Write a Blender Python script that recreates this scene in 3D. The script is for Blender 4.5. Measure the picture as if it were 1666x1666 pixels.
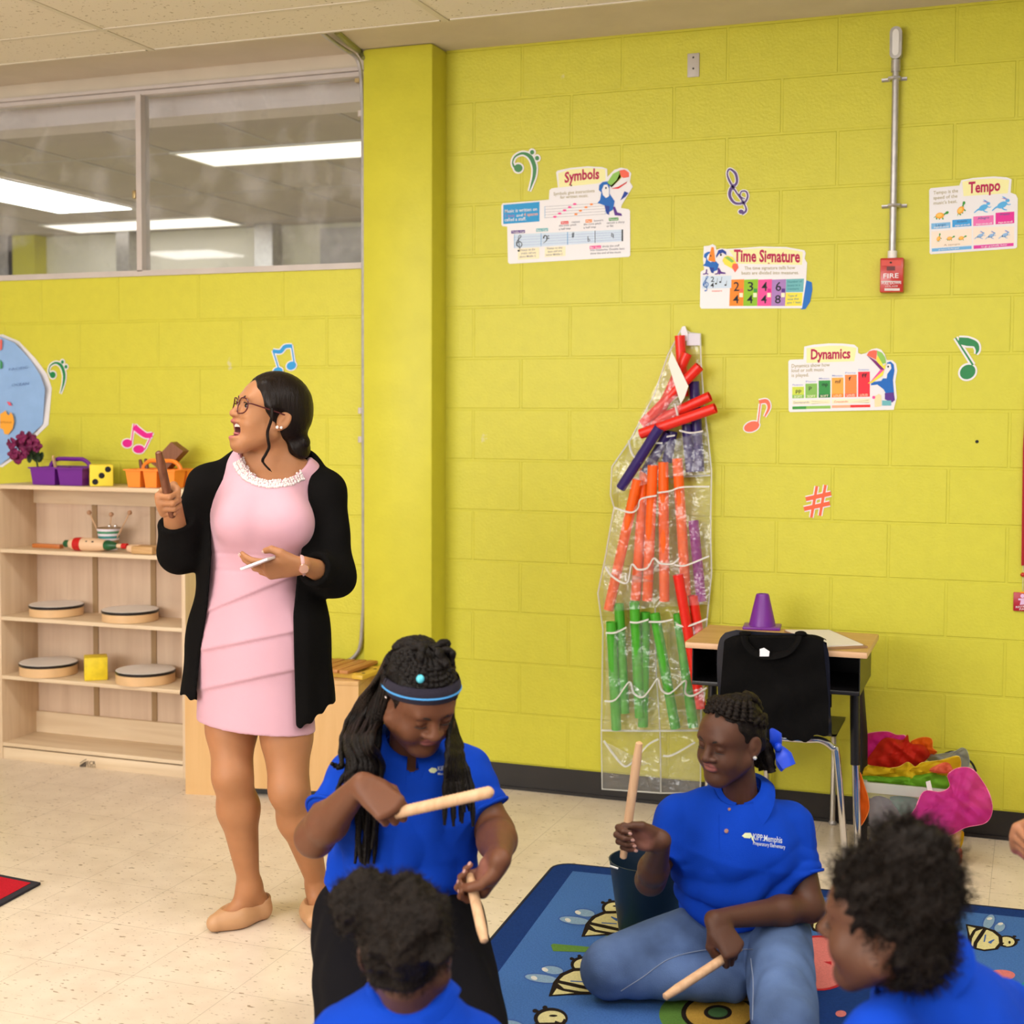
import bpy, bmesh, math, random
import numpy as np
from mathutils import Vector, Matrix, geometry
from mathutils.bvhtree import BVHTree

for _o in list(bpy.data.objects):
    bpy.data.objects.remove(_o, do_unlink=True)
SC = bpy.context.scene
COL = SC.collection
PI = math.pi
rnd = random.Random(7)

# ------------------------------------------------------------------ camera
FPX, YAW, PITCH, ROLL = 2303.94, 0.355670, 0.0495822, 0.0039607
CAM = np.array([2.24766, -5.27819, 1.51923])
CX, CY = 833.0, 782.13
_fw = np.array([-math.sin(YAW)*math.cos(PITCH), math.cos(YAW)*math.cos(PITCH), -math.sin(PITCH)])
_r0 = np.array([math.cos(YAW), math.sin(YAW), 0.0])
_u0 = np.cross(_r0, _fw)
_rt = math.cos(ROLL)*_r0 + math.sin(ROLL)*_u0
_up = -math.sin(ROLL)*_r0 + math.cos(ROLL)*_u0
cam_data = bpy.data.cameras.new('camera')
cam = bpy.data.objects.new('camera', cam_data)
COL.objects.link(cam)
_m = np.eye(4)
_m[:3, 0] = _rt; _m[:3, 1] = _up; _m[:3, 2] = -_fw; _m[:3, 3] = CAM
cam.matrix_world = Matrix(_m.tolist())
cam_data.sensor_width = 36.0
cam_data.lens = 36.0*FPX/1666.0
cam_data.shift_x = 0.0
cam_data.shift_y = (CY-833.0)/1666.0
cam_data.clip_start = 0.05
cam_data.dof.use_dof = True
cam_data.dof.focus_distance = 4.15
cam_data.dof.aperture_fstop = 3.4
SC.camera = cam

# ------------------------------------------------------------------ world, exposure
SC.view_settings.view_transform = 'Standard'
SC.view_settings.look = 'None'
SC.view_settings.exposure = 0.62
SC.view_settings.gamma = 1.0
world = bpy.data.worlds.new('world')
SC.world = world
world.use_nodes = True
world.node_tree.nodes['Background'].inputs[0].default_value = (1.0, 0.955, 0.91, 1)
world.node_tree.nodes['Background'].inputs[1].default_value = 0.30
LAMP_W = 9.0     # radiance of the troffer lenses
def area_light(name, loc, target, sx, sy, watts, col):
    l = bpy.data.lights.new(name, 'AREA'); l.shape = 'RECTANGLE'; l.size = sx; l.size_y = sy; l.energy = watts; l.color = col
    o = bpy.data.objects.new(name, l); COL.objects.link(o); o.location = loc
    o.rotation_euler = (Vector(target)-Vector(loc)).to_track_quat('-Z', 'Y').to_euler(); return o
# daylight from the windows behind and to the left of the photographer
area_light('window_daylight', (-1.6, -7.6, 1.9), (.6, 0, 1.0), 4.2, 1.7, 150, (1.0, .96, .92))

# ------------------------------------------------------------------ picture <-> place
def ray(u, v):
    return _fw + (u-CX)/FPX*_rt - (v-CY)/FPX*_up
def W(u, v, y=0.0):
    """point of the vertical plane y = const seen at that spot of the photograph"""
    d = ray(u, v); return Vector((CAM + d*((y-CAM[1])/d[1])).tolist())
def F(u, v, z=0.0):
    d = ray(u, v); return Vector((CAM + d*((z-CAM[2])/d[2])).tolist())
def D(u, v, depth):
    return Vector((CAM + ray(u, v)*depth).tolist())

# ------------------------------------------------------------------ materials
def s2l(c):
    return tuple((x/12.92 if x <= .04045 else ((x+.055)/1.055)**2.4) for x in c)
def hexc(h):
    return s2l(tuple(int(h[i:i+2], 16)/255 for i in (0, 2, 4)))
_mats = {}
def mat(name, col=None, rough=.6, metal=0.0, spec=.5, bump=0.0, bscale=60.0, var=0.0, vscale=8.0,
        emit=0.0, trans=0.0, alpha=1.0, coat=0.0, sheen=0.0, sss=0.0, ior=1.45, stretch=None, attr=None):
    """principled material with procedural colour variation and bump; col is hex (as seen) or linear tuple"""
    if name in _mats: return _mats[name]
    m = bpy.data.materials.new(name); m.use_nodes = True
    nt = m.node_tree; b = nt.nodes['Principled BSDF']
    c = hexc(col) if isinstance(col, str) else col
    b.inputs['Base Color'].default_value = (*c, 1)
    b.inputs['Roughness'].default_value = rough
    b.inputs['Metallic'].default_value = metal
    b.inputs['Specular IOR Level'].default_value = spec
    b.inputs['IOR'].default_value = ior
    if coat: b.inputs['Coat Weight'].default_value = coat; b.inputs['Coat Roughness'].default_value = .15
    if sheen: b.inputs['Sheen Weight'].default_value = sheen; b.inputs['Sheen Roughness'].default_value = .4
    if sss:
        b.inputs['Subsurface Weight'].default_value = sss
        b.inputs['Subsurface Radius'].default_value = (.012, .005, .003)
        b.inputs['Subsurface Scale'].default_value = 1.0
    if trans: b.inputs['Transmission Weight'].default_value = trans
    if alpha < 1: b.inputs['Alpha'].default_value = alpha
    if emit:
        b.inputs['Emission Color'].default_value = (*c, 1); b.inputs['Emission Strength'].default_value = emit
    tc = nt.nodes.new('ShaderNodeTexCoord')
    src = tc.outputs['Object']
    if stretch:
        mp = nt.nodes.new('ShaderNodeMapping'); mp.inputs['Scale'].default_value = stretch
        nt.links.new(src, mp.inputs['Vector']); src = mp.outputs['Vector']
    csock = None
    if attr:
        at = nt.nodes.new('ShaderNodeAttribute'); at.attribute_name = attr; csock = at.outputs['Color']
    if var or attr:
        n = nt.nodes.new('ShaderNodeTexNoise'); n.inputs['Scale'].default_value = vscale; n.inputs['Detail'].default_value = 4
        nt.links.new(src, n.inputs['Vector'])
        hs = nt.nodes.new('ShaderNodeHueSaturation')
        mr = nt.nodes.new('ShaderNodeMapRange'); mr.inputs[1].default_value = .3; mr.inputs[2].default_value = .7
        mr.inputs[3].default_value = 1-var; mr.inputs[4].default_value = 1+var
        nt.links.new(n.outputs['Fac'], mr.inputs[0]); nt.links.new(mr.outputs[0], hs.inputs['Value'])
        if csock: nt.links.new(csock, hs.inputs['Color'])
        else: hs.inputs['Color'].default_value = (*c, 1)
        nt.links.new(hs.outputs[0], b.inputs['Base Color'])
    if bump:
        n = nt.nodes.new('ShaderNodeTexNoise'); n.inputs['Scale'].default_value = bscale; n.inputs['Detail'].default_value = 3
        nt.links.new(src, n.inputs['Vector'])
        bp = nt.nodes.new('ShaderNodeBump'); bp.inputs['Strength'].default_value = min(1, bump); bp.inputs['Distance'].default_value = .002*max(1, bump)
        nt.links.new(n.outputs['Fac'], bp.inputs['Height']); nt.links.new(bp.outputs[0], b.inputs['Normal'])
    _mats[name] = m
    return m

# ------------------------------------------------------------------ objects
def tag(o, label=None, cat=None, group=None, kind=None):
    if label: o['label'] = label
    if cat: o['category'] = cat
    if group: o['group'] = group
    if kind: o['kind'] = kind
    return o
def empty(name, loc=(0, 0, 0), label=None, cat=None, group=None):
    o = bpy.data.objects.new(name, None); COL.objects.link(o); o.location = loc
    o.empty_display_size = .05
    return tag(o, label, cat, group)
def link(name, me, parent=None):
    o = bpy.data.objects.new(name, me); COL.objects.link(o)
    if parent is not None:
        o.parent = parent
        pw = Matrix.Identity(4); q = parent
        while q is not None:
            pw = Matrix.Translation(q.location) @ pw; q = q.parent
        o.matrix_parent_inverse = Matrix.Identity(4)
        o.location = -pw.to_translation()
    return o

class MB:
    """collects shapes given in world coordinates into one mesh"""
    def __init__(s): s.v = []; s.f = []; s.mi = []; s.mats = []; s.cur = 0
    def mat(s, m):
        if m not in s.mats: s.mats.append(m)
        s.cur = s.mats.index(m); return s
    def add(s, vs, fs):
        o = len(s.v); s.v += [tuple(p) for p in vs]
        s.f += [tuple(i+o for i in f) for f in fs]; s.mi += [s.cur]*len(fs); return s
    def box(s, lo, hi, M=None, bev=0.0):
        x0, y0, z0 = lo; x1, y1, z1 = hi
        if bev:
            bm = bmesh.new()
            vs = [bm.verts.new(p) for p in ((x0,y0,z0),(x1,y0,z0),(x1,y1,z0),(x0,y1,z0),(x0,y0,z1),(x1,y0,z1),(x1,y1,z1),(x0,y1,z1))]
            for q in ((3,2,1,0),(4,5,6,7),(0,1,5,4),(1,2,6,5),(2,3,7,6),(3,0,4,7)): bm.faces.new([vs[i] for i in q])
            bmesh.ops.bevel(bm, geom=list(bm.edges), offset=bev, segments=2, affect='EDGES', profile=.5)
            bm.verts.index_update()
            P = [v.co.copy() for v in bm.verts]; Q = [[v.index for v in f.verts] for f in bm.faces]; bm.free()
        else:
            P = [Vector(p) for p in ((x0,y0,z0),(x1,y0,z0),(x1,y1,z0),(x0,y1,z0),(x0,y0,z1),(x1,y0,z1),(x1,y1,z1),(x0,y1,z1))]
            Q = ((3,2,1,0),(4,5,6,7),(0,1,5,4),(1,2,6,5),(2,3,7,6),(3,0,4,7))
        if M is not None: P = [M @ p for p in P]
        return s.add(P, Q)
    def tube(s, pts, r, n=12, cap=True, closed=False, flat=None):
        """swept tube; r scalar or list; flat=(scale_n, scale_b)"""
        pts = [Vector(p) for p in pts]; m = len(pts)
        rs = r if isinstance(r, (list, tuple)) else [r]*m
        T = []
        for i in range(m):
            a = pts[(i-1) % m] if (i or closed) else pts[0]; b = pts[(i+1) % m] if (i < m-1 or closed) else pts[-1]
            t = (b-a); T.append(t.normalized() if t.length > 1e-9 else Vector((0, 0, 1)))
        nrm = T[0].orthogonal().normalized()
        V = []
        for i in range(m):
            if i:
                q = T[i-1].rotation_difference(T[i]); nrm = (q @ nrm)
            nrm = (nrm - T[i]*nrm.dot(T[i])).normalized(); bn = T[i].cross(nrm)
            fa, fb = flat or (1, 1)
            for k in range(n):
                a = 2*PI*k/n
                V.append(pts[i]+nrm*(math.cos(a)*rs[i]*fa)+bn*(math.sin(a)*rs[i]*fb))
        Q = []
        for i in range(m-1 if not closed else m):
            j = (i+1) % m
            for k in range(n):
                Q.append((i*n+k, i*n+(k+1) % n, j*n+(k+1) % n, j*n+k))
        if cap and not closed:
            Q.append(tuple(range(n-1, -1, -1))); Q.append(tuple((m-1)*n+k for k in range(n)))
        return s.add(V, Q)
    def lathe(s, c, prof, n=32, axis=None, cap=True):
        """profile [(r, h)] around axis through c"""
        c = Vector(c); ax = Vector(axis or (0, 0, 1)).normalized(); a = ax.orthogonal().normalized(); b = ax.cross(a)
        V = []
        for r, h in prof:
            for k in range(n):
                t = 2*PI*k/n; V.append(c+ax*h+a*(r*math.cos(t))+b*(r*math.sin(t)))
        Q = []
        for i in range(len(prof)-1):
            for k in range(n): Q.append((i*n+k, i*n+(k+1) % n, (i+1)*n+(k+1) % n, (i+1)*n+k))
        if cap:
            if prof[0][0] > 1e-6: Q.append(tuple(range(n-1, -1, -1)))
            if prof[-1][0] > 1e-6: Q.append(tuple((len(prof)-1)*n+k for k in range(n)))
        return s.add(V, Q)
    def ball(s, c, r, n=16, M=None):
        rr = r if isinstance(r, (tuple, list)) else (r, r, r)
        V = []; Q = []; h = n//2
        for i in range(h+1):
            p = PI*i/h
            for k in range(n):
                t = 2*PI*k/n
                q = Vector((math.sin(p)*math.cos(t)*rr[0], math.sin(p)*math.sin(t)*rr[1], math.cos(p)*rr[2]))
                if M is not None: q = M @ q
                V.append(Vector(c)+q)
        for i in range(h):
            for k in range(n): Q.append((i*n+k, (i+1)*n+k, (i+1)*n+(k+1) % n, i*n+(k+1) % n))
        return s.add(V, Q)
    def prism(s, P, d):
        """closed outline P (3D, planar) thickened by vector d"""
        P = [Vector(p) for p in P]; n = len(P); d = Vector(d)
        tri = geometry.tessellate_polygon([P])
        V = P+[p+d for p in P]
        Q = [tuple(t) for t in tri]+[tuple(i+n for i in reversed(t)) for t in tri]
        Q += [(i, i+n, (i+1) % n+n, (i+1) % n) for i in range(n)]
        return s.add(V, Q)
    def sheet(s, P):
        P = [Vector(p) for p in P]
        return s.add(P, [tuple(t) for t in geometry.tessellate_polygon([P])])
    def grid(s, fn, nu, nv):
        V = [fn(i/nu, j/nv) for j in range(nv+1) for i in range(nu+1)]
        Q = [(j*(nu+1)+i, j*(nu+1)+i+1, (j+1)*(nu+1)+i+1, (j+1)*(nu+1)+i) for j in range(nv) for i in range(nu)]
        return s.add(V, Q)
    def build(s, name, m=None, parent=None, smooth=35, recalc=True):
        me = bpy.data.meshes.new(name)
        me.from_pydata(s.v, [], s.f)
        ms = s.mats if s.mats else [m]
        for q in ms: me.materials.append(q)
        if len(ms) > 1: me.polygons.foreach_set('material_index', s.mi)
        if recalc:
            bm = bmesh.new(); bm.from_mesh(me); bmesh.ops.recalc_face_normals(bm, faces=bm.faces); bm.to_mesh(me); bm.free()
        if smooth:
            me.shade_smooth(); me.set_sharp_from_angle(angle=math.radians(smooth))
        me.update()
        return link(name, me, parent)

def spline(P, n=8, closed=False):
    """Catmull-Rom through points"""
    P = [Vector(p) for p in P]; m = len(P); out = []
    rng = range(m if closed else m-1)
    for i in rng:
        if closed: a, b, c, d = P[(i-1) % m], P[i], P[(i+1) % m], P[(i+2) % m]
        else: a, b, c, d = P[max(i-1, 0)], P[i], P[i+1], P[min(i+2, m-1)]
        for k in range(n):
            t = k/n
            out.append(.5*((2*b)+(c-a)*t+(2*a-5*b+4*c-d)*t*t+(3*b-a-3*c+d)*t**3))
    if not closed: out.append(P[-1])
    return out

def text_geo(st, bold=.006):
    """vertices (unit cap height) and faces of a line of lettering"""
    cu = bpy.data.curves.new('lettering', 'FONT'); cu.body = st; cu.size = 1.0; cu.resolution_u = 2; cu.offset = bold
    o = bpy.data.objects.new('lettering', cu)
    me = bpy.data.meshes.new_from_object(o)
    V = [(v.co.x, v.co.y) for v in me.vertices]; Q = [tuple(p.vertices) for p in me.polygons]
    bpy.data.objects.remove(o); bpy.data.meshes.remove(me); bpy.data.curves.remove(cu)
    x0 = min(x for x, y in V); x1 = max(x for x, y in V)
    return [((x-x0)/(x1-x0), y/.69) for x, y in V], Q
def put_text(mb, st, p0, p1, h, off=(0, 0, 0), up=None, arc=0.0, bold=.006):
    """lettering from p0 to p1 (baseline), cap height h, in the plane given by up"""
    V, Q = text_geo(st, bold); p0 = Vector(p0); p1 = Vector(p1); up = Vector(up or (0, 0, 1)); off = Vector(off)
    return mb.add([p0+(p1-p0)*x+up*(y*h+arc*math.sin(PI*x))+off for x, y in V], Q)
# ================================================================== the room
def nodes_of(name):
    m = bpy.data.materials.new(name); m.use_nodes = True
    return m, m.node_tree, m.node_tree.nodes['Principled BSDF']
def block_mat(name, zoff, xoff, col):
    m, nt, b = nodes_of(name)
    L = nt.links.new
    geo = nt.nodes.new('ShaderNodeNewGeometry')
    sx = nt.nodes.new('ShaderNodeSeparateXYZ'); L(geo.outputs['Position'], sx.inputs[0])
    ax = nt.nodes.new('ShaderNodeMath'); ax.operation = 'ADD'; ax.inputs[1].default_value = 20.0+xoff; L(sx.outputs[0], ax.inputs[0])
    az = nt.nodes.new('ShaderNodeMath'); az.operation = 'ADD'; az.inputs[1].default_value = zoff; L(sx.outputs[2], az.inputs[0])
    cb = nt.nodes.new('ShaderNodeCombineXYZ'); L(ax.outputs[0], cb.inputs[0]); L(az.outputs[0], cb.inputs[1])
    br = nt.nodes.new('ShaderNodeTexBrick'); L(cb.outputs[0], br.inputs['Vector'])
    br.inputs['Scale'].default_value = 1.0; br.inputs['Mortar Size'].default_value = .006; br.inputs['Mortar Smooth'].default_value = .35
    br.inputs['Brick Width'].default_value = .4064; br.inputs['Row Height'].default_value = .2032
    br.offset = .5
    n1 = nt.nodes.new('ShaderNodeTexNoise'); n1.inputs['Scale'].default_value = 95; n1.inputs['Detail'].default_value = 4; L(geo.outputs['Position'], n1.inputs['Vector'])
    n2 = nt.nodes.new('ShaderNodeTexNoise'); n2.inputs['Scale'].default_value = 22; n2.inputs['Detail'].default_value = 3; L(geo.outputs['Position'], n2.inputs['Vector'])
    mu = nt.nodes.new('ShaderNodeMath'); mu.operation = 'MULTIPLY'; mu.inputs[1].default_value = -1.0; L(br.outputs['Fac'], mu.inputs[0])
    b1 = nt.nodes.new('ShaderNodeBump'); b1.inputs['Strength'].default_value = .6; b1.inputs['Distance'].default_value = .0045; L(mu.outputs[0], b1.inputs['Height'])
    b2 = nt.nodes.new('ShaderNodeBump'); b2.inputs['Strength'].default_value = .42; b2.inputs['Distance'].default_value = .003
    L(n1.outputs['Fac'], b2.inputs['Height']); L(b1.outputs[0], b2.inputs['Normal'])
    L(b2.outputs[0], b.inputs['Normal'])
    hs = nt.nodes.new('ShaderNodeHueSaturation'); hs.inputs['Color'].default_value = (*col, 1)
    mr = nt.nodes.new('ShaderNodeMapRange'); mr.inputs[1].default_value = .3; mr.inputs[2].default_value = .7; mr.inputs[3].default_value = .975; mr.inputs[4].default_value = 1.025
    L(n2.outputs['Fac'], mr.inputs[0]); L(mr.outputs[0], hs.inputs['Value'])
    # scuffs: small pale chips where paint came off
    n3 = nt.nodes.new('ShaderNodeTexNoise'); n3.inputs['Scale'].default_value = 9; n3.inputs['Detail'].default_value = 8; L(geo.outputs['Position'], n3.inputs['Vector'])
    r3 = nt.nodes.new('ShaderNodeMapRange'); r3.inputs[1].default_value = .735; r3.inputs[2].default_value = .76; L(n3.outputs['Fac'], r3.inputs[0])
    mx = nt.nodes.new('ShaderNodeMix'); mx.data_type = 'RGBA'; L(r3.outputs[0], mx.inputs[0]); L(hs.outputs[0], mx.inputs[6]); mx.inputs[7].default_value = (.62, .58, .25, 1)
    L(mx.outputs[2], b.inputs['Base Color'])
    b.inputs['Roughness'].default_value = .42; b.inputs['Specular IOR Level'].default_value = .35
    return m
LIME = (.61, .575, .045)
M_wall = block_mat('lime_painted_block', .1016, .2, LIME)
M_wall2 = block_mat('lime_painted_block_beside_window', .1346, .0, LIME)
M_lime = mat('lime_painted_plaster', LIME, rough=.42, spec=.35, bump=.35, bscale=70, var=.04)

def floor_mat():
    m, nt, b = nodes_of('speckled_cream_floor_tile'); L = nt.links.new
    geo = nt.nodes.new('ShaderNodeNewGeometry')
    n = nt.nodes.new('ShaderNodeTexNoise'); n.inputs['Scale'].default_value = 9; n.inputs['Detail'].default_value = 5; L(geo.outputs['Position'], n.inputs['Vector'])
    r = nt.nodes.new('ShaderNodeValToRGB'); r.color_ramp.elements[0].position = .3; r.color_ramp.elements[1].position = .7
    r.color_ramp.elements[0].color = (.68, .575, .455, 1); r.color_ramp.elements[1].color = (.78, .675, .55, 1)
    L(n.outputs['Fac'], r.inputs[0])
    mp = nt.nodes.new('ShaderNodeMapping'); mp.inputs['Scale'].default_value = (1, 2.2, 1); mp.inputs['Rotation'].default_value = (0, 0, .5); L(geo.outputs['Position'], mp.inputs[0])
    v = nt.nodes.new('ShaderNodeTexNoise'); v.inputs['Scale'].default_value = 34; v.inputs['Detail'].default_value = 2; L(mp.outputs[0], v.inputs['Vector'])
    q = nt.nodes.new('ShaderNodeMapRange'); q.inputs[1].default_value = .655; q.inputs[2].default_value = .70; L(v.outputs['Fac'], q.inputs[0])
    m1 = nt.nodes.new('ShaderNodeMix'); m1.data_type = 'RGBA'; L(q.outputs[0], m1.inputs[0]); L(r.outputs[0], m1.inputs[6]); m1.inputs[7].default_value = (.33, .24, .15, 1)
    v2 = nt.nodes.new('ShaderNodeTexNoise'); v2.inputs['Scale'].default_value = 60; v2.inputs['Detail'].default_value = 2; L(mp.outputs[0], v2.inputs['Vector'])
    q2 = nt.nodes.new('ShaderNodeMapRange'); q2.inputs[1].default_value = .66; q2.inputs[2].default_value = .72; L(v2.outputs['Fac'], q2.inputs[0])
    m2 = nt.nodes.new('ShaderNodeMix'); m2.data_type = 'RGBA'; L(q2.outputs[0], m2.inputs[0]); L(m1.outputs[2], m2.inputs[6]); m2.inputs[7].default_value = (.40, .31, .22, 1)
    br = nt.nodes.new('ShaderNodeTexBrick'); br.offset = 0; br.inputs['Scale'].default_value = 1; br.inputs['Brick Width'].default_value = .3048; br.inputs['Row Height'].default_value = .3048
    br.inputs['Mortar Size'].default_value = .0008; br.inputs['Mortar Smooth'].default_value = 0; L(geo.outputs['Position'], br.inputs['Vector'])
    m3 = nt.nodes.new('ShaderNodeMix'); m3.data_type = 'RGBA'; L(br.outputs['Fac'], m3.inputs[0]); L(m2.outputs[2], m3.inputs[6]); m3.inputs[7].default_value = (.42, .34, .25, 1)
    L(m3.outputs[2], b.inputs['Base Color'])
    b.inputs['Roughness'].default_value = .34; b.inputs['Specular IOR Level'].default_value = .4
    return m
M_floor = floor_mat()
def tile_mat():
    m, nt, b = nodes_of('pitted_acoustic_tile'); L = nt.links.new
    geo = nt.nodes.new('ShaderNodeNewGeometry')
    n = nt.nodes.new('ShaderNodeTexNoise'); n.inputs['Scale'].default_value = 75; n.inputs['Detail'].default_value = 2; L(geo.outputs['Position'], n.inputs['Vector'])
    q = nt.nodes.new('ShaderNodeMapRange'); q.inputs[1].default_value = .66; q.inputs[2].default_value = .70; L(n.outputs['Fac'], q.inputs[0])
    m1 = nt.nodes.new('ShaderNodeMix'); m1.data_type = 'RGBA'; L(q.outputs[0], m1.inputs[0]); m1.inputs[6].default_value = (.74, .68, .57, 1); m1.inputs[7].default_value = (.36, .30, .2, 1)
    L(m1.outputs[2], b.inputs['Base Color']); b.inputs['Roughness'].default_value = .9; b.inputs['Specular IOR Level'].default_value = .1
    return m
M_tile = tile_mat()
M_tee = mat('ceiling_grid_paint', (.64, .58, .47), rough=.5)
M_slab = mat('beige_plaster', (.62, .545, .43), rough=.85, var=.05, vscale=5, bump=.3, bscale=50)
M_base = mat('black_vinyl_baseboard', (.012, .009, .008), rough=.35, var=.2)
M_alu = mat('window_frame_metal', (.56, .50, .46), rough=.4, var=.06)
M_steel = mat('galvanised_steel', (.50, .48, .47), rough=.38, metal=.75, var=.12, vscale=30)
M_white = mat('white_paint', (.80, .78, .74), rough=.5)

YL = -.085            # face of the wall that holds the window
YC = -.137            # face of the column
ZS = 2.952            # underside of the slab
ZG = 2.885            # suspended ceiling
def structure(name, mb, m, parent=None, smooth=35):
    o = mb.build(name, m, parent, smooth)
    if parent is None: o['kind'] = 'structure'
    return o
structure('floor', MB().box((-5.5, -7.5, -.05), (5.0, 7.0, 0)), M_floor)
structure('wall_back', MB().box((0, 0, 0), (5.0, .2, ZS)), M_wall)
zsill = 2.092
wl = MB().box((-5.5, YL, 0), (-.30, .12, zsill))
structure('wall_left', wl, M_wall2)
structure('column', MB().box((-.304, YC, 0), (0, .2, ZS), bev=.012), M_lime)
# slab along the wall, header above the window
structure('ceiling', MB().box((-5.5, -.75, ZS), (5.0, 0.35, ZS+.1)), M_slab)
structure('trim_1', MB().box((-5.5, YL-.001, 2.893), (-.304, .12, ZS)), M_slab)
# suspended ceiling: tiles and grid
tl = MB(); te = MB(); te2 = MB()
yb = -.625
xs = [-.955+1.2192*k for k in range(-4, 5)]
ys = [yb, yb-.305]+[yb-.305-.6096*k for k in range(1, 12)]
for i in range(len(xs)-1):
    for j in range(len(ys)-1):
        x0, x1 = xs[i]+.009, xs[i+1]-.009; y1, y0 = ys[j]-.009, ys[j+1]+.009
        sag = .003*((i*7+j*3) % 3)
        tl.box((x0, y0, ZG+.002+sag*.3), (x1, y1, ZG+.016))
for x in xs: te.box((x-.012, ys[-1], ZG), (x+.012, yb+.006, ZG+.03))
for y in ys[1:]: te.box((xs[0], y-.012, ZG+.0003), (xs[-1], y+.012, ZG+.03))
for i in range(len(xs)-1):
    te.box((xs[i]+.02, yb-.012, ZG-.0005), (xs[i+1]-.02, yb+.002, ZG+.03))
structure('ceiling.001', tl, M_tile, smooth=0)
structure('trim_2', te, M_tee, smooth=0)
structure('ceiling.002', MB().box((-7.5, -9.5, ZG+.05), (5.0, -.75, ZS+.1)), M_slab)
# vinyl baseboards
def baseboard(name, x0, x1, y):
    b = MB(); b.box((x0, y-.006, 0), (x1, y, .102)); b.box((x0, y-.014, 0), (x1, y-.006, .012))
    structure(name, b, M_base)
baseboard('baseboard_back', .0, 5.0, 0)
baseboard('baseboard_left', -5.5, -.304, YL)
b = MB(); b.box((-.308, YC-.006, 0), (.006, YC, .102)); b.box((0, YC, 0), (.006, 0, .102)); structure('baseboard_column', b, M_base)

# ---- window into the next classroom
M_glass = None
def glass_mat():
    m = bpy.data.materials.new('window_glass'); m.use_nodes = True; nt = m.node_tree; L = nt.links.new
    nt.nodes.remove(nt.nodes['Principled BSDF'])
    out = nt.nodes['Material Output']
    tr = nt.nodes.new('ShaderNodeBsdfTransparent'); tr.inputs[0].default_value = (.93, .94, .94, 1)
    gl = nt.nodes.new('ShaderNodeBsdfGlossy'); gl.inputs['Roughness'].default_value = .015
    fr = nt.nodes.new('ShaderNodeFresnel'); fr.inputs[0].default_value = 1.55
    mx = nt.nodes.new('ShaderNodeMixShader'); g0 = nt.nodes.new('ShaderNodeNewGeometry'); sb = nt.nodes.new('ShaderNodeMath'); sb.operation = 'SUBTRACT'; sb.inputs[0].default_value = 1.0; L(g0.outputs['Backfacing'], sb.inputs[1])
    ml = nt.nodes.new('ShaderNodeMath'); ml.operation = 'MULTIPLY'; L(fr.outputs[0], ml.inputs[0]); L(sb.outputs[0], ml.inputs[1]); L(ml.outputs[0], mx.inputs[0]); L(tr.outputs[0], mx.inputs[1]); L(gl.outputs[0], mx.inputs[2])
    # dust and smears
    df = nt.nodes.new('ShaderNodeBsdfDiffuse'); df.inputs[0].default_value = (.7, .68, .68, 1)
    geo = nt.nodes.new('ShaderNodeNewGeometry'); n = nt.nodes.new('ShaderNodeTexNoise'); n.inputs['Scale'].default_value = 6; n.inputs['Detail'].default_value = 9; L(geo.outputs['Position'], n.inputs['Vector'])
    r = nt.nodes.new('ShaderNodeMapRange'); r.inputs[1].default_value = .5; r.inputs[2].default_value = .85; r.inputs[3].default_value = .03; r.inputs[4].default_value = .28; L(n.outputs['Fac'], r.inputs[0])
    m2 = nt.nodes.new('ShaderNodeMixShader'); L(r.outputs[0], m2.inputs[0]); L(mx.outputs[0], m2.inputs[1]); L(df.outputs[0], m2.inputs[2])
    L(m2.outputs[0], out.inputs[0])
    return m
M_glass = glass_mat()
win = empty('window_1', (-1.2, YL, zsill)); win['kind'] = 'structure'
fr = MB()
zt = 2.893
fr.box((-5.5, YL-.012, zsill-.002), (-.304, YL+.07, zsill+.022))
fr.box((-5.5, YL-.018, zt-.014), (-.304, YL+.05, zt)); fr.box((-5.5, YL-.006, zt-.034), (-.304, YL+.05, zt-.016))
for x in (-.322,): fr.box((x-.012, YL-.004, zsill+.02), (x+.018, YL+.05, zt-.03))
fr.build('window_frame', M_alu, win)
mu = MB()
for x in (-1.389, -2.48, -3.6): mu.box((x-.013, YL-.012, zsill+.018), (x+.013, YL+.05, zt-.03))
mu.build('mullion', M_alu, win)
lt = MB(); lt.box((-1.418, YL-.02, 2.42), (-1.402, YL-.005, 2.455), bev=.003); lt.box((-.35, YL-.03, 2.83), (-.33, YL-.005, 2.845)); lt.build('latch', mat('brass_latch', (.45, .33, .15), rough=.4, metal=.6), win)
for k, (a, c) in enumerate(((-1.378, -.334), (-2.468, -1.40), (-3.59, -2.49))):
    g = MB(); g.box((a, YL+.018, zsill+.02), (c, YL+.022, zt-.03)); g.build('pane', M_glass, win, 0)

# ---- next classroom seen through the window
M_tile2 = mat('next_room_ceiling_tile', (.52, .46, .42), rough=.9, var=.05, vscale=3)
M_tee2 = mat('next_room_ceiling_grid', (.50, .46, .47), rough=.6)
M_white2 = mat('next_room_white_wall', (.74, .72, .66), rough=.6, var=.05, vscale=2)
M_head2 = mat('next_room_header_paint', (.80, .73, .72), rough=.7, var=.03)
y_in = .12
zf = W(0, 227, .30).z
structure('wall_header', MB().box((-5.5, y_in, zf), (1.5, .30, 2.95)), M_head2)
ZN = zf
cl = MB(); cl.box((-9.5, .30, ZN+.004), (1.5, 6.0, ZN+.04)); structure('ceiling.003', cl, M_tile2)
gr = MB()
xa = F(353, 270, ZN).x
for k in range(-6, 4): gr.box((xa+.61*k-.012, .31, ZN), (xa+.61*k+.012, 6.0, ZN+.01))
for k in range(0, 5): gr.box((-5.5, .9+1.22*k-.012, ZN+.0005), (1.5, .9+1.22*k+.012, ZN+.01))
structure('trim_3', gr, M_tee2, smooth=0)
yfar = F(60, 386, ZN).y
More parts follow.
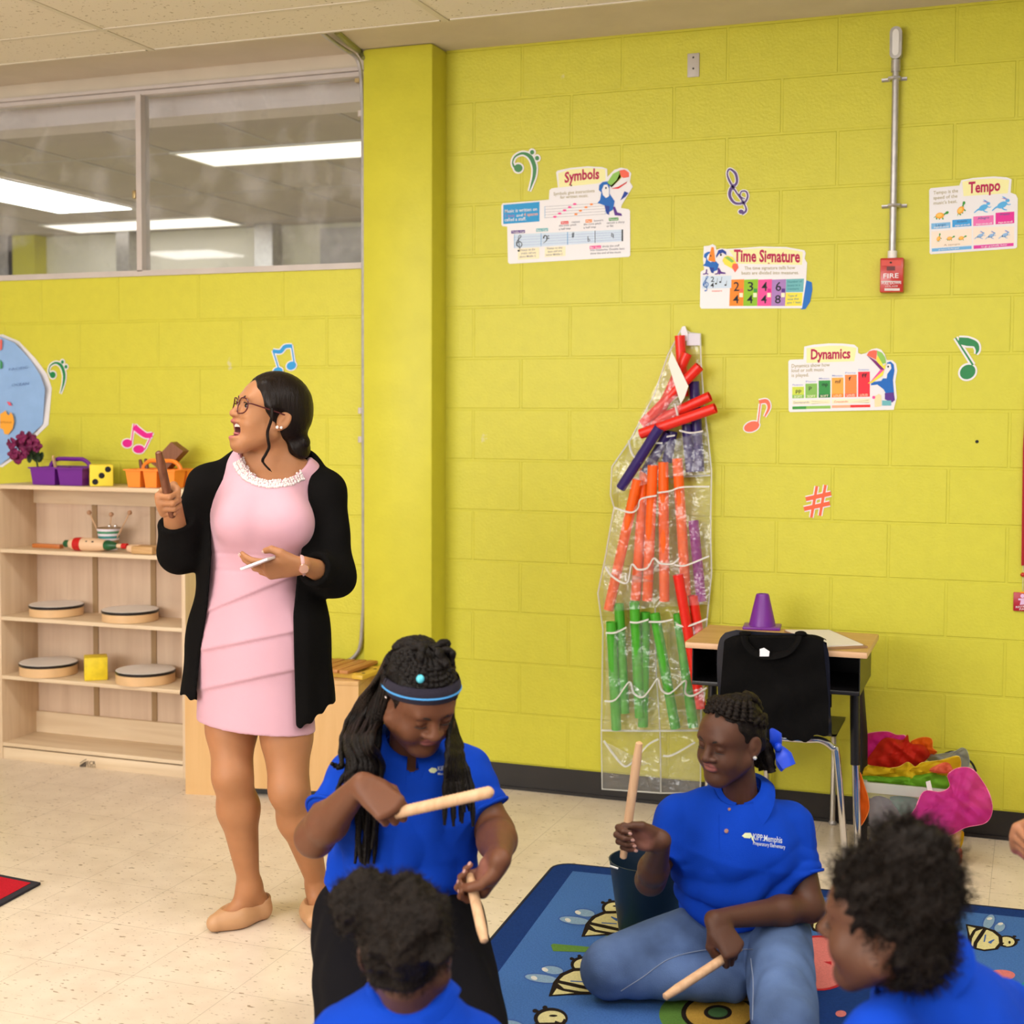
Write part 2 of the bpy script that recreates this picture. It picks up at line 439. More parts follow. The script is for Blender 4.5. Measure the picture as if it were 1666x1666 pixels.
structure('wall_far', MB().box((-10.5, yfar, 0), (1.5, yfar+.1, ZN)), M_white2)
posts = MB()
for u, w_, mm in ((16, .09, M_steel), (46, .12, M_lime), (210, .055, M_steel), (438, .07, M_steel)):
    x = W(u, 410, yfar-.06).x; posts.mat(mm).box((x-w_, yfar-.14, 0), (x+w_, yfar-.002, ZN))
structure('trim_4', posts, None)
pb = W(563, 365, yfar-.02); pc = W(600, 445, yfar-.02)
o = MB().box((pb.x-.2, yfar-.02, pc.z-.4), (pc.x+.3, yfar, pb.z-.02)).build('notice_sheet', mat('pale_violet_paper', (.46, .45, .52), rough=.7, var=.1, vscale=12))
tag(o, 'pale violet sheet on the far wall seen through the window', 'poster')
structure('wall_right', MB().box((1.4, .2, 0), (1.5, 6.0, 2.95)), M_white2)

# ---- fluorescent troffers
M_lens = mat('lit_troffer_lens', (1.0, .96, .92), emit=LAMP_W, rough=.5)
M_lens2 = mat('lit_troffer_lens_next_room', (1.0, 1.0, .97), emit=7.0, rough=.5)
M_lens3 = mat('lit_warm_lens_next_room', (1.0, .93, .86), emit=1.0, rough=.5)
M_trof = mat('troffer_frame_white', (.8, .8, .78), rough=.5)
def troffer(x0, y0, x1, y1, z, lens, label, group=None):
    t = empty('ceiling_light', ((x0+x1)/2, (y0+y1)/2, z), label, 'ceiling light', group)
    f = MB(); w = .02
    f.box((x0, y0, z-.006), (x1, y0+w, z+.002)); f.box((x0, y1-w, z-.006), (x1, y1, z+.002))
    f.box((x0, y0+w, z-.006), (x0+w, y1-w, z+.002)); f.box((x1-w, y0+w, z-.006), (x1, y1-w, z+.002))
    f.build('frame', M_trof, t, 0)
    MB().box((x0+w, y0+w, z-.004), (x1-w, y1-w, z+.001)).build('lens', lens, t, 0)
    return t
gname = 'fluorescent troffers over the classroom'
va, vb = F(165, 400, ZG), F(380, 411, ZG)
YG = YL+.02
troffer(va.x, 2*YG-vb.y-.3, vb.x, 2*YG-vb.y+.35, ZG-.001, M_lens, 'recessed fluorescent ceiling light over the classroom', gname)
for i, x in enumerate((-.955, 1.485, 2.7)):
    for j, y in enumerate((-2.15, -4.59, -6.4)):
        troffer(x+.02, y-.6, x+1.2, y, ZG-.001, M_lens, 'recessed fluorescent ceiling light over the classroom', gname)
a, b_, c, d = F(275, 248, ZN), F(346, 270, ZN), F(640, 256, ZN), F(640, 226, ZN)
troffer(a.x, min(a.y, d.y), a.x+1.22, b_.y, ZN-.002, M_lens3, 'warm lit ceiling light behind the right window pane')
a, b_, c = F(216, 337, ZN), F(97, 346, ZN), F(0, 283, ZN)
troffer(b_.x, a.y-1.6, a.x, a.y+.05, ZN-.002, M_lens2, 'bright ceiling light behind the left window pane')
troffer(-.25, .7, .95, 1.3, ZN-.002, M_lens2, 'added light in the next room, unseen behind the column')  # extra lamp out of view, put in to brighten the header above the window
troffer(-5.2, .5, -4.0, 1.1, ZN-.002, M_lens2, 'added light in the next room, unseen left of the window')  # another unseen lamp added to light the next room's header
a = F(400, 365, ZN)
troffer(a.x-1.4, a.y-.45, a.x, a.y, ZN-.002, M_lens3, 'dim far ceiling light low behind the window mullion')
# ================================================================== things on the walls
def mp(ox, oy, s, y=0.0):
    """crop coordinates of the photograph -> point on the wall plane, n layers proud of it"""
    def f(p, n=0): return W(ox+p[0]/s, oy+p[1]/s, y-.0022-.00045*n)
    return f
class Flat:
    """flat printed thing lying on the wall"""
    def __init__(s, f): s.f0 = f; s.mb = {}; s.c = 0; s.an = 0
    def f(s, p, n=0): return s.f0(p, n+min(.9, s.c*.012))
    def part(s, k): return s.mb.setdefault((k, s.c) if k in ('caption', 'number', 'number_panel', 'lettering') else (k, s.an if k == 'animal' else 0), MB())
    def poly(s, k, m, pts, n):
        s.c += 1; s.part(k).mat(m).sheet([s.f(p, n) for p in pts])
    def rect(s, k, m, a, b, n, sh=0.0):
        (x0, y0), (x1, y1) = a, b
        s.poly(k, m, [(x0, y0), (x1, y0+sh*(x1-x0)), (x1, y1+sh*(x1-x0)), (x0, y1)], n)
    def ell(s, k, m, c, rx, ry, n, rot=0.0, N=22):
        s.poly(k, m, [(c[0]+rx*math.cos(2*PI*i/N)*math.cos(rot)-ry*math.sin(2*PI*i/N)*math.sin(rot),
                       c[1]+rx*math.cos(2*PI*i/N)*math.sin(rot)+ry*math.sin(2*PI*i/N)*math.cos(rot)) for i in range(N)], n)
    def line(s, k, m, pts, w, n, sm=6):
        """stroke of width w (list allowed) in crop pixels"""
        s.c += 1; P = [Vector((p[0], p[1], 0)) for p in pts]
        ws = list(w) if isinstance(w, (list, tuple)) else [w]*len(P)
        if sm and len(P) > 2:
            Q = spline(P, sm); W2 = []
            for i in range(len(P)-1):
                for t in range(sm): W2.append(ws[i]+(ws[i+1]-ws[i])*t/sm)
            W2.append(ws[-1]); P, ws = Q, W2
        L = []; R = []
        for i, p in enumerate(P):
            t = (P[min(i+1, len(P)-1)]-P[max(i-1, 0)]).normalized(); nn = Vector((-t.y, t.x, 0))
            L.append(p+nn*ws[i]/2); R.append(p-nn*ws[i]/2)
        V = [s.f((p.x, p.y), n) for p in L+R]; N = len(L)
        s.part(k).mat(m).add(V, [(i, i+1, N+i+1, N+i) for i in range(N-1)])
    def text(s, k, m, st, a, b, h, n, arc=0.0):
        s.c += 1; p0 = s.f(a, n); p1 = s.f(b, n); hh = (s.f((a[0], a[1]-h), n)-p0).length
        put_text(s.part(k).mat(m), st, p0, p1, hh, up=(0, 0, 1), arc=arc, bold=.03 if k == 'title' else .008)
    def board(s, k, m, pts, n0, n1):
        P = [s.f(p, n0) for p in pts]; d = s.f(pts[0], n1)-s.f(pts[0], n0)
        s.part(k).mat(m).prism(P, d)
    def finish(s, name, label, cat, group=None):
        V = [v for b in s.mb.values() for v in b.v]
        c = [sum(p[i] for p in V)/len(V) for i in range(3)]
        o = empty(name, c, label, cat, group)
        for k, b in s.mb.items(): b.build(k[0], None, o, 0)
        return o
P_ = lambda h, r=.45: mat('print_'+h, h, rough=r, spec=.3)
white = mat('laminated_white_card', (.80, .78, .80), rough=.32, spec=.5)
cream = P_('f3efae'); crim = P_('b81250'); plum = P_('7a2170'); tan = P_('b0a47c'); ink = P_('1c1c22'); sky = P_('2a9ad6'); pale = P_('cfe0f2'); grey = P_('8b8b99')
navy = P_('1d3f9c'); blue = P_('1667bf'); orange = P_('f98a1f'); yellow = P_('f6e24a'); green = P_('3f9a3c'); lgreen = P_('8fc35a'); dgreen = P_('1f7440'); red = P_('e8302e'); pink = P_('ee4f9b'); magenta = P_('d6128a')
lilac = P_('a97fc0'); teal = P_('6fb7bd'); purple = P_('5b2d8c'); lcream = P_('f5ecc8'); coral = P_('f46a52'); peach = P_('f9b08a'); lav = P_('98a6da')
def frame_title(p, k, outer, st, a, b, h, lift):
    p.poly('title_panel', cream, outer, 3)
    p.text('title', crim, st, a, b, h, 5, arc=lift)

# ---- Symbols
p = Flat(mp(800, 230, 6.664))
p.board('card', white, [(105, 690), (122, 672), (620, 632), (626, 530), (650, 510), (718, 500), (698, 335), (712, 318), (850, 288), (1040, 270), (1200, 280), (1252, 298), (1254, 385), (1330, 308), (1400, 285), (1470, 298), (1512, 345), (1498, 440), (1530, 490), (1490, 560), (1410, 690), (1402, 722), (1485, 735), (1500, 752), (1502, 1238), (1484, 1252), (195, 1328), (176, 1310), (168, 925), (116, 918), (106, 900)], 0, 2)
frame_title(p, 0, [(722, 345), (850, 305), (1040, 288), (1230, 300), (1235, 420), (1150, 455), (728, 500)], 'Symbols', (790, 448), (1165, 405), 108, .004)
p.ell('title', ink, (862, 478), 9, 8, 5)
p.text('lettering', tan, 'Symbols give instructions', (670, 586), (1115, 550), 34, 4); p.text('lettering', tan, 'for written music.', (742, 622), (1048, 602), 32, 4)
p.poly('blue_panel', sky, [(125, 688), (518, 655), (518, 868), (125, 897)], 3)
p.text('lettering', white, 'Music is written on', (142, 775), (492, 750), 36, 4); p.text('lettering', lilac, '5 lines', (142, 825), (248, 818), 34, 4)
p.text('lettering', white, 'and', (268, 818), (335, 812), 30, 4); p.text('lettering', peach, '4 spaces', (348, 812), (500, 800), 34, 4); p.text('lettering', white, 'called a staff.', (140, 868), (372, 855), 36, 4)
for i in range(5): p.line('staff', grey, [(575, 708+i*30), (1238, 668+i*30)], 3, 3)
p.line('staff', sky, [(576, 705), (576, 832)], 4, 3); p.line('staff', sky, [(1234, 668), (1234, 790)], 4, 3)
for i, c in enumerate(((685, 818), (736, 782), (790, 748), (845, 714), (900, 680))): p.ell('staff', pink, c, 20, 11, 4)
for i, c in enumerate(((912, 790), (962, 752), (1022, 714), (1080, 682))): p.ell('staff', orange, c, 18, 10, 4)
p.poly('staff', pale, [(245, 1008), (1425, 955), (1425, 1082), (245, 1158)], 3)
for i in range(4): p.line('staff', lav, [(245, 1040+i*30), (1425, 985+i*26)], 2.5, 4)
for x, m_, w_ in ((245, sky, 4), (535, sky, 4), (822, sky, 5), (1120, ink, 5), (1416, ink, 15)):
    t = (x-245)/1180; p.line('staff', m_, [(x, 1008-53*t), (x, 1158-76*t)], w_, 5)
p.line('clef', ink, [(300, 1150), (268, 1120), (300, 1085), (328, 1115), (305, 1150), (272, 1120), (275, 1085), (318, 1030), (300, 1020), (290, 1060), (305, 1180), (290, 1188)], [6, 7, 7, 7, 7, 8, 8, 6, 4, 6, 5, 9], 6)
p.line('clef', ink, [(560, 1050), (575, 1020), (598, 1035), (592, 1075), (560, 1105)], [16, 8, 12, 8, 3], 6)
for c in ((614, 1025), (614, 1052)): p.ell('clef', ink, c, 7, 7, 6)
p.text('clef', ink, '#', (868, 1040), (894, 1038), 60, 6); p.line('clef', ink, [(1043, 1030), (1045, 1085), (1064, 1070), (1046, 1058)], 5, 6)
p.line('clef', ink, [(1300, 990), (1300, 1030), (1318, 1026)], 5, 6); p.line('clef', ink, [(1300, 1010), (1318, 1006), (1318, 1050)], 5, 6)
for (x0, y0, x1, y1, m_, st) in ((212, 968, 360, 1000, purple, 'Treble Clef'), (482, 946, 610, 980, teal, 'Bass Clef'), (750, 868, 832, 900, red, 'Sharp'), (1018, 848, 1086, 882, orange, 'Flat'), (1270, 830, 1372, 862, green, 'Natural'), (1062, 1134, 1185, 1168, pink, 'Bar lines')):
    p.rect('caption', m_, (x0, y0), (x1, y1), 4, -.05); p.text('caption', white, st, (x0+8, y1-7), (x1-8, y1-10), 20, 5)
p.rect('caption', lcream, (285, 1165), (515, 1285), 3, -.06); p.rect('caption', lcream, (575, 1150), (800, 1255), 3, -.06)
p.ell('clef', ink, (290, 1185), 10, 10, 5)
for st, a, b in (('Notes on the', (318, 1190), (470, 1180)), ('treble clef are', (318, 1226), (478, 1215)), ('above Middle C', (302, 1262), (480, 1250)), ('Notes on the', (600, 1172), (765, 1162)), ('bass clef are', (610, 1206), (760, 1196)), ('below Middle C', (588, 1242), (770, 1230)),
                 ('raises', (868, 885), (955, 879)), ('the note pitch', (728, 925), (916, 912)), ('a half step', (728, 962), (855, 952)), ('lowers', (1110, 872), (1208, 862)), ('the note pitch', (995, 910), (1186, 898)), ('a half step', (995, 946), (1130, 936)), ('cancels a sharp', (1245, 895), (1440, 882)), ('or flat', (1245, 930), (1320, 924)),
                 ('divide the staff', (1198, 1150), (1385, 1138)), ('into measures. Double bars', (1068, 1190), (1440, 1172)), ('show the end of the music', (1068, 1226), (1400, 1210))):
    p.text('lettering', grey, st, a, b, 22, 4)
def toucan(p, m, flip, beak):
    """m maps unit bird coordinates to crop pixels: cartoon toucan with a striped beak"""
    q = lambda pts: [m(x, y) for x, y in pts]
    p.poly('bird', blue, q([(.1, .2), (0, .1), (.02, -.1), (.15, -.22), (.35, -.25), (.42, -.1), (.42, .25), (.62, .55), (.55, .9), (.3, 1.05), (.22, .72), (-.05, .62), (.05, .5)]), 4)
    p.poly('bird', white, q([(.2, -.1), (.33, -.12), (.4, .05), (.4, .35), (.28, .42), (.16, .3), (.12, .1)]), 5)
    p.poly('bird', purple, q([(.55, .8), (.62, .75), (.72, 1.0), (.88, 1.05), (.9, 1.14), (.62, 1.12)]), 5)
    p.poly('bird', navy, q([(.22, .72), (.42, .75), (.4, 1.1), (.3, 1.05)]), 5)
    p.ell('bird', ink, m(.28, .02), 9, 11, 7)
    for mm, pts in beak: p.poly('bird', mm, q(pts), 6)
toucan(p, lambda x, y: (1160+x*280, 500+y*270), 1, [(lgreen, [(.33, -.2), (.55, -.55), (.8, -.68), (.86, -.4), (.5, 0)]), (coral, [(.8, -.68), (1.0, -.72), (1.17, -.6), (1.17, -.42), (.95, -.38), (.86, -.45)]), (yellow, [(.33, -.2), (.5, 0), (.88, -.4), (.82, -.6), (.7, -.3), (.48, -.08)]), (white, [(.5, 0), (.88, -.35), (1.15, -.42), (1.1, -.22), (.75, -.02)]), (red, [(.46, .05), (.75, -.03), (1.1, -.24), (1.08, -.18), (.76, .05)])])
p.poly('bird', navy, [(1395, 640), (1440, 540), (1482, 560), (1450, 600)], 5)
p.finish('music_poster', 'die-cut laminated poster headed Symbols with a music staff and toucan', 'poster')

# ---- Time Signature
p = Flat(mp(1120, 380, 7.573))
p.board('card', white, [(150, 470), (195, 445), (180, 320), (190, 155), (250, 150), (300, 130), (335, 150), (345, 200), (400, 180), (470, 190), (900, 160), (1200, 165), (1430, 205), (1445, 240), (1432, 310), (1462, 360), (1450, 590), (1400, 920), (160, 925), (142, 900)], 0, 2)
p.poly('title_panel', cream, [(500, 205), (900, 180), (1200, 185), (1410, 225), (1400, 385), (620, 372)], 3)
p.text('title', crim, 'Time Signature', (560, 342), (1375, 352), 142, 5)
p.text('lettering', tan, 'The time signature tells how', (690, 445), (1315, 438), 40, 4); p.text('lettering', tan, 'beats are divided into measures.', (655, 505), (1360, 500), 40, 4)
for i, (m_, m3, t, b_) in enumerate(((orange, coral, '2', '4'), (P_('8fc11f'), green, '3', '4'), (pink, magenta, '4', '4'), (lilac, purple, '6', '8'))):
    x = 505+172*i; p.poly('number_panel', m_, [(x+10, 568), (x+182, 562), (x+172, 892), (x-2, 892)], 3)
    p.text('number', ink, t, (x+52, 708), (x+122, 706), 110, 5); p.text('number', ink, b_, (x+44, 860), (x+116, 858), 100, 5)
    p.rect('number_panel', m3, (x+126, 678), (x+170, 722), 4); p.rect('number_panel', lcream, (x+122, 732), (x+166, 784), 4)
p.poly('blue_panel', teal, [(1205, 562), (1425, 555), (1415, 720), (1200, 722)], 3); p.poly('blue_panel', yellow, [(1198, 728), (1408, 726), (1398, 890), (1190, 892)], 3)
for st, a, b in (('Number of', (1222, 608), (1400, 600)), ('beats in a', (1222, 652), (1378, 645)), ('measure', (1222, 694), (1360, 690)), ('Type of', (1225, 780), (1340, 775)), ('note that', (1222, 820), (1360, 815)), ('gets 1 beat', (1215, 862), (1385, 858))): p.text('lettering', P_('3f8790'), st, a, b, 26, 4)
p.poly('staff', pale, [(170, 525), (530, 518), (528, 670), (168, 680)], 3)
p.line('clef', blue, [(215, 665), (190, 640), (215, 600), (245, 620), (225, 660), (185, 640), (195, 595), (240, 535), (225, 525), (212, 590), (228, 690), (200, 705)], [8, 9, 9, 8, 8, 9, 9, 7, 5, 8, 7, 20], 6)
p.text('number', ink, '2', (275, 595), (318, 594), 62, 5); p.text('number', ink, '4', (270, 668), (315, 666), 60, 5)
for c in ((340, 618), (392, 598), (457, 634)): p.ell('clef', ink, c, 13, 10, 5)
for a, b in (((350, 616), (358, 550)), ((402, 596), (412, 535)), ((466, 632), (472, 580))): p.line('clef', ink, [a, b], 4, 5)
p.text('lettering', coral, 'measure', (290, 718), (415, 714), 22, 4)
toucan(p, lambda x, y: (190+x*300, 270+y*200) if x < .75 else (190+x*300, 270+y*200), 1, [(yellow, [(.72, .2), (.95, .0), (1.2, .1), (1.35, .5), (1.2, .85), (.85, .55)]), (lgreen, [(.85, .12), (1.0, .05), (1.25, .35), (1.15, .45)]), (coral, [(1.2, .5), (1.38, .5), (1.42, .75), (1.28, 1.05), (1.15, .7)])])
p.poly('bird', orange, [(242, 330), (285, 165), (312, 170), (332, 350), (290, 345)], 6); p.poly('bird', navy, [(340, 275), (370, 205), (420, 192), (465, 225), (468, 265), (420, 235), (380, 255), (345, 300)], 6)
p.poly('bird', white, [(345, 300), (380, 250), (425, 240), (440, 285), (405, 360), (345, 340)], 6); p.ell('bird', ink, (400, 262), 12, 16, 7)
for x in (200, 345): p.line('bird', purple, [(x+25, 440), (x+15, 490), (x-20, 500)], 14, 6); p.line('bird', purple, [(x+15, 490), (x+45, 500)], 12, 6)
p.finish('music_poster', 'wide laminated poster headed Time Signature with coloured number squares', 'poster')
p = Flat(mp(1120, 380, 7.573))
p.board('card', P_('1f6fc4'), [(1435, 568), (1520, 600), (1528, 690), (1500, 840), (1442, 930), (1385, 935), (1412, 760)], -1, 1)
o = p.finish('paper_cutout', 'blue paper cut-out tucked behind the right end of the Time Signature poster', 'paper cut-out')

# ---- Dynamics
p = Flat(mp(1270, 540, 7.933))
p.board('card', white, [(100, 380), (120, 360), (295, 352), (305, 190), (420, 165), (620, 148), (800, 150), (950, 165), (1000, 205), (1000, 270), (1040, 290), (1110, 270), (1170, 225), (1240, 210), (1300, 230), (1345, 290), (1370, 365), (1440, 365), (1490, 410), (1505, 500), (1480, 640), (1500, 850), (1470, 960), (1460, 1005), (120, 1035), (104, 1015)], 0, 2)
p.poly('title_panel', cream, [(335, 210), (620, 178), (800, 178), (980, 205), (950, 378), (335, 400)], 3)
p.text('title', crim, 'Dynamics', (390, 352), (900, 338), 125, 5); p.ell('title', ink, (483, 372), 10, 9, 5)
p.text('lettering', tan, 'Dynamics show how', (142, 462), (635, 445), 46, 4); p.text('lettering', tan, 'loud or soft music', (142, 520), (560, 505), 44, 4); p.text('lettering', tan, 'is played.', (142, 582), (365, 575), 44, 4)
dy = (('pp', 710, P_('cfdd4d'), lgreen, 'SOFT', 'Pianissimo'), ('p', 668, P_('86bb58'), lgreen, 'SOFT', 'Piano'), ('mp', 628, P_('379447'), dgreen, 'SOFT', 'Mezzo'), ('mf', 592, P_('fbad48'), orange, 'LOUD', 'Mezzo'), ('f', 555, P_('f98b45'), coral, 'LOUD', 'Forte'), ('ff', 515, P_('ea2d3f'), red, 'LOUD', 'Fortissimo'))
for i, (st, top, m_, m3, w_, cap) in enumerate(dy):
    x = 150+170*i; bot = 858-i*4
    p.rect('number_panel', m_, (x, top), (x+152, bot-45), 3, -.02); p.rect('number_panel', m3, (x, bot-45), (x+152, bot), 3, -.02)
    p.text('number', ink, st, (x+45, top+72), (x+45+36*len(st), top+70), 48, 5); p.text('lettering', lcream, w_, (x+24, bot-8), (x+128, bot-11), 28, 4)
    p.text('lettering', lav, cap, (x+5, top-16), (x+140, top-18), 22, 4)
p.line('clef', P_('6b7a5a'), [(400, 895), (620, 910), (400, 930)], 4, 4, 0); p.line('clef', P_('7a5a4a'), [(1140, 880), (915, 905), (1140, 912)], 4, 4, 0)
p.rect('caption', lcream, (155, 885), (640, 935), 3, -.02); p.rect('caption', lcream, (662, 872), (1155, 925), 3, -.02)
p.text('lettering', grey, 'Decrescendo', (170, 925), (370, 918), 26, 4); p.text('lettering', coral, 'Crescendo', (690, 915), (870, 908), 26, 4)
p.rect('caption', green, (152, 962), (330, 1000), 3, -.02); p.rect('caption', lgreen, (330, 958), (645, 995), 3, -.02); p.rect('caption', peach, (662, 948), (900, 982), 3, -.02); p.rect('caption', red, (900, 943), (1158, 977), 3, -.02)
p.poly('bird', blue, [(1365, 440), (1375, 395), (1420, 382), (1460, 420), (1470, 500), (1450, 620), (1470, 880), (1400, 880), (1330, 740), (1250, 680), (1165, 690), (1170, 650), (1300, 630), (1320, 600), (1370, 600), (1380, 520)], 4)
p.poly('bird', purple, [(1345, 790), (1460, 780), (1475, 880), (1440, 910), (1345, 870)], 5); p.poly('bird', white, [(1365, 440), (1380, 410), (1420, 415), (1430, 470), (1380, 540), (1355, 500)], 5); p.ell('bird', ink, (1388, 448), 11, 14, 7)
p.poly('bird', coral, [(1112, 300), (1140, 250), (1200, 235), (1245, 240), (1232, 360)], 6); p.poly('bird', lgreen, [(1245, 240), (1310, 270), (1350, 330), (1362, 400), (1290, 420), (1250, 350)], 6); p.poly('bird', yellow, [(1232, 360), (1250, 300), (1330, 440), (1362, 400), (1350, 480), (1290, 470)], 6)
p.poly('bird', plum, [(1112, 300), (1232, 375), (1340, 485), (1290, 490), (1200, 390)], 7); p.poly('bird', pink, [(1290, 485), (1335, 490), (1200, 615), (1150, 655)], 7); p.poly('bird', yellow, [(1340, 490), (1320, 560), (1180, 660), (1125, 665), (1200, 610)], 6)
p.poly('bird', P_('f2dcae'), [(1210, 830), (1270, 800), (1300, 820), (1300, 960), (1215, 970)], 5); p.ell('bird', pink, (1202, 845), 20, 20, 6); p.rect('bird', teal, (1310, 885), (1428, 950), 5)
p.finish('music_poster', 'laminated poster headed Dynamics with six rising coloured bars', 'poster')

# ---- Tempo
p = Flat(mp(1490, 270, 9.466))
p.board('card', white, [(205, 370), (230, 342), (670, 300), (700, 220), (880, 185), (1200, 160), (1400, 175), (1475, 205), (1460, 410), (1540, 440), (1570, 500), (1560, 1250), (1530, 1270), (230, 1360), (212, 1340)], 0, 2)
p.poly('title_panel', cream, [(715, 240), (880, 210), (1200, 190), (1440, 215), (1415, 420), (735, 465)], 3)
p.text('title', crim, 'Tempo', (810, 418), (1300, 375), 165, 5)
p.text('lettering', tan, 'Tempo is the', (270, 440), (650, 405), 52, 4); p.text('lettering', tan, 'speed of the', (270, 518), (640, 485), 50, 4); p.text('lettering', tan, "music's beat.", (272, 598), (635, 565), 50, 4)
for a, b, m_, st in (((238, 885), (532, 975), P_('7db9e6'), 'Largo'), ((562, 832), (858, 945), P_('3f9fe0'), 'Andante'), ((884, 780), (1198, 925), P_('ea72b4'), 'Allegro'), ((1228, 722), (1516, 900), P_('e22f97'), 'Presto')):
    p.rect('number_panel', m_, a, b, 3, -.07); p.text('lettering', P_('3b5f9a'), st, (a[0]+70, a[1]+45), (b[0]-70, a[1]+28), 34, 4); p.text('lettering', white, 'speed', (a[0]+40, b[1]-18), (b[0]-30, b[1]-32), 26, 4)
p.poly('caption', P_('f3e3d2'), [(240, 1010), (862, 960), (862, 1215), (240, 1260)], 3); p.poly('caption', P_('f3e3d2'), [(882, 945), (1515, 930), (1515, 1185), (882, 1210)], 3)
p.poly('caption', P_('6fb2e4'), [(246, 1272), (858, 1230), (858, 1278), (246, 1320)], 4); p.poly('caption', P_('dd3f9f'), [(890, 1225), (1505, 1185), (1505, 1232), (890, 1278)], 4)
p.text('lettering', P_('b09a80'), 'A tempo', (430, 1232), (680, 1212), 26, 5); p.text('lettering', white, 'go back to the first speed', (350, 1300), (665, 1275), 24, 5); p.text('lettering', white, 'to go gradually faster', (1005, 1255), (1410, 1222), 26, 5)
def turtle(p, x, y, s, r=0.0):
    p.an += 1
    q = lambda a, b: (x+s*(a*math.cos(r)-b*math.sin(r)), y+s*(a*math.sin(r)+b*math.cos(r)))
    p.line('animal', green, [q(.35, .05), q(.6, -.2), q(.85, -.35)], [s*.2, s*.2, s*.16], 4); p.ell('animal', green, q(.92, -.38), s*.24, s*.17, 5, r-.5)
    for a in (-.45, -.1, .35): p.line('animal', green, [q(a, .2), q(a+.05, .5)], s*.16, 4)
    p.line('animal', green, [q(-.5, .1), q(-.8, .28)], [s*.12, s*.03], 4)
    p.ell('animal', P_('f6a93a'), q(0, 0), s*.55, s*.38, 6, r-.15); p.ell('animal', P_('fbc860'), q(-.05, -.05), s*.36, s*.22, 7, r-.15)
turtle(p, 370, 765, 120); turtle(p, 690, 680, 120, -.75); turtle(p, 350, 1120, 70, -.9); turtle(p, 520, 1115, 72); turtle(p, 700, 1110, 72)
def hare(p, x, y, s, m_):
    p.an += 1
    q = lambda a, b: (x+s*a, y+s*b)
    p.ell('animal', m_, q(0, 0), s*.5, s*.28, 5, -.45); p.ell('animal', m_, q(.5, -.42), s*.2, s*.16, 6)
    p.line('animal', m_, [q(.55, -.45), q(.2, -.68), q(0, -.8)], [s*.1, s*.14, s*.02], 5); p.line('animal', lilac, [q(.5, -.5), q(.2, -.6), q(-.05, -.62)], [s*.08, s*.1, s*.02], 6)
    p.line('animal', m_, [q(-.3, .15), q(-.6, .25), q(-.95, .55)], [s*.26, s*.14, s*.08], 5); p.line('animal', m_, [q(0, .15), q(.1, .38), q(.45, .48)], [s*.2, s*.12, s*.07], 5)
    p.line('animal', m_, [q(.35, -.15), q(.6, -.02), q(.8, -.08)], [s*.14, s*.08, s*.06], 5)
hb = P_('58b0e8'); hb2 = P_('93bdea')
hare(p, 1040, 640, 150, hb); hare(p, 1330, 600, 165, hb); hare(p, 990, 1075, 95, hb2); hare(p, 1160, 1075, 95, hb2); hare(p, 1370, 1065, 100, hb2)
p.finish('music_poster', 'laminated poster headed Tempo with green turtles and blue hares', 'poster')

# ---- music sign cut-outs: white card backing, coloured face
def cutout(name, label, f, shapes, m_, cat='wall cut-out', pad_=17):
    p = Flat(f)
    for pad, n, mm, k in ((pad_, 2, white, 'card'), (0, 3, m_, 'face')):
        for sh in shapes:
            if sh[0] == 'e': p.ell(k, mm, sh[1], sh[2]+pad, sh[3]+pad, n, sh[4] if len(sh) > 4 else 0, 30)
            elif sh[0] == 'l': p.line(k, mm, sh[1], [w+2*pad for w in sh[2]], n)
            elif sh[0] == 's': p.line(k, mm, sh[1], [w+2*pad for w in sh[2]], n, 0)
    return p.finish(name, label, cat)
G_ = mat('cutout_green', '0f7f42', rough=.35); PU_ = mat('cutout_purple', '4c2a78', rough=.35); OR_ = mat('cutout_orange', 'ee5a2a', rough=.35); BL_ = mat('cutout_blue', '1c96d8', rough=.35); MG_ = mat('cutout_magenta', 'e0168c', rough=.35)
G2_ = mat('cutout_dark_green', '1f7a33', rough=.35)
bass = [('l', [(270, 300), (240, 270), (228, 220), (260, 160), (340, 130), (420, 170), (462, 270), (460, 370), (435, 460), (408, 540)], [10, 22, 14, 18, 28, 46, 44, 36, 22, 6]), ('e', (288, 290), 46, 44), ('e', (438, 118), 23, 25), ('e', (492, 182), 23, 25)]
cutout('bass_clef_cutout', 'dark green bass clef cut-out above the Symbols poster', mp(800, 230, 6.664), bass, G2_)
f0 = mp(0, 520, 4.1636, YL)
cutout('bass_clef_cutout', 'green bass clef cut-out beside the round world map', lambda q, n=0: f0((325+(q[0]-215)*.44, 270+(q[1]-85)*.51), n), bass, G_)
f1 = mp(1100, 0, 2.9435)
q1 = lambda q, n=0: f1((225+q[0]*.25, 800+q[1]*.25), n)
cutout('treble_clef_cutout', 'purple treble clef cut-out left of the fire alarm conduit', q1, [('l', [(420, 610), (330, 560), (350, 470), (440, 470), (470, 570), (400, 680), (230, 690), (130, 560), (150, 420), (260, 300), (240, 130), (130, 40), (80, 120), (120, 260), (250, 480), (400, 700), (440, 830), (360, 900)], [16, 22, 26, 30, 34, 40, 46, 56, 60, 44, 50, 34, 26, 40, 30, 26, 40, 46]), ('e', (345, 855), 50, 42)], PU_)
f2 = mp(1466, 450, 5.555)
cutout('quaver_cutout', 'green single quaver cut-out to the right of the Dynamics poster', f2, [('s', [(492, 552), (650, 800)], [14, 18]), ('l', [(520, 580), (600, 590), (670, 610), (690, 660), (676, 702)], [60, 74, 52, 34, 6]), ('e', (602, 862), 74, 62, -.6)], G_)
f3 = lambda q, n=0: W(1190+q[0]/10, 630+q[1]/10, -.0022-.00045*n)
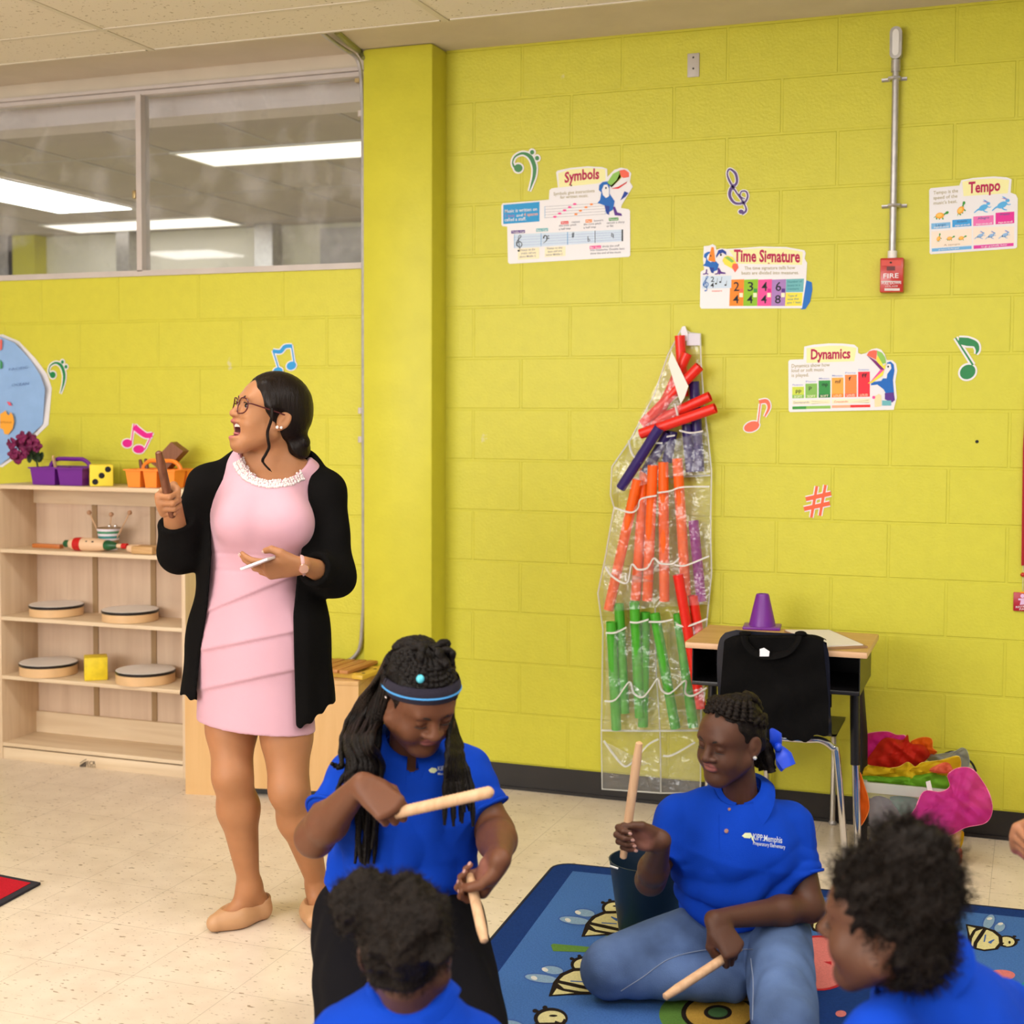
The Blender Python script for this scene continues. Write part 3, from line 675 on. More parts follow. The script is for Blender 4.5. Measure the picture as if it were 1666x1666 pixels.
cutout('quaver_cutout', 'orange single quaver cut-out between bag of tubes and Dynamics poster', f3, [('s', [(470, 270), (420, 660)], [22, 22]), ('l', [(450, 240), (570, 230), (610, 330), (540, 480)], [60, 70, 50, 20]), ('e', (330, 640), 130, 80, -.35)], OR_)
cutout('sharp_cutout', 'orange sharp sign cut-out above the school desk', lambda q, n=0: W(1290+q[0]/10, 770+q[1]/10, -.0022-.00045*n), [('s', [(390, 210), (300, 720)], [46, 46]), ('s', [(530, 190), (440, 690)], [46, 46]), ('s', [(210, 420), (620, 330)], [70, 70]), ('s', [(180, 580), (600, 490)], [70, 70])], OR_)
cutout('beamed_quavers_cutout', 'blue beamed quavers cut-out above the woman\'s head', lambda q, n=0: W(430+q[0]/10, 545+q[1]/10, YL-.0022-.00045*n), [('s', [(140, 250), (240, 570)], [22, 22]), ('s', [(440, 160), (490, 480)], [22, 22]), ('l', [(140, 260), (260, 270), (340, 190), (450, 180)], [60, 66, 66, 60]), ('e', (220, 590), 80, 62, -.3), ('e', (440, 500), 82, 66, -.5)], BL_)
cutout('beamed_quavers_cutout', 'magenta beamed quavers cut-out above the orange caddy', f0 and (lambda q, n=0: f0(q, n)), [('s', [(908, 705), (890, 835)], [8, 8]), ('s', [(1035, 765), (980, 880)], [8, 8]), ('l', [(908, 725), (950, 760), (990, 785), (1032, 780)], [40, 38, 36, 30]), ('e', (862, 838), 34, 28, 0), ('e', (940, 878), 38, 28, 0)], MG_, pad_=7)

# ---- map of the world, round, crinkled laminate
def globe():
    pts = [(-60, 560), (0, 547), (25, 558), (50, 585), (68, 610), (75, 632), (70, 690), (48, 712), (30, 735), (0, 757), (-60, 745), (-160, 690), (-190, 640), (-160, 590)]
    o = empty('world_map', W(0, 650, YL), 'crinkled round laminated world map on the wall above the purple flowers', 'map')
    c = W(-55, 652, YL)
    b = MB(); m_ = mat('laminated_ocean_blue', '8fb4e3', rough=.22, var=.05, vscale=12, bump=1.5, bscale=9)
    b.mat(m_)
    ring = [W(u, v, YL-.012+.008*math.sin(i*2.3)) for i, (u, v) in enumerate(pts)]
    N = len(ring); V = []; Fc = []
    for k in range(7):
        t = k/6
        for i, q in enumerate(ring):
            w = c.lerp(q, max(t, .001)); V.append((w.x, YL-.012-.012*(1-t)-.005*math.sin(i*1.9+k)+(q.y-YL+.005)*t, w.z))
    for k in range(6):
        for i in range(N): Fc.append((k*N+i, k*N+(i+1) % N, (k+1)*N+(i+1) % N, (k+1)*N+i))
    b.add(V, Fc); b.build('map_sheet', m_, o, 60)
    bk = MB(); bk.prism([W(u+(u+55)*.07, v+(v-652)*.03, YL-.003) for u, v in pts], (0, .0012, 0)); bk.build('backing_card', white, o, 0)
    f = Flat(lambda q, n=0: W(q[0]/4.1636, 520+q[1]/4.1636, YL-.031-.0004*n))
    f.poly('australia', P_('f0a83c'), [(0, 640), (20, 628), (38, 615), (48, 640), (62, 648), (72, 625), (88, 650), (96, 690), (85, 740), (55, 778), (30, 775), (22, 745), (0, 735)], 1)
    f.poly('asia', P_('e65f4a'), [(0, 130), (14, 140), (12, 200), (0, 210)], 1); f.poly('asia', P_('3f8f5a'), [(0, 270), (16, 290), (14, 330), (0, 335)], 1); f.poly('asia', P_('e0566a'), [(45, 555), (70, 560), (80, 585), (60, 580)], 1)
    f.text('lettering', P_('5577ad'), 'PACIFIC', (60, 345), (190, 328), 14, 1); f.text('lettering', P_('5577ad'), 'OCEAN', (80, 452), (195, 440), 16, 1); f.text('lettering', P_('a86a20'), 'AUSTRALIA', (-20, 702), (80, 702), 13, 2)
    for k, bb in f.mb.items(): bb.build(k[0], None, o, 0)
globe()

# ---- blank plate, alarm pull station with its conduit, restroom pass
o = empty('wall_plate', W(1129, 106), 'blank beige metal wall plate below the ceiling', 'wall plate')
a, b = W(1119, 88, 0), W(1138, 125, 0)
MB().box((a.x, -.006, b.z), (b.x, 0, a.z), bev=.002).build('plate', mat('beige_plate', (.52, .47, .42), rough=.4), o)
for v in (94, 112): q = W(1128.5, v, 0); MB().lathe((q.x, -.0055, q.z), [(.004, 0), (.003, .002)], 12, (0, -1, 0)).build('screw', M_base, o)
o = empty('fire_alarm', W(1450, 447), 'red FIRE alarm pull station under the metal conduit', 'fire alarm')
a, b = W(1432, 420, -.05), W(1469, 475, -.05)
red_p = mat('alarm_red_enamel', (.50, .018, .012), rough=.3, coat=.3)
MB().box((a.x, -.05, b.z), (b.x, 0, a.z), bev=.004).build('housing', red_p, o)
f = Flat(lambda q, n=0: W(1400+q[0]/13.88, 380+q[1]/13.88, -.0502-.0006*n))
f.rect('handle', mat('alarm_red_handle', (.62, .05, .03), rough=.3), (470, 600), (920, 730), 1); f.rect('handle', mat('alarm_dark_slot', (.12, .01, .01), rough=.4), (590, 740), (780, 835), 1); f.ell('handle', ink, (685, 655), 28, 22, 2)
f.text('lettering', white, 'FIRE', (515, 1010), (860, 1000), 105, 1); f.text('lettering', white, 'PULL DOWN', (480, 1150), (915, 1140), 60, 1)
f.rect('label_strip', P_('cfc4c0'), (470, 1070), (915, 1100), 1); f.rect('label_strip', P_('d9d0cc'), (540, 1235), (885, 1290), 1); f.text('lettering', white, 'LOCAL ALARM', (560, 1205), (840, 1200), 30, 1)
for k, bb in f.mb.items(): bb.build(k[0], None, o, 0)
o = empty('electrical_conduit', W(1456, 240), 'grey metal conduit pipe running up the wall above the fire alarm', 'conduit')
x = W(1455, 250, -.025).x; z0 = W(1452, 421, -.025).z; z1 = W(1457, 112, -.025).z; z2 = W(1457, 45, -.025).z; zb = W(1457, 97, -.03).z
MB().tube([(x-.001, -.022, z0), (x, -.022, z1+.02)], .0125, 16).build('pipe', M_steel, o)
c_ = MB(); c_.tube([(x, -.022, z1-.01), (x, -.022, zb)], .017, 16); c_.build('coupling', M_steel, o)
c_ = MB(); c_.tube([(x-.001, -.022, z0-.002), (x-.001, -.022, z0+.028)], .0165, 16); c_.build('connector', M_white, o)
body = MB(); pts = []
for i in range(24):
    t = 2*PI*i/24; pts.append((x+.021*math.cos(t), -.045, (zb+z2)/2+((z2-zb)/2-.021)*(1 if math.sin(t) >= 0 else -1)+.021*math.sin(t)))
body.prism(pts, (0, .043, 0)); body.build('conduit_body', M_steel, o)
cv = MB(); cv.prism([(x+(p[0]-x)*.55, -.0475, (zb+z2)/2+(p[2]-(zb+z2)/2)*.82) for p in pts], (0, .004, 0)); cv.build('cover', M_white, o)
for v in (130, 336):
    q = W(1456, v, 0); c_ = MB(); c_.tube([(q.x-.045, -.004, q.z), (q.x-.02, -.006, q.z), (q.x-.016, -.03, q.z), (q.x, -.038, q.z), (q.x+.016, -.03, q.z), (q.x+.02, -.006, q.z), (q.x+.042, -.004, q.z)], .004, 8, flat=(1, 2)); c_.build('strap', M_steel, o)
o = empty('restroom_pass', W(1664, 975, -.02), 'dark red restroom pass hanging on a red lanyard at the right end of the wall', 'pass')
pr = mat('pass_red', (.42, .012, .03), rough=.35)
a, b = W(1649, 963, -.006), W(1700, 996, -.006)
MB().box((a.x, -.012, b.z), (b.x, -.006, a.z), bev=.002).build('card', pr, o)
f = Flat(lambda q, n=0: W(1620+q[0]/7.93, 800+q[1]/7.93, -.0122-.0005*n))
f.ell('figure', P_('dfb8dc'), (345, 1345), 26, 26, 1); f.poly('figure', P_('dfb8dc'), [(290, 1378), (400, 1372), (400, 1395), (372, 1400), (385, 1455), (310, 1460), (325, 1400), (292, 1400)], 1)
f.text('lettering', white, 'RESTROOM', (258, 1500), (480, 1490), 24, 1); f.text('lettering', white, 'PASS', (305, 1528), (420, 1522), 22, 1); f.rect('figure', orange, (318, 1292), (380, 1308), 1)
for k, bb in f.mb.items(): bb.build(k[0], None, o, 0)
q0, q1_, q2 = W(1664, 962, -.01), W(1664.5, 920, -.012), W(1667, 730, -.012)
MB().tube([q0, q1_], .0012, 6).build('ring', M_steel, o); MB().ball(W(1664, 935, -.012), .008).build('clasp', red_p, o)
MB().tube([q1_, q2, W(1672, 640, -.008)], .006, 8, flat=(1.4, .4)).build('lanyard', pr, o)
tag(MB().lathe(W(1589.5, 718.5), [(.006, -.001), (.006, .002), (.004, .004)], 12, (0, -1, 0)).build('wall_screw', ink), 'small black screw in the lime wall below the green quaver', 'screw')

# ---- conduit bend over and beside the column
zc = W(575, 1078, YL-.02)
pl = [W(520, 50, -.60), F(535, 62, ZS-.02), F(560, 80, ZS-.02), W(578, 92, -.17), W(586, 112, -.145), W(589, 150, -.11), Vector((-.320, YL-.013, 2.6))]
pl = spline(pl, 5)+[Vector((-.320, YL-.013, 2.0)), Vector((-.320, YL-.013, W(588, 1030, YL-.013).z+.12))]
tail = [W(588, 1040, YL-.013), W(584, 1058, YL-.015), W(572, 1072, YL-.015), W(555, 1078, YL-.015), W(535, 1079, YL-.015), W(500, 1079, YL-.015)]
o = empty('corner_conduit', (-.32, YL, 1.8), 'thin conduit following the left edge of the lime column', 'conduit')
MB().tube(pl+spline(tail, 4), .0085, 10).build('pipe', M_steel, o)
for v in (185, 668, 715): q = W(587, v, YL-.013); MB().tube([(q.x, q.y, q.z-.012), (q.x, q.y, q.z+.012)], .012, 10).build('coupling', M_alu, o)
sp = [F(548, 52, ZS-.004), F(566, 68, ZS-.004), F(586, 84, ZS-.004), W(591, 95, YC-.005)]
MB().tube(sp, [.012, .014, .012, .008], 8).build('wrapped_cable', mat('lime_smeared_pipe', (.30, .30, .10), rough=.5), o)
# ================================================================== bookcase and what stands on it
def wood(name, c1, c2, scale=1.0, along='x', rough=.5, bump=.15):
    m, nt, b = nodes_of(name); L = nt.links.new
    geo = nt.nodes.new('ShaderNodeNewGeometry'); mpn = nt.nodes.new('ShaderNodeMapping')
    s = {'x': (1.5, 22, 22), 'z': (22, 22, 1.5), 'y': (22, 1.5, 22)}[along]
    mpn.inputs['Scale'].default_value = tuple(k*scale for k in s); L(geo.outputs['Position'], mpn.inputs[0])
    n = nt.nodes.new('ShaderNodeTexNoise'); n.inputs['Scale'].default_value = 1.6; n.inputs['Detail'].default_value = 5; n.inputs['Distortion'].default_value = .6; L(mpn.outputs[0], n.inputs['Vector'])
    r = nt.nodes.new('ShaderNodeValToRGB'); r.color_ramp.elements[0].position = .33; r.color_ramp.elements[1].position = .68
    r.color_ramp.elements[0].color = (*c1, 1); r.color_ramp.elements[1].color = (*c2, 1); L(n.outputs['Fac'], r.inputs[0]); L(r.outputs[0], b.inputs['Base Color'])
    b.inputs['Roughness'].default_value = rough; b.inputs['Specular IOR Level'].default_value = .35
    return m
M_birch = wood('birch_plywood', (.66, .50, .32), (.76, .61, .42), .7)
M_birchv = wood('birch_plywood_upright', (.64, .48, .31), (.74, .58, .40), .7, 'z')
M_back = wood('birch_back_panel', (.58, .42, .30), (.68, .52, .38), .6, 'z')
M_strip = mat('brown_batten', (.33, .21, .10), rough=.6)
M_stick = wood('rhythm_stick_maple', (.56, .335, .18), (.66, .42, .245), 2, 'z')
M_maple = mat('maple_hoop', (.72, .47, .24), rough=.4, var=.05, vscale=20)
M_brownstick = wood('dark_rosewood', (.11, .035, .015), (.19, .065, .03), 3, 'z', rough=.35)
X0, X1, YF, YB = -1.957, -1.008, -.345, -.092
bk = empty('bookcase', (-1.48, -.22, 0), 'birch plywood bookcase with four open shelves holding instruments', 'bookcase')
for x in (X0, X1-.018): MB().box((x, YF, 0), (x+.018, YB, 1.175), bev=.0015).build('side_panel', M_birchv, bk)
MB().box((X0-.004, YF-.004, 1.175), (X1+.004, YB, 1.193), bev=.002).build('top_board', M_birch, bk)
MB().box((X0+.018, YB-.012, .06), (X1-.018, YB-.004, 1.175)).build('back_panel', M_back, bk)
for zt in (.915, .622, .365, .072): MB().box((X0+.018, YF+.002, zt-.016), (X1-.018, YB-.012, zt), bev=.001).build('shelf', M_birch, bk)
MB().box((X0+.018, YF+.004, 0), (X1-.018, YF+.02, .05), bev=.001).build('kick_board', M_birch, bk)
MB().box((X0+.018, YB-.03, 1.10), (X1-.018, YB-.012, 1.175)).build('rail', M_birch, bk)
MB().box((X0+.018, YB-.03, .072), (X1-.018, YB-.012, .165)).build('rail', M_birch, bk)
for x in (-1.626, -1.325): MB().box((x-.013, YB-.017, .165), (x+.013, YB-.011, 1.10)).build('batten', M_strip, bk)
f = Flat(lambda q, n=0: W(q[0]/4.1636, 900+q[1]/4.1636, YF+.0036-.0004*n))
for i, h in enumerate((14, 20, 26, 32, 36)): f.rect('logo', ink, (541+i*9, 1446-h), (548+i*9, 1448), 1); f.ell('logo', ink, (545+i*9, 1440-h-6), 3.5, 3.5, 1)
f.text('logo', ink, 'ECR', (588, 1434), (648, 1436), 26, 1); f.text('logo', ink, '4 KIDS', (590, 1450), (648, 1453), 13, 1)
for k, bb in f.mb.items(): bb.build(k[0], None, bk, 0)

def drum(u, zt, r, h, label, y):
    c = W(u, 1000, y); c.z = zt
    o = empty('hand_drum', c, label, 'drum', 'hand drums on the bookcase')
    MB().lathe(c, [(r-.006, .001), (r, .001), (r, h), (r-.004, h+.001)], 48).build('hoop', M_maple, o, 30)
    MB().lathe(c, [(r+.0012, h-.012), (r+.0022, h-.008), (r+.0022, h-.002), (r+.0005, h)], 48, cap=False).build('band', M_base, o, 30)
    MB().lathe(c, [(r+.0006, h-.0005), (r-.002, h+.0015), (0, h+.0015)], 48).build('drumhead', mat('drum_skin', (.78, .74, .70), rough=.45, var=.04, vscale=9), o, 30)
    f = Flat(lambda q, n=0: c+Vector((q[0], q[1], h+.0018))); f.text('stamp', P_('6a6a70'), 'drum', (.03, -.05), (.055, -.05), .006, 0)
    return o
drum(92, .623, .114, .047, 'hand drum at the left end of the second shelf up from the floor gap', -.218)['label'] = 'smaller hand drum with white skin, left one on the middle shelf'
drum(212, .623, .117, .047, 'smaller hand drum with white skin, right one on the middle shelf', -.232)
drum(78, .366, .122, .052, 'larger hand drum left of the yellow cube on the low shelf', -.236)
drum(236, .366, .123, .052, 'larger hand drum right of the yellow cube on the low shelf', -.238)

# yellow cube between the drums
c = W(156, 1100, -.262); c.z = .366
o = empty('marked_cube', c, 'worn yellow cube with green markings between two drums', 'cube')
M_yel = mat('worn_yellow_paint', (.78, .60, .02), rough=.5, var=.12, vscale=30)
R = Matrix.Translation(c) @ Matrix.Rotation(math.radians(-52), 4, 'Z')
MB().box((-.048, -.048, 0), (.048, .048, .098), M=R, bev=.004).build('block', M_yel, o)
f = Flat(lambda q, n=0: R @ Vector((q[0], -.0486, q[1]))); g2 = Flat(lambda q, n=0: R @ Vector((-.0486, -q[0], q[1])))
g2.line('marking', green, [(.02, .035), (-.005, .055), (.01, .065), (-.012, .07), (-.004, .082)], .006, 1); g2.text('marking', green, 'music', (-.036, .02), (-.02, .075), .008, 1)
f.poly('marking', dgreen, [(-.02, .04), (.0, .065), (.02, .055), (.012, .035)], 1)
for q in (f, g2):
    for k, bb in q.mb.items(): bb.build(k[0], None, o, 0)
# die on the top
c = W(165, 791, -.27); c.z = 1.193
o = empty('foam_die', c, 'large yellow foam die with black spots on top of the bookcase', 'die')
R = Matrix.Translation(c) @ Matrix.Rotation(math.radians(38), 4, 'Z'); s = .048
MB().box((-s, -s, .0005), (s, s, .092), M=R, bev=.006).build('block', mat('yellow_foam', (.86, .70, .06), rough=.8, bump=.5, bscale=200), o)
sp_ = MB()
for (a, b) in ((-.026, .02), (0, .046), (.026, .072)): sp_.lathe(R @ Vector((a, -s-.0003, b)), [(.0125, 0), (.011, .0012), (0, .0014)], 20, (R.to_3x3() @ Vector((0, -1, 0))))
for (a, b) in ((.022, .022), (-.022, .068)): sp_.lathe(R @ Vector((-s-.0003, a, b)), [(.0125, 0), (.011, .0012), (0, .0014)], 20, (R.to_3x3() @ Vector((-1, 0, 0))))
sp_.build('spot', ink, o)

def caddy(x0, x1, y0, y1, z, h, m, label, nfront):
    o = empty('caddy', ((x0+x1)/2, (y0+y1)/2, z), label, 'caddy')
    def bin_(a, b, c_, d, name='compartment'):
        q = MB(); t = .003; tp = .008
        def ring(i, zz, e): return [(a+i+e, c_+i+e, zz), (b-i-e, c_+i+e, zz), (b-i-e, d-i-e, zz), (a+i+e, d-i-e, zz)]
        V = ring(0, z+.001, tp)+ring(0, z+h, 0)+ring(t, z+h, 0)+ring(t, z+.004, tp)
        Fq = [(3, 2, 1, 0), (12, 13, 14, 15)]
        for k in range(3):
            for i in range(4): Fq.append((k*4+i, k*4+(i+1) % 4, k*4+4+(i+1) % 4, k*4+4+i))
        q.add(V, Fq); q.build(name, m, o, 25)
    ym = (y0+y1)/2; xm = (x0+x1)/2; g = .006
    xs_ = [x0+(x1-x0)*k/nfront for k in range(nfront+1)]
    for k in range(nfront): bin_(xs_[k]+(g if k else 0), xs_[k+1]-(g if k < nfront-1 else 0), y0, ym-g)
    bin_(x0, x1, ym+g, y1)
    r = MB(); e = .006
    for a, b in (((x0-e, y0-e), (x1+e, y0+.003)), ((x0-e, y1-.003), (x1+e, y1+e)), ((x0-e, y0+.003), (x0+.003, y1-.003)), ((x1-.003, y0+.003), (x1+e, y1-.003)), ((x0, ym-g-.002), (x1, ym+g+.002))):
        r.box((*a, z+h-.004), (*b, z+h+.002))
    for k in range(1, nfront): r.box((xs_[k]-g-.002, y0, z+h-.003), (xs_[k]+g+.002, ym, z+h+.0015))
    r.build('rim', m, o, 25)
    hd = MB(); P = []; Q = []
    n = 14
    for i in range(n+1):
        t = PI*i/n; P.append((xm-(x1-x0)*.38*math.cos(t), ym, z+h+.036*min(1, math.sin(t)*1.25))); 
    hd.tube(P, .0075, 8, flat=(1.25, 1.25)); 
    hd.build('handle', m, o, 40)
    return o
M_pur = mat('purple_plastic', (.155, .017, .27), rough=.35, var=.05); M_org = mat('orange_plastic', (.95, .27, .03), rough=.35, var=.04)
a, b = W(49, 788, -.325), W(134, 788, -.325)
caddy(a.x, b.x, -.325, -.13, 1.1935, .074, M_pur, 'purple plastic caddy with arched handle beside the flowers', 2)
a2, b2 = W(204, 793, -.325), W(284, 793, -.325)
caddy(a2.x, b2.x, -.325, -.15, 1.1935, .074, M_org, 'orange plastic caddy holding brown blocks and sticks', 3)
# what the caddies hold
def stick(p, q, r, m, name, label, cat='stick', group=None, ridged=False):
    o = empty(name, p, label, cat, group)
    p = Vector(p); q = Vector(q); d = q-p; n = 60 if ridged else 6
    pts = [p+d*(i/n) for i in range(n+1)]
    rs = [r*(1+(.035*math.cos(i*PI) if ridged else 0)) for i in range(n+1)]; rs[0] = rs[-1] = r*.75
    u_ = d.normalized()*r*.3
    MB().tube([p-u_]+pts+[q+u_], [r*.35]+rs+[r*.35], 14).build('shaft', m, o, 40)
    return o
stick(W(86, 742, -.26), W(98, 790, -.19), .007, M_maple, 'wooden_stick', 'tan wooden stick leaning under the purple caddy handle')
stick(W(228, 748, -.235), W(236, 788, -.235), .009, M_brownstick, 'claves_stick', 'dark brown stick at the left in the orange caddy, left of a pair', group='claves in the orange caddy')
stick(W(237, 747, -.235), W(244, 788, -.235), .009, M_brownstick, 'claves_stick', 'dark brown stick right beside its twin in the orange caddy', group='claves in the orange caddy')
o = empty('wood_block', W(276, 740, -.24), 'reddish brown wooden block tilted out of the orange caddy', 'wood block')
A = W(278, 719, -.24); B_ = W(298, 734, -.24); C_ = W(272, 762, -.24); dn = (C_-B_); ac = (A-B_)
MB().prism([B_+dn*1.25, B_, A, A+dn*1.25], (0, .045, 0)).build('block', wood('walnut_block', (.19, .075, .035), (.27, .115, .06), 2, 'z'), o, 20)
# flowers
o = empty('flower_bunch', W(48, 760, -.22), 'bunch of dark magenta silk flowers leaning left of the purple caddy', 'flowers')
M_fl = mat('magenta_silk_petal', (.16, .003, .06), rough=.6, var=.25, vscale=40); M_lf = mat('dark_silk_leaf', (.035, .075, .03), rough=.5, var=.2)
r_ = random.Random(3)
for (u, v) in ((25, 738), (36, 722), (50, 712), (22, 722), (32, 745), (46, 728), (58, 718), (40, 738), (62, 726), (38, 712)):
    c = W(u, v, -.28+r_.uniform(-.035, .03)); b = MB()
    for k in range(9):
        t = 2*PI*k/9+r_.random(); pt = c+Vector((math.cos(t)*.015, -.006-r_.random()*.01, math.sin(t)*.015)); t2 = Matrix.Rotation(t, 3, 'Y') @ Matrix.Rotation(r_.uniform(-.7, .7), 3, 'Z')
        b.ball(pt, (.016, .0035, .011), 8, M=t2)
    b.ball(c+Vector((0, -.008, 0)), .006, 8); b.build('blossom', M_fl, o, 60)
for k in range(7):
    q = W(48+k*3, 744-(k % 3)*6, -.25+.01*k); b = MB(); b.ball(q, (.026, .003, .015), 10, M=Matrix.Rotation(.6*k-1.5, 3, 'Y') @ Matrix.Rotation(.4*(k % 3), 3, 'X')); b.build('leaf', M_lf, o, 60)
MB().tube([W(46, 740, -.24), W(60, 752, -.23), W(66, 785, -.2)], .004, 6).build('stem', M_lf, o)
# shelf with the guiro, cup of mallets, strips
zS = .9155
c0 = W(108, 885, -.29); c1 = W(212, 893, -.30)
o = empty('guiro', W(160, 889, -.29), 'fish shaped wooden guiro with red band and dark green ends', 'guiro')
def onshelf(u, r, y=-.29): p = W(u, 890, y); return Vector((p.x, y, zS+r))
M_gw = mat('guiro_wood', (.74, .50, .31), rough=.35); M_gr = mat('guiro_red', (.52, .012, .012), rough=.25); M_gg = mat('guiro_green', (.012, .09, .03), rough=.3, var=.4, vscale=50)
def gseg(us, rs, m, nm):
    MB().tube([onshelf(u, .0285) for u in us], rs, 24).build(nm, m, o, 50)
gseg((113, 115, 119, 123), (.014, .021, .0255, .0275), M_gw, 'body'); gseg((123, 128, 135), (.0277, .0292, .0297), M_gr, 'red_band'); gseg((135, 142, 152, 162, 172), (.0288, .0290, .0285, .0265, .022), M_gw, 'body'); gseg((171, 176, 184, 191), (.0185, .023, .017, .010), M_gg, 'green_collar'); gseg((105, 107, 113), (.012, .016, .015), M_gg, 'tail')
gseg((190, 196, 199), (.009, .009, .0095), M_gw, 'handle'); gseg((199, 207), (.012, .0125), M_gr, 'red_band')
for u in (146, 156): q = onshelf(u, .05); MB().ball((q.x, -.312, zS+.043), (.0065, .004, .004), 10).build('sound_hole', ink, o)
o = empty('wooden_shaker', onshelf(225, 0), 'pale wooden shaker with a sawn end right of the guiro', 'shaker')
MB().tube([onshelf(208, .019, -.292), onshelf(214, .019), onshelf(228, .0195)], [.013, .0185, .019], 20).build('body', M_gw, o)
b = MB(); p = onshelf(240, 0, -.285); b.box((p.x-.055, -.325, zS+.001), (p.x+.05, -.25, zS+.034), bev=.006); b.build('bell_end', wood('raw_pine', (.50, .28, .10), (.66, .42, .20), 2), o)
p = onshelf(82, 0, -.235); o = tag(MB().box((p.x-.085, -.25, zS), (p.x+.06, -.222, zS+.017), bev=.001).build('wooden_strip', mat('orange_varnished_wood', (.52, .16, .035), rough=.3)), 'orange varnished wooden strip lying left of the guiro', 'strip')
c = onshelf(177, 0, -.205)
o = empty('striped_cup', c, 'cup with blue and white stripes standing behind the guiro', 'cup')
hC = .092
cols = [P_('e6e0ea'), P_('2f3f8f'), P_('e6e0ea'), P_('2f7fae'), P_('e6e0ea'), P_('3a8f8a'), P_('e6e0ea'), P_('4a8f6a'), P_('e6e0ea')]
b = MB()
for k, m_ in enumerate(cols): b.mat(m_).lathe(c, [(.036+.0015*k, hC*k/9), (.036+.0015*(k+1), hC*(k+1)/9)], 28, cap=(k == 0))
b.mat(M_strip).lathe(c, [(.0495, hC), (.051, hC+.003), (.046, hC+.004), (.040, .01)], 28, cap=False); b.build('body', None, o, 30)
for k, (u, v, lab) in enumerate(((145, 834, 'leftmost mallet leaning out of the striped cup'), (181, 837, 'mallet standing upright in the middle of the striped cup'), (211, 834, 'rightmost mallet leaning out of the striped cup'))):
    t = W(u, v, -.205); q = empty('mallet', t, lab, 'mallet', 'mallets in the striped cup')
    e = c+Vector(((k-1)*.028, 0, .03)); MB().tube([e, t], .003, 8).build('shaft', M_stick, q); MB().ball(t, .0105, 14).build('head', mat('mallet_head', (.48, .27, .15), rough=.5), q)
for u, lab in ((178, 'left small silver jingle bell on the striped cup rim'), (188, 'right small silver jingle bell on the striped cup rim')):
    tag(MB().ball(W(u, 856, -.245), .008, 14).build('jingle_bell', mat('chrome', (.75, .75, .76), rough=.12, metal=1)), lab, 'bell')
M_chrome = mat('chrome')

# ================================================================== low cabinet with xylophone
cp = Vector((F(302, 1292).x, F(302, 1292).y, 0)); ux = Vector((.978, .2095, 0)); uy = Vector((-.2095, .978, 0))
def along_u(u, v):
    d = ray(u, v); # intersect with the cabinet face plane
    n = np.array([uy.x, uy.y, 0]); t = ((np.array(cp)-CAM) @ n)/(d @ n); return Vector((CAM+d*t).tolist())
rc = along_u(583, 1109); wid = (Vector((rc.x, rc.y, 0))-cp).dot(ux); hz = rc.z-.018
o = empty('low_cabinet', cp+ux*wid/2+uy*.2, 'plain light wood low cabinet standing behind the woman', 'cabinet')
Rm = Matrix.Translation(cp) @ Matrix.Rotation(math.atan2(ux.y, ux.x), 4, 'Z')
M_cab = wood('honey_birch', (.64, .385, .155), (.72, .46, .21), .5, 'z'); dep = .30
b = MB(); b.box((0, 0, .035), (wid, .018, hz), M=Rm); 
for x in ((0, .13), (wid-.14, wid)): b.box((x[0], 0, .0), (x[1], .018, .036), M=Rm)
b.build('front_panel', M_cab, o)
for x in (0, wid-.018): MB().box((x, .0185, 0), (x+.018, dep, hz), M=Rm).build('side_panel', M_cab, o)
MB().box((0, 0, hz), (wid, dep, hz+.018), M=Rm, bev=.002).build('top_board', M_cab, o)
MB().box((.02, dep-.02, .0), (wid-.02, dep-.012, hz), M=Rm).build('back_panel', M_cab, o)
MB().box((.13, .05, .001), (wid-.14, .055, .034), M=Rm).build('gap_shade', M_base, o)  # black strip standing in for the shade in the gap between the feet
zx = hz+.0185
o = empty('xylophone', Rm @ Vector((wid-.15, .12, zx)), 'small xylophone with brown bars and yellow frame on the low cabinet', 'xylophone')
M_bar = wood('xylophone_bar', (.42, .17, .045), (.56, .26, .085), 2, 'y')
Rx = Matrix.Translation(Rm @ Vector((wid-.06, .03, zx))) @ Matrix.Rotation(math.radians(-14), 4, 'Z') @ Rm.to_3x3().to_4x4()
for k in range(6): MB().box((-.025-.047*k, -.005, .022), (.014-.047*k, .245-.02*k*.3, .036), M=Rx, bev=.003).build('bar', M_bar, o)
for y in (.04, .19): MB().box((-.31, y-.012, .0005), (.05, y+.012, .021), M=Rx).build('rail', mat('yellow_lacquer', (.66, .42, .05), rough=.35), o)
b = MB().box((.03, .0, .004), (.075, .23, .020), M=Rx, bev=.001); b.build('end_board', mat('yellow_lacquer'), o)
for y in (.05, .15): MB().lathe(Rx @ Vector((.052, y, .0202)), [(.008, 0), (.006, .001), (0, .001)], 16).build('peg_hole', ink, o)

# ================================================================== school desk, chair, what is on them
DZ = .745
o = empty('school_desk', (1.44, -.41, 0), 'school desk with wood top and black book box against the lime wall', 'desk')
M_top = wood('desk_laminate', (.50, .30, .095), (.58, .37, .14), .6); M_edge = mat('desk_edge', (.70, .43, .24), rough=.4); M_blk = mat('black_steel', (.012, .011, .012), rough=.32)
q0, q1, q2, q3 = F(1128, 1044, DZ), F(1415, 1061, DZ), F(1426, 1031, DZ), F(1141, 1017, DZ)
ctr = (q0+q1+q2+q3)/4; dx = ((q1-q0).length+(q2-q3).length)/4; dyv = .200; ang = math.atan2((q1-q0).y, (q1-q0).x)
RD = Matrix.Translation((ctr.x, ctr.y, 0)) @ Matrix.Rotation(ang, 4, 'Z')
MB().box((-dx, -dyv, DZ-.001), (dx, dyv, DZ), M=RD).build('desk_top', M_top, o)
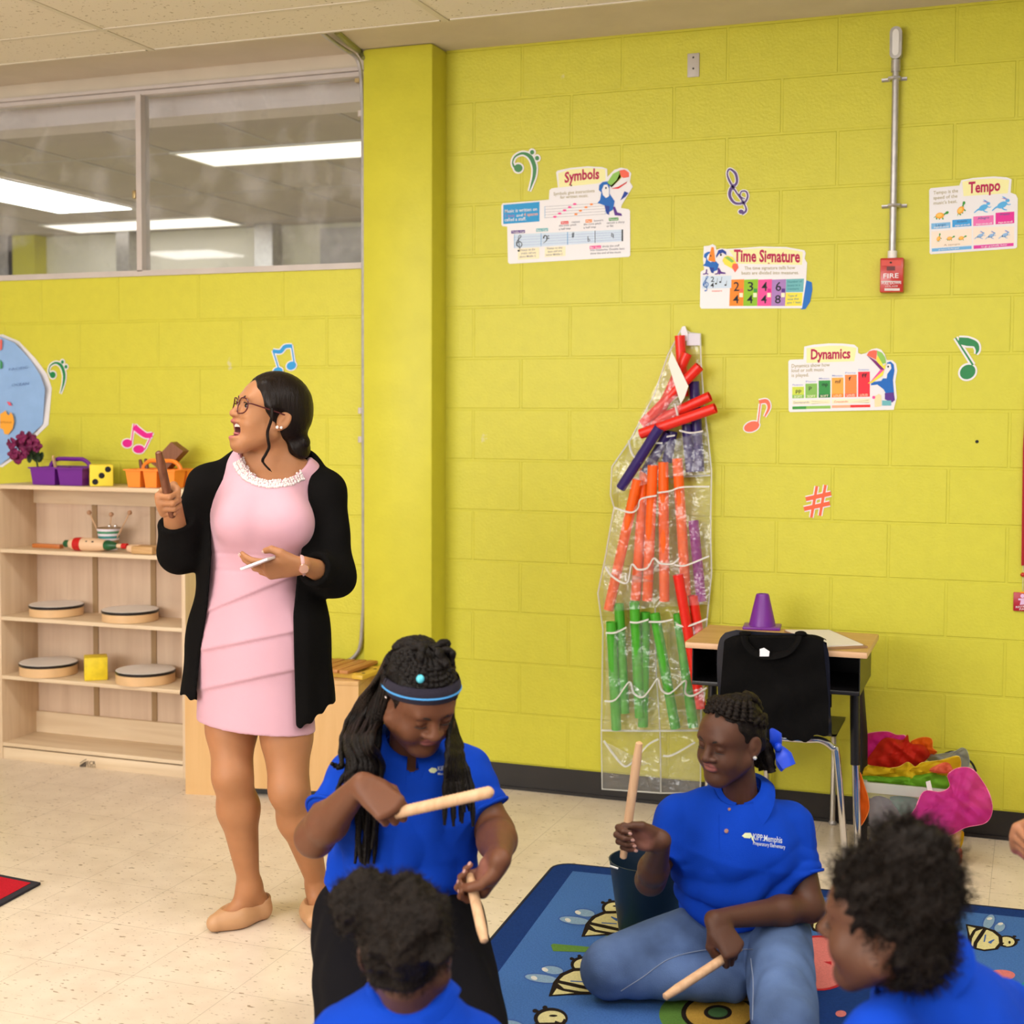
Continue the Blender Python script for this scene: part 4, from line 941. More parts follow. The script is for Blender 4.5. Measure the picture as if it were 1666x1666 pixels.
MB().box((-dx-.001, -dyv-.001, DZ-.022), (dx+.001, dyv+.001, DZ-.0012), M=RD, bev=.004).build('edge_band', M_edge, o)
b = MB(); w_ = dx-.022
b.box((-w_, -dyv+.01, DZ-.145), (w_, dyv-.02, DZ-.138), M=RD); b.box((-w_, dyv-.024, DZ-.138), (w_, dyv-.02, DZ-.022), M=RD)
for x in (-w_, w_-.003): b.box((x, -dyv+.01, DZ-.138), (x+.003, dyv-.02, DZ-.022), M=RD)
b.box((-w_, -dyv+.008, DZ-.146), (w_, -dyv+.014, DZ-.132), M=RD, bev=.002); b.build('book_box', M_blk, o)
for sx in (-1, 1):
    x = sx*(w_-.035)
    MB().tube([RD @ Vector((x, -.01, DZ-.145)), RD @ Vector((x+sx*.006, -.01, .33))], .0165, 14).build('upper_leg', M_blk, o)
    MB().tube([RD @ Vector((x+sx*.006, -.01, .34)), RD @ Vector((x+sx*.02, -.01, .02))], .013, 14).build('leg', M_chrome, o)
    MB().lathe(RD @ Vector((x+sx*.02, -.01, .0)), [(.017, .0005), (.019, .006), (.012, .016), (.008, .025)], 16).build('glide', M_steel, o)
    b = MB(); b.tube([RD @ Vector((x+sx*.012, .03, DZ-.145)), RD @ Vector((x+sx*.02, .12, .40)), RD @ Vector((x+sx*.022, .15, .02))], .013, 10, flat=(1.3, .6)); b.build('brace', M_blk, o)
# cone
c = F(1240, 1022, DZ)
o = empty('sports_cone', c, 'purple plastic sports cone standing on the school desk', 'cone')
Rc = Matrix.Translation(c) @ Matrix.Rotation(.12, 4, 'Z')
MB().box((-.066, -.055, .0005), (.066, .055, .011), M=Rc, bev=.003).build('base', M_pur, o)
tpz = W(1240, 966, c.y).z-DZ
MB().lathe(c, [(.048, .011), (.046, .02), (.024, tpz-.006), (.021, tpz), (.017, tpz), (.016, tpz-.02)], 32, cap=False).build('body', M_pur, o, 30)
# writing board with paper
pts = [F(1276, 1028, DZ+.001), F(1352, 1028, DZ+.001), F(1412, 1054, DZ+.001), F(1344, 1057, DZ+.001)]
o = tag(MB().prism(pts, (0, 0, .006)).build('clipboard', mat('brown_clipboard', (.33, .19, .09), rough=.6)), 'brown clipboard lying under white paper on the desk', 'clipboard')
c = sum(pts, Vector())/4
o = tag(MB().prism([c+(p-c)*.93+Vector((-.006, 0, .0062)) for p in pts], (0, 0, .003)).build('paper_stack', mat('white_paper', (.74, .70, .64), rough=.8)), 'white paper sheets lying on the clipboard on the desk', 'paper')
# chair
o = empty('school_chair', (1.45, -.35, 0), 'dark plastic school chair with chrome legs pushed under the desk', 'chair')
M_shell = mat('navy_black_shell', (.012, .013, .022), rough=.35)
def shell(u, v):
    # v 0 top of the back ... 1 front of the seat
    P = [(-.695, .795), (-.685, .74), (-.665, .62), (-.635, .52), (-.58, .45), (-.47, .425), (-.36, .43), (-.22, .435), (-.15, .42)]
    k = v*(len(P)-1); i = min(int(k), len(P)-2); t = k-i
    y = P[i][0]+(P[i+1][0]-P[i][0])*t; z = P[i][1]+(P[i+1][1]-P[i][1])*t
    hw = .185-.03*max(0, 1-v*5)**2; xx = (u-.5)*2; hw2 = hw
    return Vector((1.445+xx*hw2, y+.02*xx*xx*(1 if v < .45 else 0), z-.02*max(0, abs(xx)-.75)*4*max(0, .08-v)*8))
b = MB(); b.grid(lambda u, v: shell(u, v), 16, 30); b.grid(lambda u, v: shell(u, v)+Vector((0, .006, .006)), 16, 30)
b.build('shell', M_shell, o, 60)
fr = [W(1305, 1203, -.52), W(1335, 1204, -.51), W(1354, 1216, -.50), W(1362, 1234, -.49), W(1375, 1396, -.449)]
xL = 2*1.445
mir = lambda p: Vector((xL-p.x, p.y, p.z))
MB().tube(spline([mir(p) for p in reversed(fr)]+fr, 5), .0115, 12).build('rear_frame', M_chrome, o)
ff = [Vector((1.575, -.20, .42)), Vector((1.572, -.12, .40)), Vector((1.570, -.06, .30)), Vector((1.566, -.035, .012))]
MB().tube(spline([mir(p) for p in reversed(ff)]+ff, 5), .0115, 12).build('front_frame', M_chrome, o)
for p in (fr[-1], mir(fr[-1]), ff[-1], mir(ff[-1])): MB().lathe((p.x, p.y, 0), [(.014, .0005), (.016, .005), (.01, .016)], 14).build('glide', M_steel, o)
# black shirt on the back of the chair
o = empty('black_shirt', (1.44, -.66, .6), 'plain black shirt with a white neck tag draped over the chair back', 'shirt')
M_bshirt = mat('black_jersey', (.0055, .005, .0048), rough=.95, spec=.1, bump=.4, bscale=180)
bl = [(1172, 1205), (1165, 1150), (1168, 1100), (1176, 1050), (1184, 1037), (1205, 1032), (1225, 1033), (1260, 1037), (1300, 1036), (1322, 1033), (1338, 1040), (1345, 1075), (1347, 1130), (1350, 1190), (1332, 1200), (1318, 1206), (1300, 1200), (1260, 1207), (1220, 1203)]
def shirt_front(u, v):
    lx = 1178-12*v+0*(1-v); rx = 1339+9*min(1, v*1.6)
    top = 1034+10*abs(2*u-1)**6+3*math.sin(u*PI); bot = 1203+4*math.sin(u*19)+3*math.sin(u*41)-8*max(0, u-.85)*6
    uu = lx+(rx-lx)*u; vv = top+(bot-top)*v
    y = -.725+.055*v+.03*(2*u-1)**2-.009*math.sin(u*9+v*5)*v-.006*math.sin(u*23-v*8)*v-.004*math.sin(v*17+u*6)
    return W(uu, vv, y)
b = MB(); n1, n2 = 40, 30
b.grid(shirt_front, n1, n2); b.grid(lambda u, v: shirt_front(u, v*.75)+Vector((0, .075 if v > .05 else .012, .0 if v > .05 else .004)), n1, n2)
b.grid(lambda u, v: shirt_front(u, 0)*(1-v)+(shirt_front(u, .04)+Vector((0, .075, .004)))*v+Vector((0, 0, .008*math.sin(v*PI))), n1, 4)
b.build('cloth', M_bshirt, o, 60, recalc=False)
cl_ = [W(1213, 1033, -.71), W(1216, 1046, -.718), W(1230, 1060, -.714), W(1255, 1066, -.712), W(1282, 1060, -.714), W(1297, 1046, -.718), W(1302, 1033, -.71)]
cl_ = [p+Vector((0, -.022, 0)) for p in cl_]
MB().tube(spline(cl_, 5), .011, 8, flat=(1.3, .5)).build('collar', M_bshirt, o)
b = MB(); b.prism([W(1236, 1056, -.748), W(1243, 1054, -.748), W(1252, 1060, -.748), W(1251, 1068, -.75), W(1236, 1068, -.75)], (0, .002, 0)); b.build('neck_tag', P_('e9e6ea'), o)
for u0 in (1212, 1303): b = MB(); b.ball(W(u0, 1031, -.705), (.02, .02, .009), 12); b.build('shoulder_fold', M_bshirt, o)

# ================================================================== scarf bin
def plastic():
    m = bpy.data.materials.new('clear_bin_plastic'); m.use_nodes = True; nt = m.node_tree; L = nt.links.new
    b = nt.nodes['Principled BSDF']; b.inputs['Base Color'].default_value = (.80, .80, .80, 1); b.inputs['Roughness'].default_value = .25
    tr = nt.nodes.new('ShaderNodeBsdfTransparent'); mx = nt.nodes.new('ShaderNodeMixShader'); mx.inputs[0].default_value = .13
    L(tr.outputs[0], mx.inputs[1]); L(b.outputs[0], mx.inputs[2]); L(mx.outputs[0], nt.nodes['Material Output'].inputs[0]); return m
M_bin = plastic()
def sheer(name, c, op=.8):
    m = bpy.data.materials.new('sheer_'+name); m.use_nodes = True; nt = m.node_tree; L = nt.links.new
    b = nt.nodes['Principled BSDF']; b.inputs['Base Color'].default_value = (*c, 1); b.inputs['Roughness'].default_value = .6; b.inputs['Specular IOR Level'].default_value = .2
    tl_ = nt.nodes.new('ShaderNodeBsdfTranslucent'); tl_.inputs[0].default_value = (*c, 1)
    m0 = nt.nodes.new('ShaderNodeMixShader'); m0.inputs[0].default_value = .4; L(b.outputs[0], m0.inputs[1]); L(tl_.outputs[0], m0.inputs[2])
    tr = nt.nodes.new('ShaderNodeBsdfTransparent'); tr.inputs[0].default_value = (.5+.5*c[0], .5+.5*c[1], .5+.5*c[2], 1)
    mx = nt.nodes.new('ShaderNodeMixShader'); mx.inputs[0].default_value = op; L(tr.outputs[0], mx.inputs[1]); L(m0.outputs[0], mx.inputs[2])
    L(mx.outputs[0], nt.nodes['Material Output'].inputs[0]); return m
bx0, bx1, by0, by1 = 1.722, 2.045, -.392, -.03; bh = .262
o = empty('storage_bin', (1.88, -.21, 0), 'clear plastic storage bin full of coloured scarves by the desk', 'bin')
b = MB(); t = .003; tp = .02
def ring(i, z, e): return [(bx0+i+e, by0+i+e, z), (bx1-i-e, by0+i+e, z), (bx1-i-e, by1-i-e, z), (bx0+i+e, by1-i-e, z)]
V = ring(0, .001, tp)+ring(0, bh, 0)+ring(t, bh, 0)+ring(t, .005, tp); Fq = [(3, 2, 1, 0), (12, 13, 14, 15)]
for k in range(3):
    for i in range(4): Fq.append((k*4+i, k*4+(i+1) % 4, k*4+4+(i+1) % 4, k*4+4+i))
b.add(V, Fq); b.build('tub', M_bin, o, 25)
M_rim = mat('frosted_rim', (.66, .66, .60), rough=.35, alpha=.55)
b = MB(); e = .012
for a, c in (((bx0-e, by0-e), (bx1+e, by0+.002)), ((bx0-e, by1-.002), (bx1+e, by1+e)), ((bx0-e, by0+.002), (bx0+.002, by1-.002)), ((bx1-.002, by0+.002), (bx1+e, by1-.002))):
    b.box((*a, bh-.034), (*c, bh), bev=.002)
b.build('rim', M_rim, o, 25)
def puff(name, m, px, y0, bulge, label, fold=.012, seed=0, hem=None, cx=None, group='chiffon scarves heaped in the bin'):
    rr = random.Random(seed); S5 = lambda q: (1380+q[0]/6.408, 1170+q[1]/6.408)
    P = spline([Vector((a, b, 0)) for a, b in px], 5, True); N = len(P)
    c = sum(P, Vector())/N if cx is None else Vector((*cx, 0)); K = 10; V = []; Q = []
    ph = [rr.uniform(0, 6) for _ in range(6)]
    def pt(i, k, side):
        t = k/K; q = c.lerp(P[i], t); uv = S5((q.x, q.y)); th = 2*PI*i/N
        fo = fold*((math.sin(th*7+ph[1])*.5+math.sin(th*11+ph[2])*.35)*max(0, t-.45)*1.6+math.sin(q.x*.022+q.y*.012+ph[3])*.6+math.sin(q.x*.035-q.y*.04+ph[4])*.5+math.sin(q.x*.075+q.y*.02+ph[0])*.3)
        y = y0-side*(bulge*math.sqrt(max(0, 1-t*t))+ (abs(fo) if side < 0 else 0))+ (fo if side > 0 else 0)
        w_ = W(*uv, y); w_.y = min(w_.y, -.004); return w_
    for side in (1, -.5):
        o0 = len(V)
        V += [pt(i, max(k, .02), side) for k in range(K+1) for i in range(N)]
        Q += [(o0+k*N+i, o0+k*N+(i+1) % N, o0+(k+1)*N+(i+1) % N, o0+(k+1)*N+i) for k in range(K) for i in range(N)]
    oo = empty(name, W(*S5((c.x, c.y)), y0), label, 'scarf', group)
    bb = MB(); bb.add(V, Q); bb.build('cloth', m, oo, 80)
    if hem: MB().tube([pt(i, K, 1) for i in range(N)], .0016, 5, closed=True).build('hem', hem, oo)
    return oo
S_mag = sheer('magenta', (.72, .02, .30), .85); S_red = sheer('red', (.62, .025, .012), .95); S_ora = sheer('orange', (.85, .16, .01), .85); S_yel = sheer('yellow', (.85, .60, .02), .85); S_grn = sheer('green', (.20, .50, .03), .85); S_gry = sheer('grey', (.42, .43, .43), .55); S_pnk = sheer('pink', (.85, .07, .48), .55); S_blu = sheer('blue', (.10, .14, .55), .8); S_cor = sheer('coral', (.9, .22, .12), .8); S_tea = sheer('teal', (.03, .22, .14), .9); S_drk = sheer('plum', (.10, .05, .08), .9)
H_pk = mat('hem_pink', (.85, .25, .45), rough=.6); H_yl = mat('hem_yellow', (.85, .65, .1), rough=.6); H_or = mat('hem_orange', (.9, .3, .05), rough=.6)
puff('scarf', S_mag, [(120, 390), (130, 215), (210, 150), (400, 130), (500, 165), (600, 180), (560, 330), (300, 420)], -.10, .05, 'magenta chiffon scarf at the back left of the bin', seed=1, hem=H_pk)
puff('scarf', S_ora, [(640, 300), (660, 230), (780, 190), (870, 210), (880, 300), (920, 350), (760, 420), (640, 380)], -.13, .04, 'orange chiffon scarf standing up at the back of the bin', seed=2, hem=H_or)
puff('scarf', S_red, [(180, 490), (260, 330), (380, 195), (560, 215), (620, 160), (650, 250), (780, 270), (850, 360), (800, 440), (700, 510), (420, 560)], -.19, .07, 'bright red chiffon scarf heaped in the middle of the bin', .016, seed=3)
puff('scarf', S_gry, [(780, 350), (900, 370), (1100, 340), (1190, 300), (1245, 350), (1250, 500), (1080, 560), (860, 450)], -.12, .035, 'grey sheer scarf at the back right of the bin', seed=4, hem=P_('9a9f9f'))
puff('scarf', S_grn, [(135, 640), (180, 590), (480, 600), (800, 570), (960, 550), (1080, 690), (980, 770), (700, 740), (400, 690)], -.33, .045, 'green chiffon scarf along the front rim of the bin', seed=5)
puff('scarf', S_yel, [(130, 600), (180, 480), (330, 515), (520, 500), (620, 450), (700, 500), (770, 455), (960, 430), (1155, 390), (1140, 560), (900, 620), (720, 700), (430, 680), (280, 600)], -.29, .06, 'yellow chiffon scarf with ruffled hem on top of the bin', .02, seed=6, hem=H_yl)
puff('scarf', S_cor, [(850, 520), (1000, 450), (1070, 480), (1080, 560), (900, 560)], -.36, .02, 'coral scarf showing through the yellow scarf at right', seed=8)
puff('scarf', S_pnk, [(620, 1110), (700, 930), (790, 755), (960, 760), (1060, 700), (1040, 580), (1150, 510), (1290, 520), (1400, 650), (1480, 800), (1500, 960), (1430, 1080), (1220, 1130), (990, 1220)], -.43, .035, 'hot pink sheer scarf hanging over the front right of the bin', .014, seed=7, hem=H_pk)
puff('scarf', S_ora, [(115, 560), (170, 700), (212, 850), (205, 980), (120, 1115), (112, 900)], -.405, .012, 'orange red scarf hanging down the left side of the bin', .004, seed=9, hem=H_or)
inside = 'scarves showing through the clear bin wall'
puff('scarf', S_drk, [(235, 830), (420, 830), (560, 990), (640, 1200), (400, 1250), (240, 1150)], -.33, .03, 'plum scarf showing through the left of the bin wall', seed=11, group=inside)
puff('scarf', S_tea, [(440, 810), (720, 830), (700, 950), (590, 1050), (520, 950)], -.345, .02, 'teal scarf showing through the middle of the bin wall', seed=12, group=inside)
puff('scarf', S_blu, [(225, 1240), (330, 1290), (420, 1380), (330, 1450), (220, 1420)], -.33, .02, 'blue scarf at the bottom left inside the bin', seed=13, group=inside)
puff('scarf', S_yel, [(960, 1250), (1190, 1160), (1180, 1330), (1060, 1370)], -.34, .02, 'yellow scarf showing low through the right of the bin', seed=14, group=inside)
puff('scarf', S_cor, [(1050, 1380), (1180, 1350), (1165, 1530), (1050, 1540), (800, 1530), (820, 1420)], -.33, .03, 'coral orange scarf at the bottom right inside the bin', seed=15, group=inside)
puff('scarf', S_drk, [(430, 1250), (700, 1000), (950, 1150), (1000, 1400), (700, 1500), (420, 1450)], -.26, .06, 'dark scarf bundle in the centre of the bin', seed=16, group=inside)
tag(MB().tube(spline([W(1538, 1226, -.10), W(1550, 1223, -.11), W(1562, 1228, -.12), W(1580, 1240, -.10), W(1588, 1255, -.09)], 6), .004, 8).build('black_cable', ink), 'black cable looping over the grey scarf', 'cable')
b = MB(); b.prism([W(1380+p[0]/6.408, 1170+p[1]/6.408, -.408) for p in ((808, 655), (855, 640), (880, 745), (828, 750))], (0, .002, 0)); tag(b.build('care_tag', P_('e4e2da')), 'white cloth tag hanging over the front rim of the bin', 'tag')

# ================================================================== bag of tuned tubes on the wall
def vinyl():
    m = bpy.data.materials.new('clear_vinyl'); m.use_nodes = True; nt = m.node_tree; L = nt.links.new
    nt.nodes.remove(nt.nodes['Principled BSDF'])
    tr = nt.nodes.new('ShaderNodeBsdfTransparent'); tr.inputs[0].default_value = (.97, .97, .965, 1)
    df = nt.nodes.new('ShaderNodeBsdfDiffuse'); df.inputs[0].default_value = (.85, .85, .83, 1)
    gl = nt.nodes.new('ShaderNodeBsdfGlossy'); gl.inputs['Roughness'].default_value = .2
    n = nt.nodes.new('ShaderNodeTexNoise'); n.inputs['Scale'].default_value = 11; n.inputs['Detail'].default_value = 3; geo = nt.nodes.new('ShaderNodeNewGeometry'); L(geo.outputs['Position'], n.inputs['Vector'])
    bp = nt.nodes.new('ShaderNodeBump'); bp.inputs['Distance'].default_value = .03; bp.inputs['Strength'].default_value = .8; L(n.outputs['Fac'], bp.inputs['Height']); L(bp.outputs[0], gl.inputs['Normal'])
    m1 = nt.nodes.new('ShaderNodeMixShader'); m1.inputs[0].default_value = .055; L(tr.outputs[0], m1.inputs[1]); L(df.outputs[0], m1.inputs[2])
    m2 = nt.nodes.new('ShaderNodeMixShader'); m2.inputs[0].default_value = .06; L(m1.outputs[0], m2.inputs[1]); L(gl.outputs[0], m2.inputs[2])
    L(m2.outputs[0], nt.nodes['Material Output'].inputs[0]); return m
M_vin = vinyl(); M_weld = mat('vinyl_weld', (.80, .80, .76), rough=.35, alpha=.75)
S6 = lambda x, y: (950+x/4.384, 520+y/4.384); S7 = lambda x, y: (950+x/3.876, 880+y/3.876)
hang = empty('tube_organiser', W(1080, 900, -.03), 'clear vinyl pocket organiser of coloured tubes hung askew on the wall', 'organiser')
def vsheet(name, pts, y, wav=.006):
    c = sum((Vector((*p, 0)) for p in pts), Vector())/len(pts); P = []
    for i, p in enumerate(pts):
        q = pts[(i+1) % len(pts)]
        for k in range(4): P.append((p[0]+(q[0]-p[0])*k/4, p[1]+(q[1]-p[1])*k/4))
    N = len(P); V = []; Q = []; K = 8
    for k in range(K+1):
        t = max(k/K, .01)
        for i, p in enumerate(P):
            u, v = c.x+(p[0]-c.x)*t, c.y+(p[1]-c.y)*t
            V.append(W(u, v, y+wav*(math.sin(u*.11+v*.03)+math.sin(v*.07-u*.05))*.5))
    for k in range(K): Q += [(k*N+i, k*N+(i+1) % N, (k+1)*N+(i+1) % N, (k+1)*N+i) for i in range(N)]
    b = MB(); b.add(V, Q); return b.build(name, M_vin, hang, 80)
outl = [S6(760, 95), S6(830, 100), S6(835, 300), S6(860, 650), S6(885, 830), S6(910, 1080), S6(905, 1400), S7(800, 0), S7(805, 200), S7(770, 560), S7(740, 900), S7(735, 1590), S7(480, 1590), S7(115, 1565), S7(110, 1200), S7(120, 560), S7(88, 330), S7(140, 80), S6(165, 1620), S6(215, 1340), S6(190, 1250), S6(200, 1050), S6(330, 860), S6(500, 540), S6(600, 250), S6(700, 60)]
vsheet('back_sheet', outl, -.02, .008)
vsheet('pocket', [S6(600, 300), S6(745, 480), S6(700, 600), S6(640, 780), S6(400, 830), S6(330, 860), S6(420, 650)], -.115)
vsheet('pocket', [S6(330, 900), S6(430, 1010), S6(560, 880), S6(870, 790), S6(900, 1100), S6(600, 1120), S6(420, 1180), S6(200, 1250)], -.10)
vsheet('pocket', [S6(215, 1340), S6(330, 1375), S6(410, 1280), S6(620, 1215), S6(900, 1190), S6(905, 1580), S7(800, 90), S7(590, 150), S7(270, 265), S7(130, 160)], -.10)
vsheet('pocket', [S7(130, 160), S7(270, 265), S7(440, 110), S7(580, 150), S7(790, 95), S7(795, 400), S7(450, 420), S7(120, 450)], -.112)
vsheet('pocket', [S7(135, 580), S7(270, 545), S7(290, 512), S7(560, 495), S7(620, 540), S7(780, 490), S7(760, 920), S7(620, 980), S7(480, 880), S7(360, 985), S7(280, 890), S7(140, 1010)], -.10)
vsheet('pocket', [S7(140, 1010), S7(280, 890), S7(360, 985), S7(480, 880), S7(540, 960), S7(640, 970), S7(770, 920), S7(740, 1200), S7(120, 1195)], -.112)
vsheet('pocket', [S7(120, 1260), S7(250, 1420), S7(470, 1260), S7(520, 1350), S7(735, 1260), S7(735, 1590), S7(480, 1590), S7(115, 1565)], -.06)
def weld(pts, S, y=-.118, r=.0028): MB().tube(spline([W(*S(*p), y) for p in pts], 5), r, 6, flat=(1.6, .6)).build('weld_seam', M_weld, hang)
weld([(650, 600), (672, 690), (705, 745)], S6); weld([(680, 790), (760, 808), (850, 795)], S6); weld([(320, 860), (345, 960), (410, 1020)], S6); weld([(500, 880), (560, 880)], S6, -.11); weld([(590, 835), (650, 825)], S6, -.11)
weld([(215, 1340), (330, 1375), (385, 1345), (405, 1280), (520, 1255)], S6); weld([(525, 1235), (615, 1222), (700, 1195), (895, 1190)], S6)
weld([(135, 160), (180, 225), (270, 265), (300, 150), (340, 180), (400, 170), (440, 110), (480, 140), (555, 145), (600, 110)], S7); weld([(570, 150), (640, 155), (790, 95)], S7)
weld([(138, 580), (200, 578), (268, 545)], S7); weld([(290, 512), (340, 515), (408, 495)], S7); weld([(410, 510), (490, 510), (560, 495)], S7); weld([(580, 525), (650, 538), (780, 490)], S7)
weld([(130, 1010), (200, 1000), (285, 890), (315, 960), (370, 985), (420, 930), (465, 870), (490, 940), (545, 960), (640, 880), (640, 960), (690, 975), (775, 925)], S7)
weld([(125, 1260), (230, 1400), (290, 1410), (400, 1290), (470, 1250)], S7, -.065); weld([(500, 1355), (560, 1350), (700, 1270)], S7, -.065)
weld([(110, 1195), (400, 1198), (740, 1195)], S7, -.03); weld([(450, 420), (455, 800), (480, 1200), (485, 1585)], S7, -.03, .002); weld([(608, 1125), (900, 1110)], S6, -.03)
ol = [W(u, v, -.024) for u, v in outl]; MB().tube(ol, .003, 6, closed=True).build('edge_binding', M_weld, hang)
b = MB(); b.box((W(*S6(735, 100), -.02).x, -.026, W(*S6(735, 185), -.02).z), (W(*S6(830, 100), -.02).x, -.018, W(*S6(735, 100), -.02).z)); b.build('top_strip', P_('dcd8e2'), hang)
hk = MB(); hk.prism([W(*S6(*p), -.03) for p in ((690, 85), (700, 50), (720, 45), (740, 100), (742, 150), (700, 150))], (0, .012, 0)); hk.build('wall_hook', P_('ece8f0'), hang)
b = MB(); b.prism([W(*S6(*p), -.122) for p in ((625, 225), (745, 475), (715, 560), (690, 600), (600, 310))], (0, .002, 0)); b.build('card_strip', P_('e6e6da'), hang)
def tube_thing(a, b_, ya, yb, m, label, marks=None, r=.0195):
    A, Bq = W(*a, ya), W(*b_, yb); d = (Bq-A).normalized()
    o = empty('percussion_tube', A, label, 'tube', 'tuned plastic tubes in the organiser')
    L_ = (Bq-A).length; n = 26
    MB().lathe(A, [(r-.0016, L_*.98), (r-.0016, 0), (r, 0), (r, L_), (r-.0016, L_)], n, d, cap=False).build('shell', m, o, 40)
    if marks is not None:
        f = MB(); toc = (Vector(CAM.tolist())-A); sd = d.cross(toc).normalized()*-1; fr_ = sd.cross(d)
        def on(t, s_): an = s_/r; return A+d*(L_*t)+(fr_*math.cos(an)+sd*math.sin(an))*(r+.0006)
        def disc(t, s0, rad, N=14, inner=0):
            O = [on(t+rad*math.sin(2*PI*k/N)/L_, s0+rad*math.cos(2*PI*k/N)) for k in range(N)]
            if inner:
                I = [on(t+inner*math.sin(2*PI*k/N)/L_, s0+inner*math.cos(2*PI*k/N)) for k in range(N)]
                f.add(O+I, [(k, (k+1) % N, N+(k+1) % N, N+k) for k in range(N)])
            else: f.sheet(O)
        rr = random.Random(int(a[0])); t0, kind = marks
        disc(t0, -.002, .0075, inner=.0045); disc(t0, -.002, .0025)
        for k in range(9): disc(t0+rr.uniform(-.035, .05)/L_*1.0, rr.uniform(-.017, .017), rr.uniform(.001, .002), 6)
        for k in range(3): q0_ = t0+.055/L_; f.sheet([on(q0_+.008*k/L_, -.006), on(q0_+(.008*k+.006)/L_, -.006), on(q0_+(.008*k+.006)/L_, .006), on(q0_+.008*k/L_, .006)])
        f.build('printed_marks', ink, o, 0)
    return o
T_red = mat('tube_red', (.80, .022, .012), rough=.3); T_org = mat('tube_orange', (.95, .13, .008), rough=.3); T_nav = mat('tube_navy', (.035, .018, .14), rough=.3); T_grn = mat('tube_green', (.075, .42, .03), rough=.3); T_pur = mat('tube_purple', (.27, .012, .22), rough=.3)
tube_thing((1106, 546), (1112, 645), -.045, -.04, T_red, 'red tube at the very top of the organiser, pointing straight up')
tube_thing((1118, 575), (1070, 680), -.075, -.07, T_red, 'second red tube from the top, behind the white card strip')
tube_thing((1138, 596), (1046, 690), -.10, -.09, T_red, 'third red tube from the top, slanting lower left')
tube_thing((1155, 645), (1048, 694), -.09, -.07, T_red, 'upper one of the two long red tubes lying across the organiser', (.55, 1))
tube_thing((1164, 664), (1042, 706), -.13, -.11, T_red, 'lower one of the two long red tubes lying across the organiser', (.5, 1))
tube_thing((1129, 621), (1138, 767), -.045, -.045, T_nav, 'tall navy tube along the right edge of the organiser')
tube_thing((1117, 690), (1124, 768), -.05, -.05, T_nav, 'short navy tube left of the tall navy one')
tube_thing((1073, 695), (1010, 794), -.13, -.09, T_nav, 'front navy blue tube slanting across in front of the red tubes', (.45, 1))
tube_thing((1087, 704), (1050, 768), -.07, -.06, T_nav, 'dark navy tube behind the slanting blue one')
tube_thing((1094, 702), (1085, 752), -.055, -.055, T_nav, 'wide looking navy tube behind the orange tube tops')
tube_thing((1037, 780), (990, 992), -.09, -.07, T_org, 'leftmost orange tube, hanging lowest', (.48, 1))
tube_thing((1049, 762), (1034, 976), -.055, -.06, T_org, 'second orange tube from the left', (.52, 1))
tube_thing((1062, 757), (1053, 977), -.095, -.07, T_org, 'third orange tube from the left', (.50, 1))
tube_thing((1079, 752), (1081, 978), -.09, -.07, T_org, 'fourth orange tube from the left', (.5, 1))
tube_thing((1102, 746), (1116, 968), -.085, -.06, T_org, 'rightmost orange tube beside the purple one', (.45, 1))
tube_thing((1128, 847), (1141, 978), -.06, -.06, T_pur, 'purple tube right of the orange tubes', (.62, 1))
tube_thing((1103, 935), (1141, 1152), -.115, -.085, T_red, 'long red tube standing lower right in front of greens', (.5, 1))
tube_thing((1127, 969), (1141, 1060), -.075, -.06, T_red, 'short red tube behind the long lower red tube')
tube_thing((994, 1012), (1003, 1187), -.09, -.07, T_grn, 'leftmost green tube, front of the pair', (.52, 1))
tube_thing((1007, 982), (1016, 1160), -.055, -.055, T_grn, 'green tube behind the leftmost green tube', (.55, 1))
tube_thing((1032, 979), (1041, 1167), -.09, -.07, T_grn, 'tallest green tube, third from the left', (.5, 1))
tube_thing((1050, 996), (1046, 1182), -.05, -.055, T_grn, 'green tube half hidden behind the tallest green tube')
tube_thing((1065, 998), (1099, 1185), -.09, -.07, T_grn, 'slanting green tube right of the tallest one', (.52, 1))
tube_thing((1103, 998), (1128, 1183), -.06, -.06, T_grn, 'rightmost green tube, partly covered by the long red tube', (.5, 1))

# ================================================================== rugs, bucket
M_rugd = mat('rug_dark_blue', (.011, .040, .18), rough=.95, spec=.1, bump=1.2, bscale=420, var=.12, vscale=160); M_rugl = mat('rug_light_blue', (.058, .155, .42), rough=.95, spec=.1, bump=1.2, bscale=420, var=.16, vscale=200)
carpet = lambda n, c: mat('rug_'+n, c, rough=.95, spec=.1, bump=1.2, bscale=420, var=.12, vscale=220)
O_ = F(905, 1408); ex = Vector((.9985, .055, 0)); ey = Vector((.062, -.998, 0))
rp = lambda a, b, z=0: Vector((O_.x+ex.x*a+ey.x*b, O_.y+ex.y*a+ey.y*b, z))
rug = empty('bee_rug', rp(1.0, 1.2), 'blue classroom rug patterned with yellow bees under the children', 'rug')
b = MB(); out = []
for (cx_, cy_, a0) in ((.06, .06, PI), (2.3, .06, 1.5*PI), (2.3, 3.0, 0), (.06, 3.0, .5*PI)):
    for k in range(6): t = a0+k*PI/10; out.append(rp(cx_+.06*math.cos(t), cy_+.06*math.sin(t), .001))
b.mat(M_rugd).prism(out, (0, 0, .009))
b.build('pile', None, rug, 40)
MB().tube([p+Vector((0, 0, .0055)) for p in out], .0058, 8, closed=True).build('binding', mat('rug_binding', (.012, .016, .035), rough=.9), rug)
fl = Flat(lambda q, n=0: F(800+q[0]/5.206, 1380+q[1]/5.206, .0105+.0002*n))
LBm = M_rugl
inn = [F(947, 1424), None]
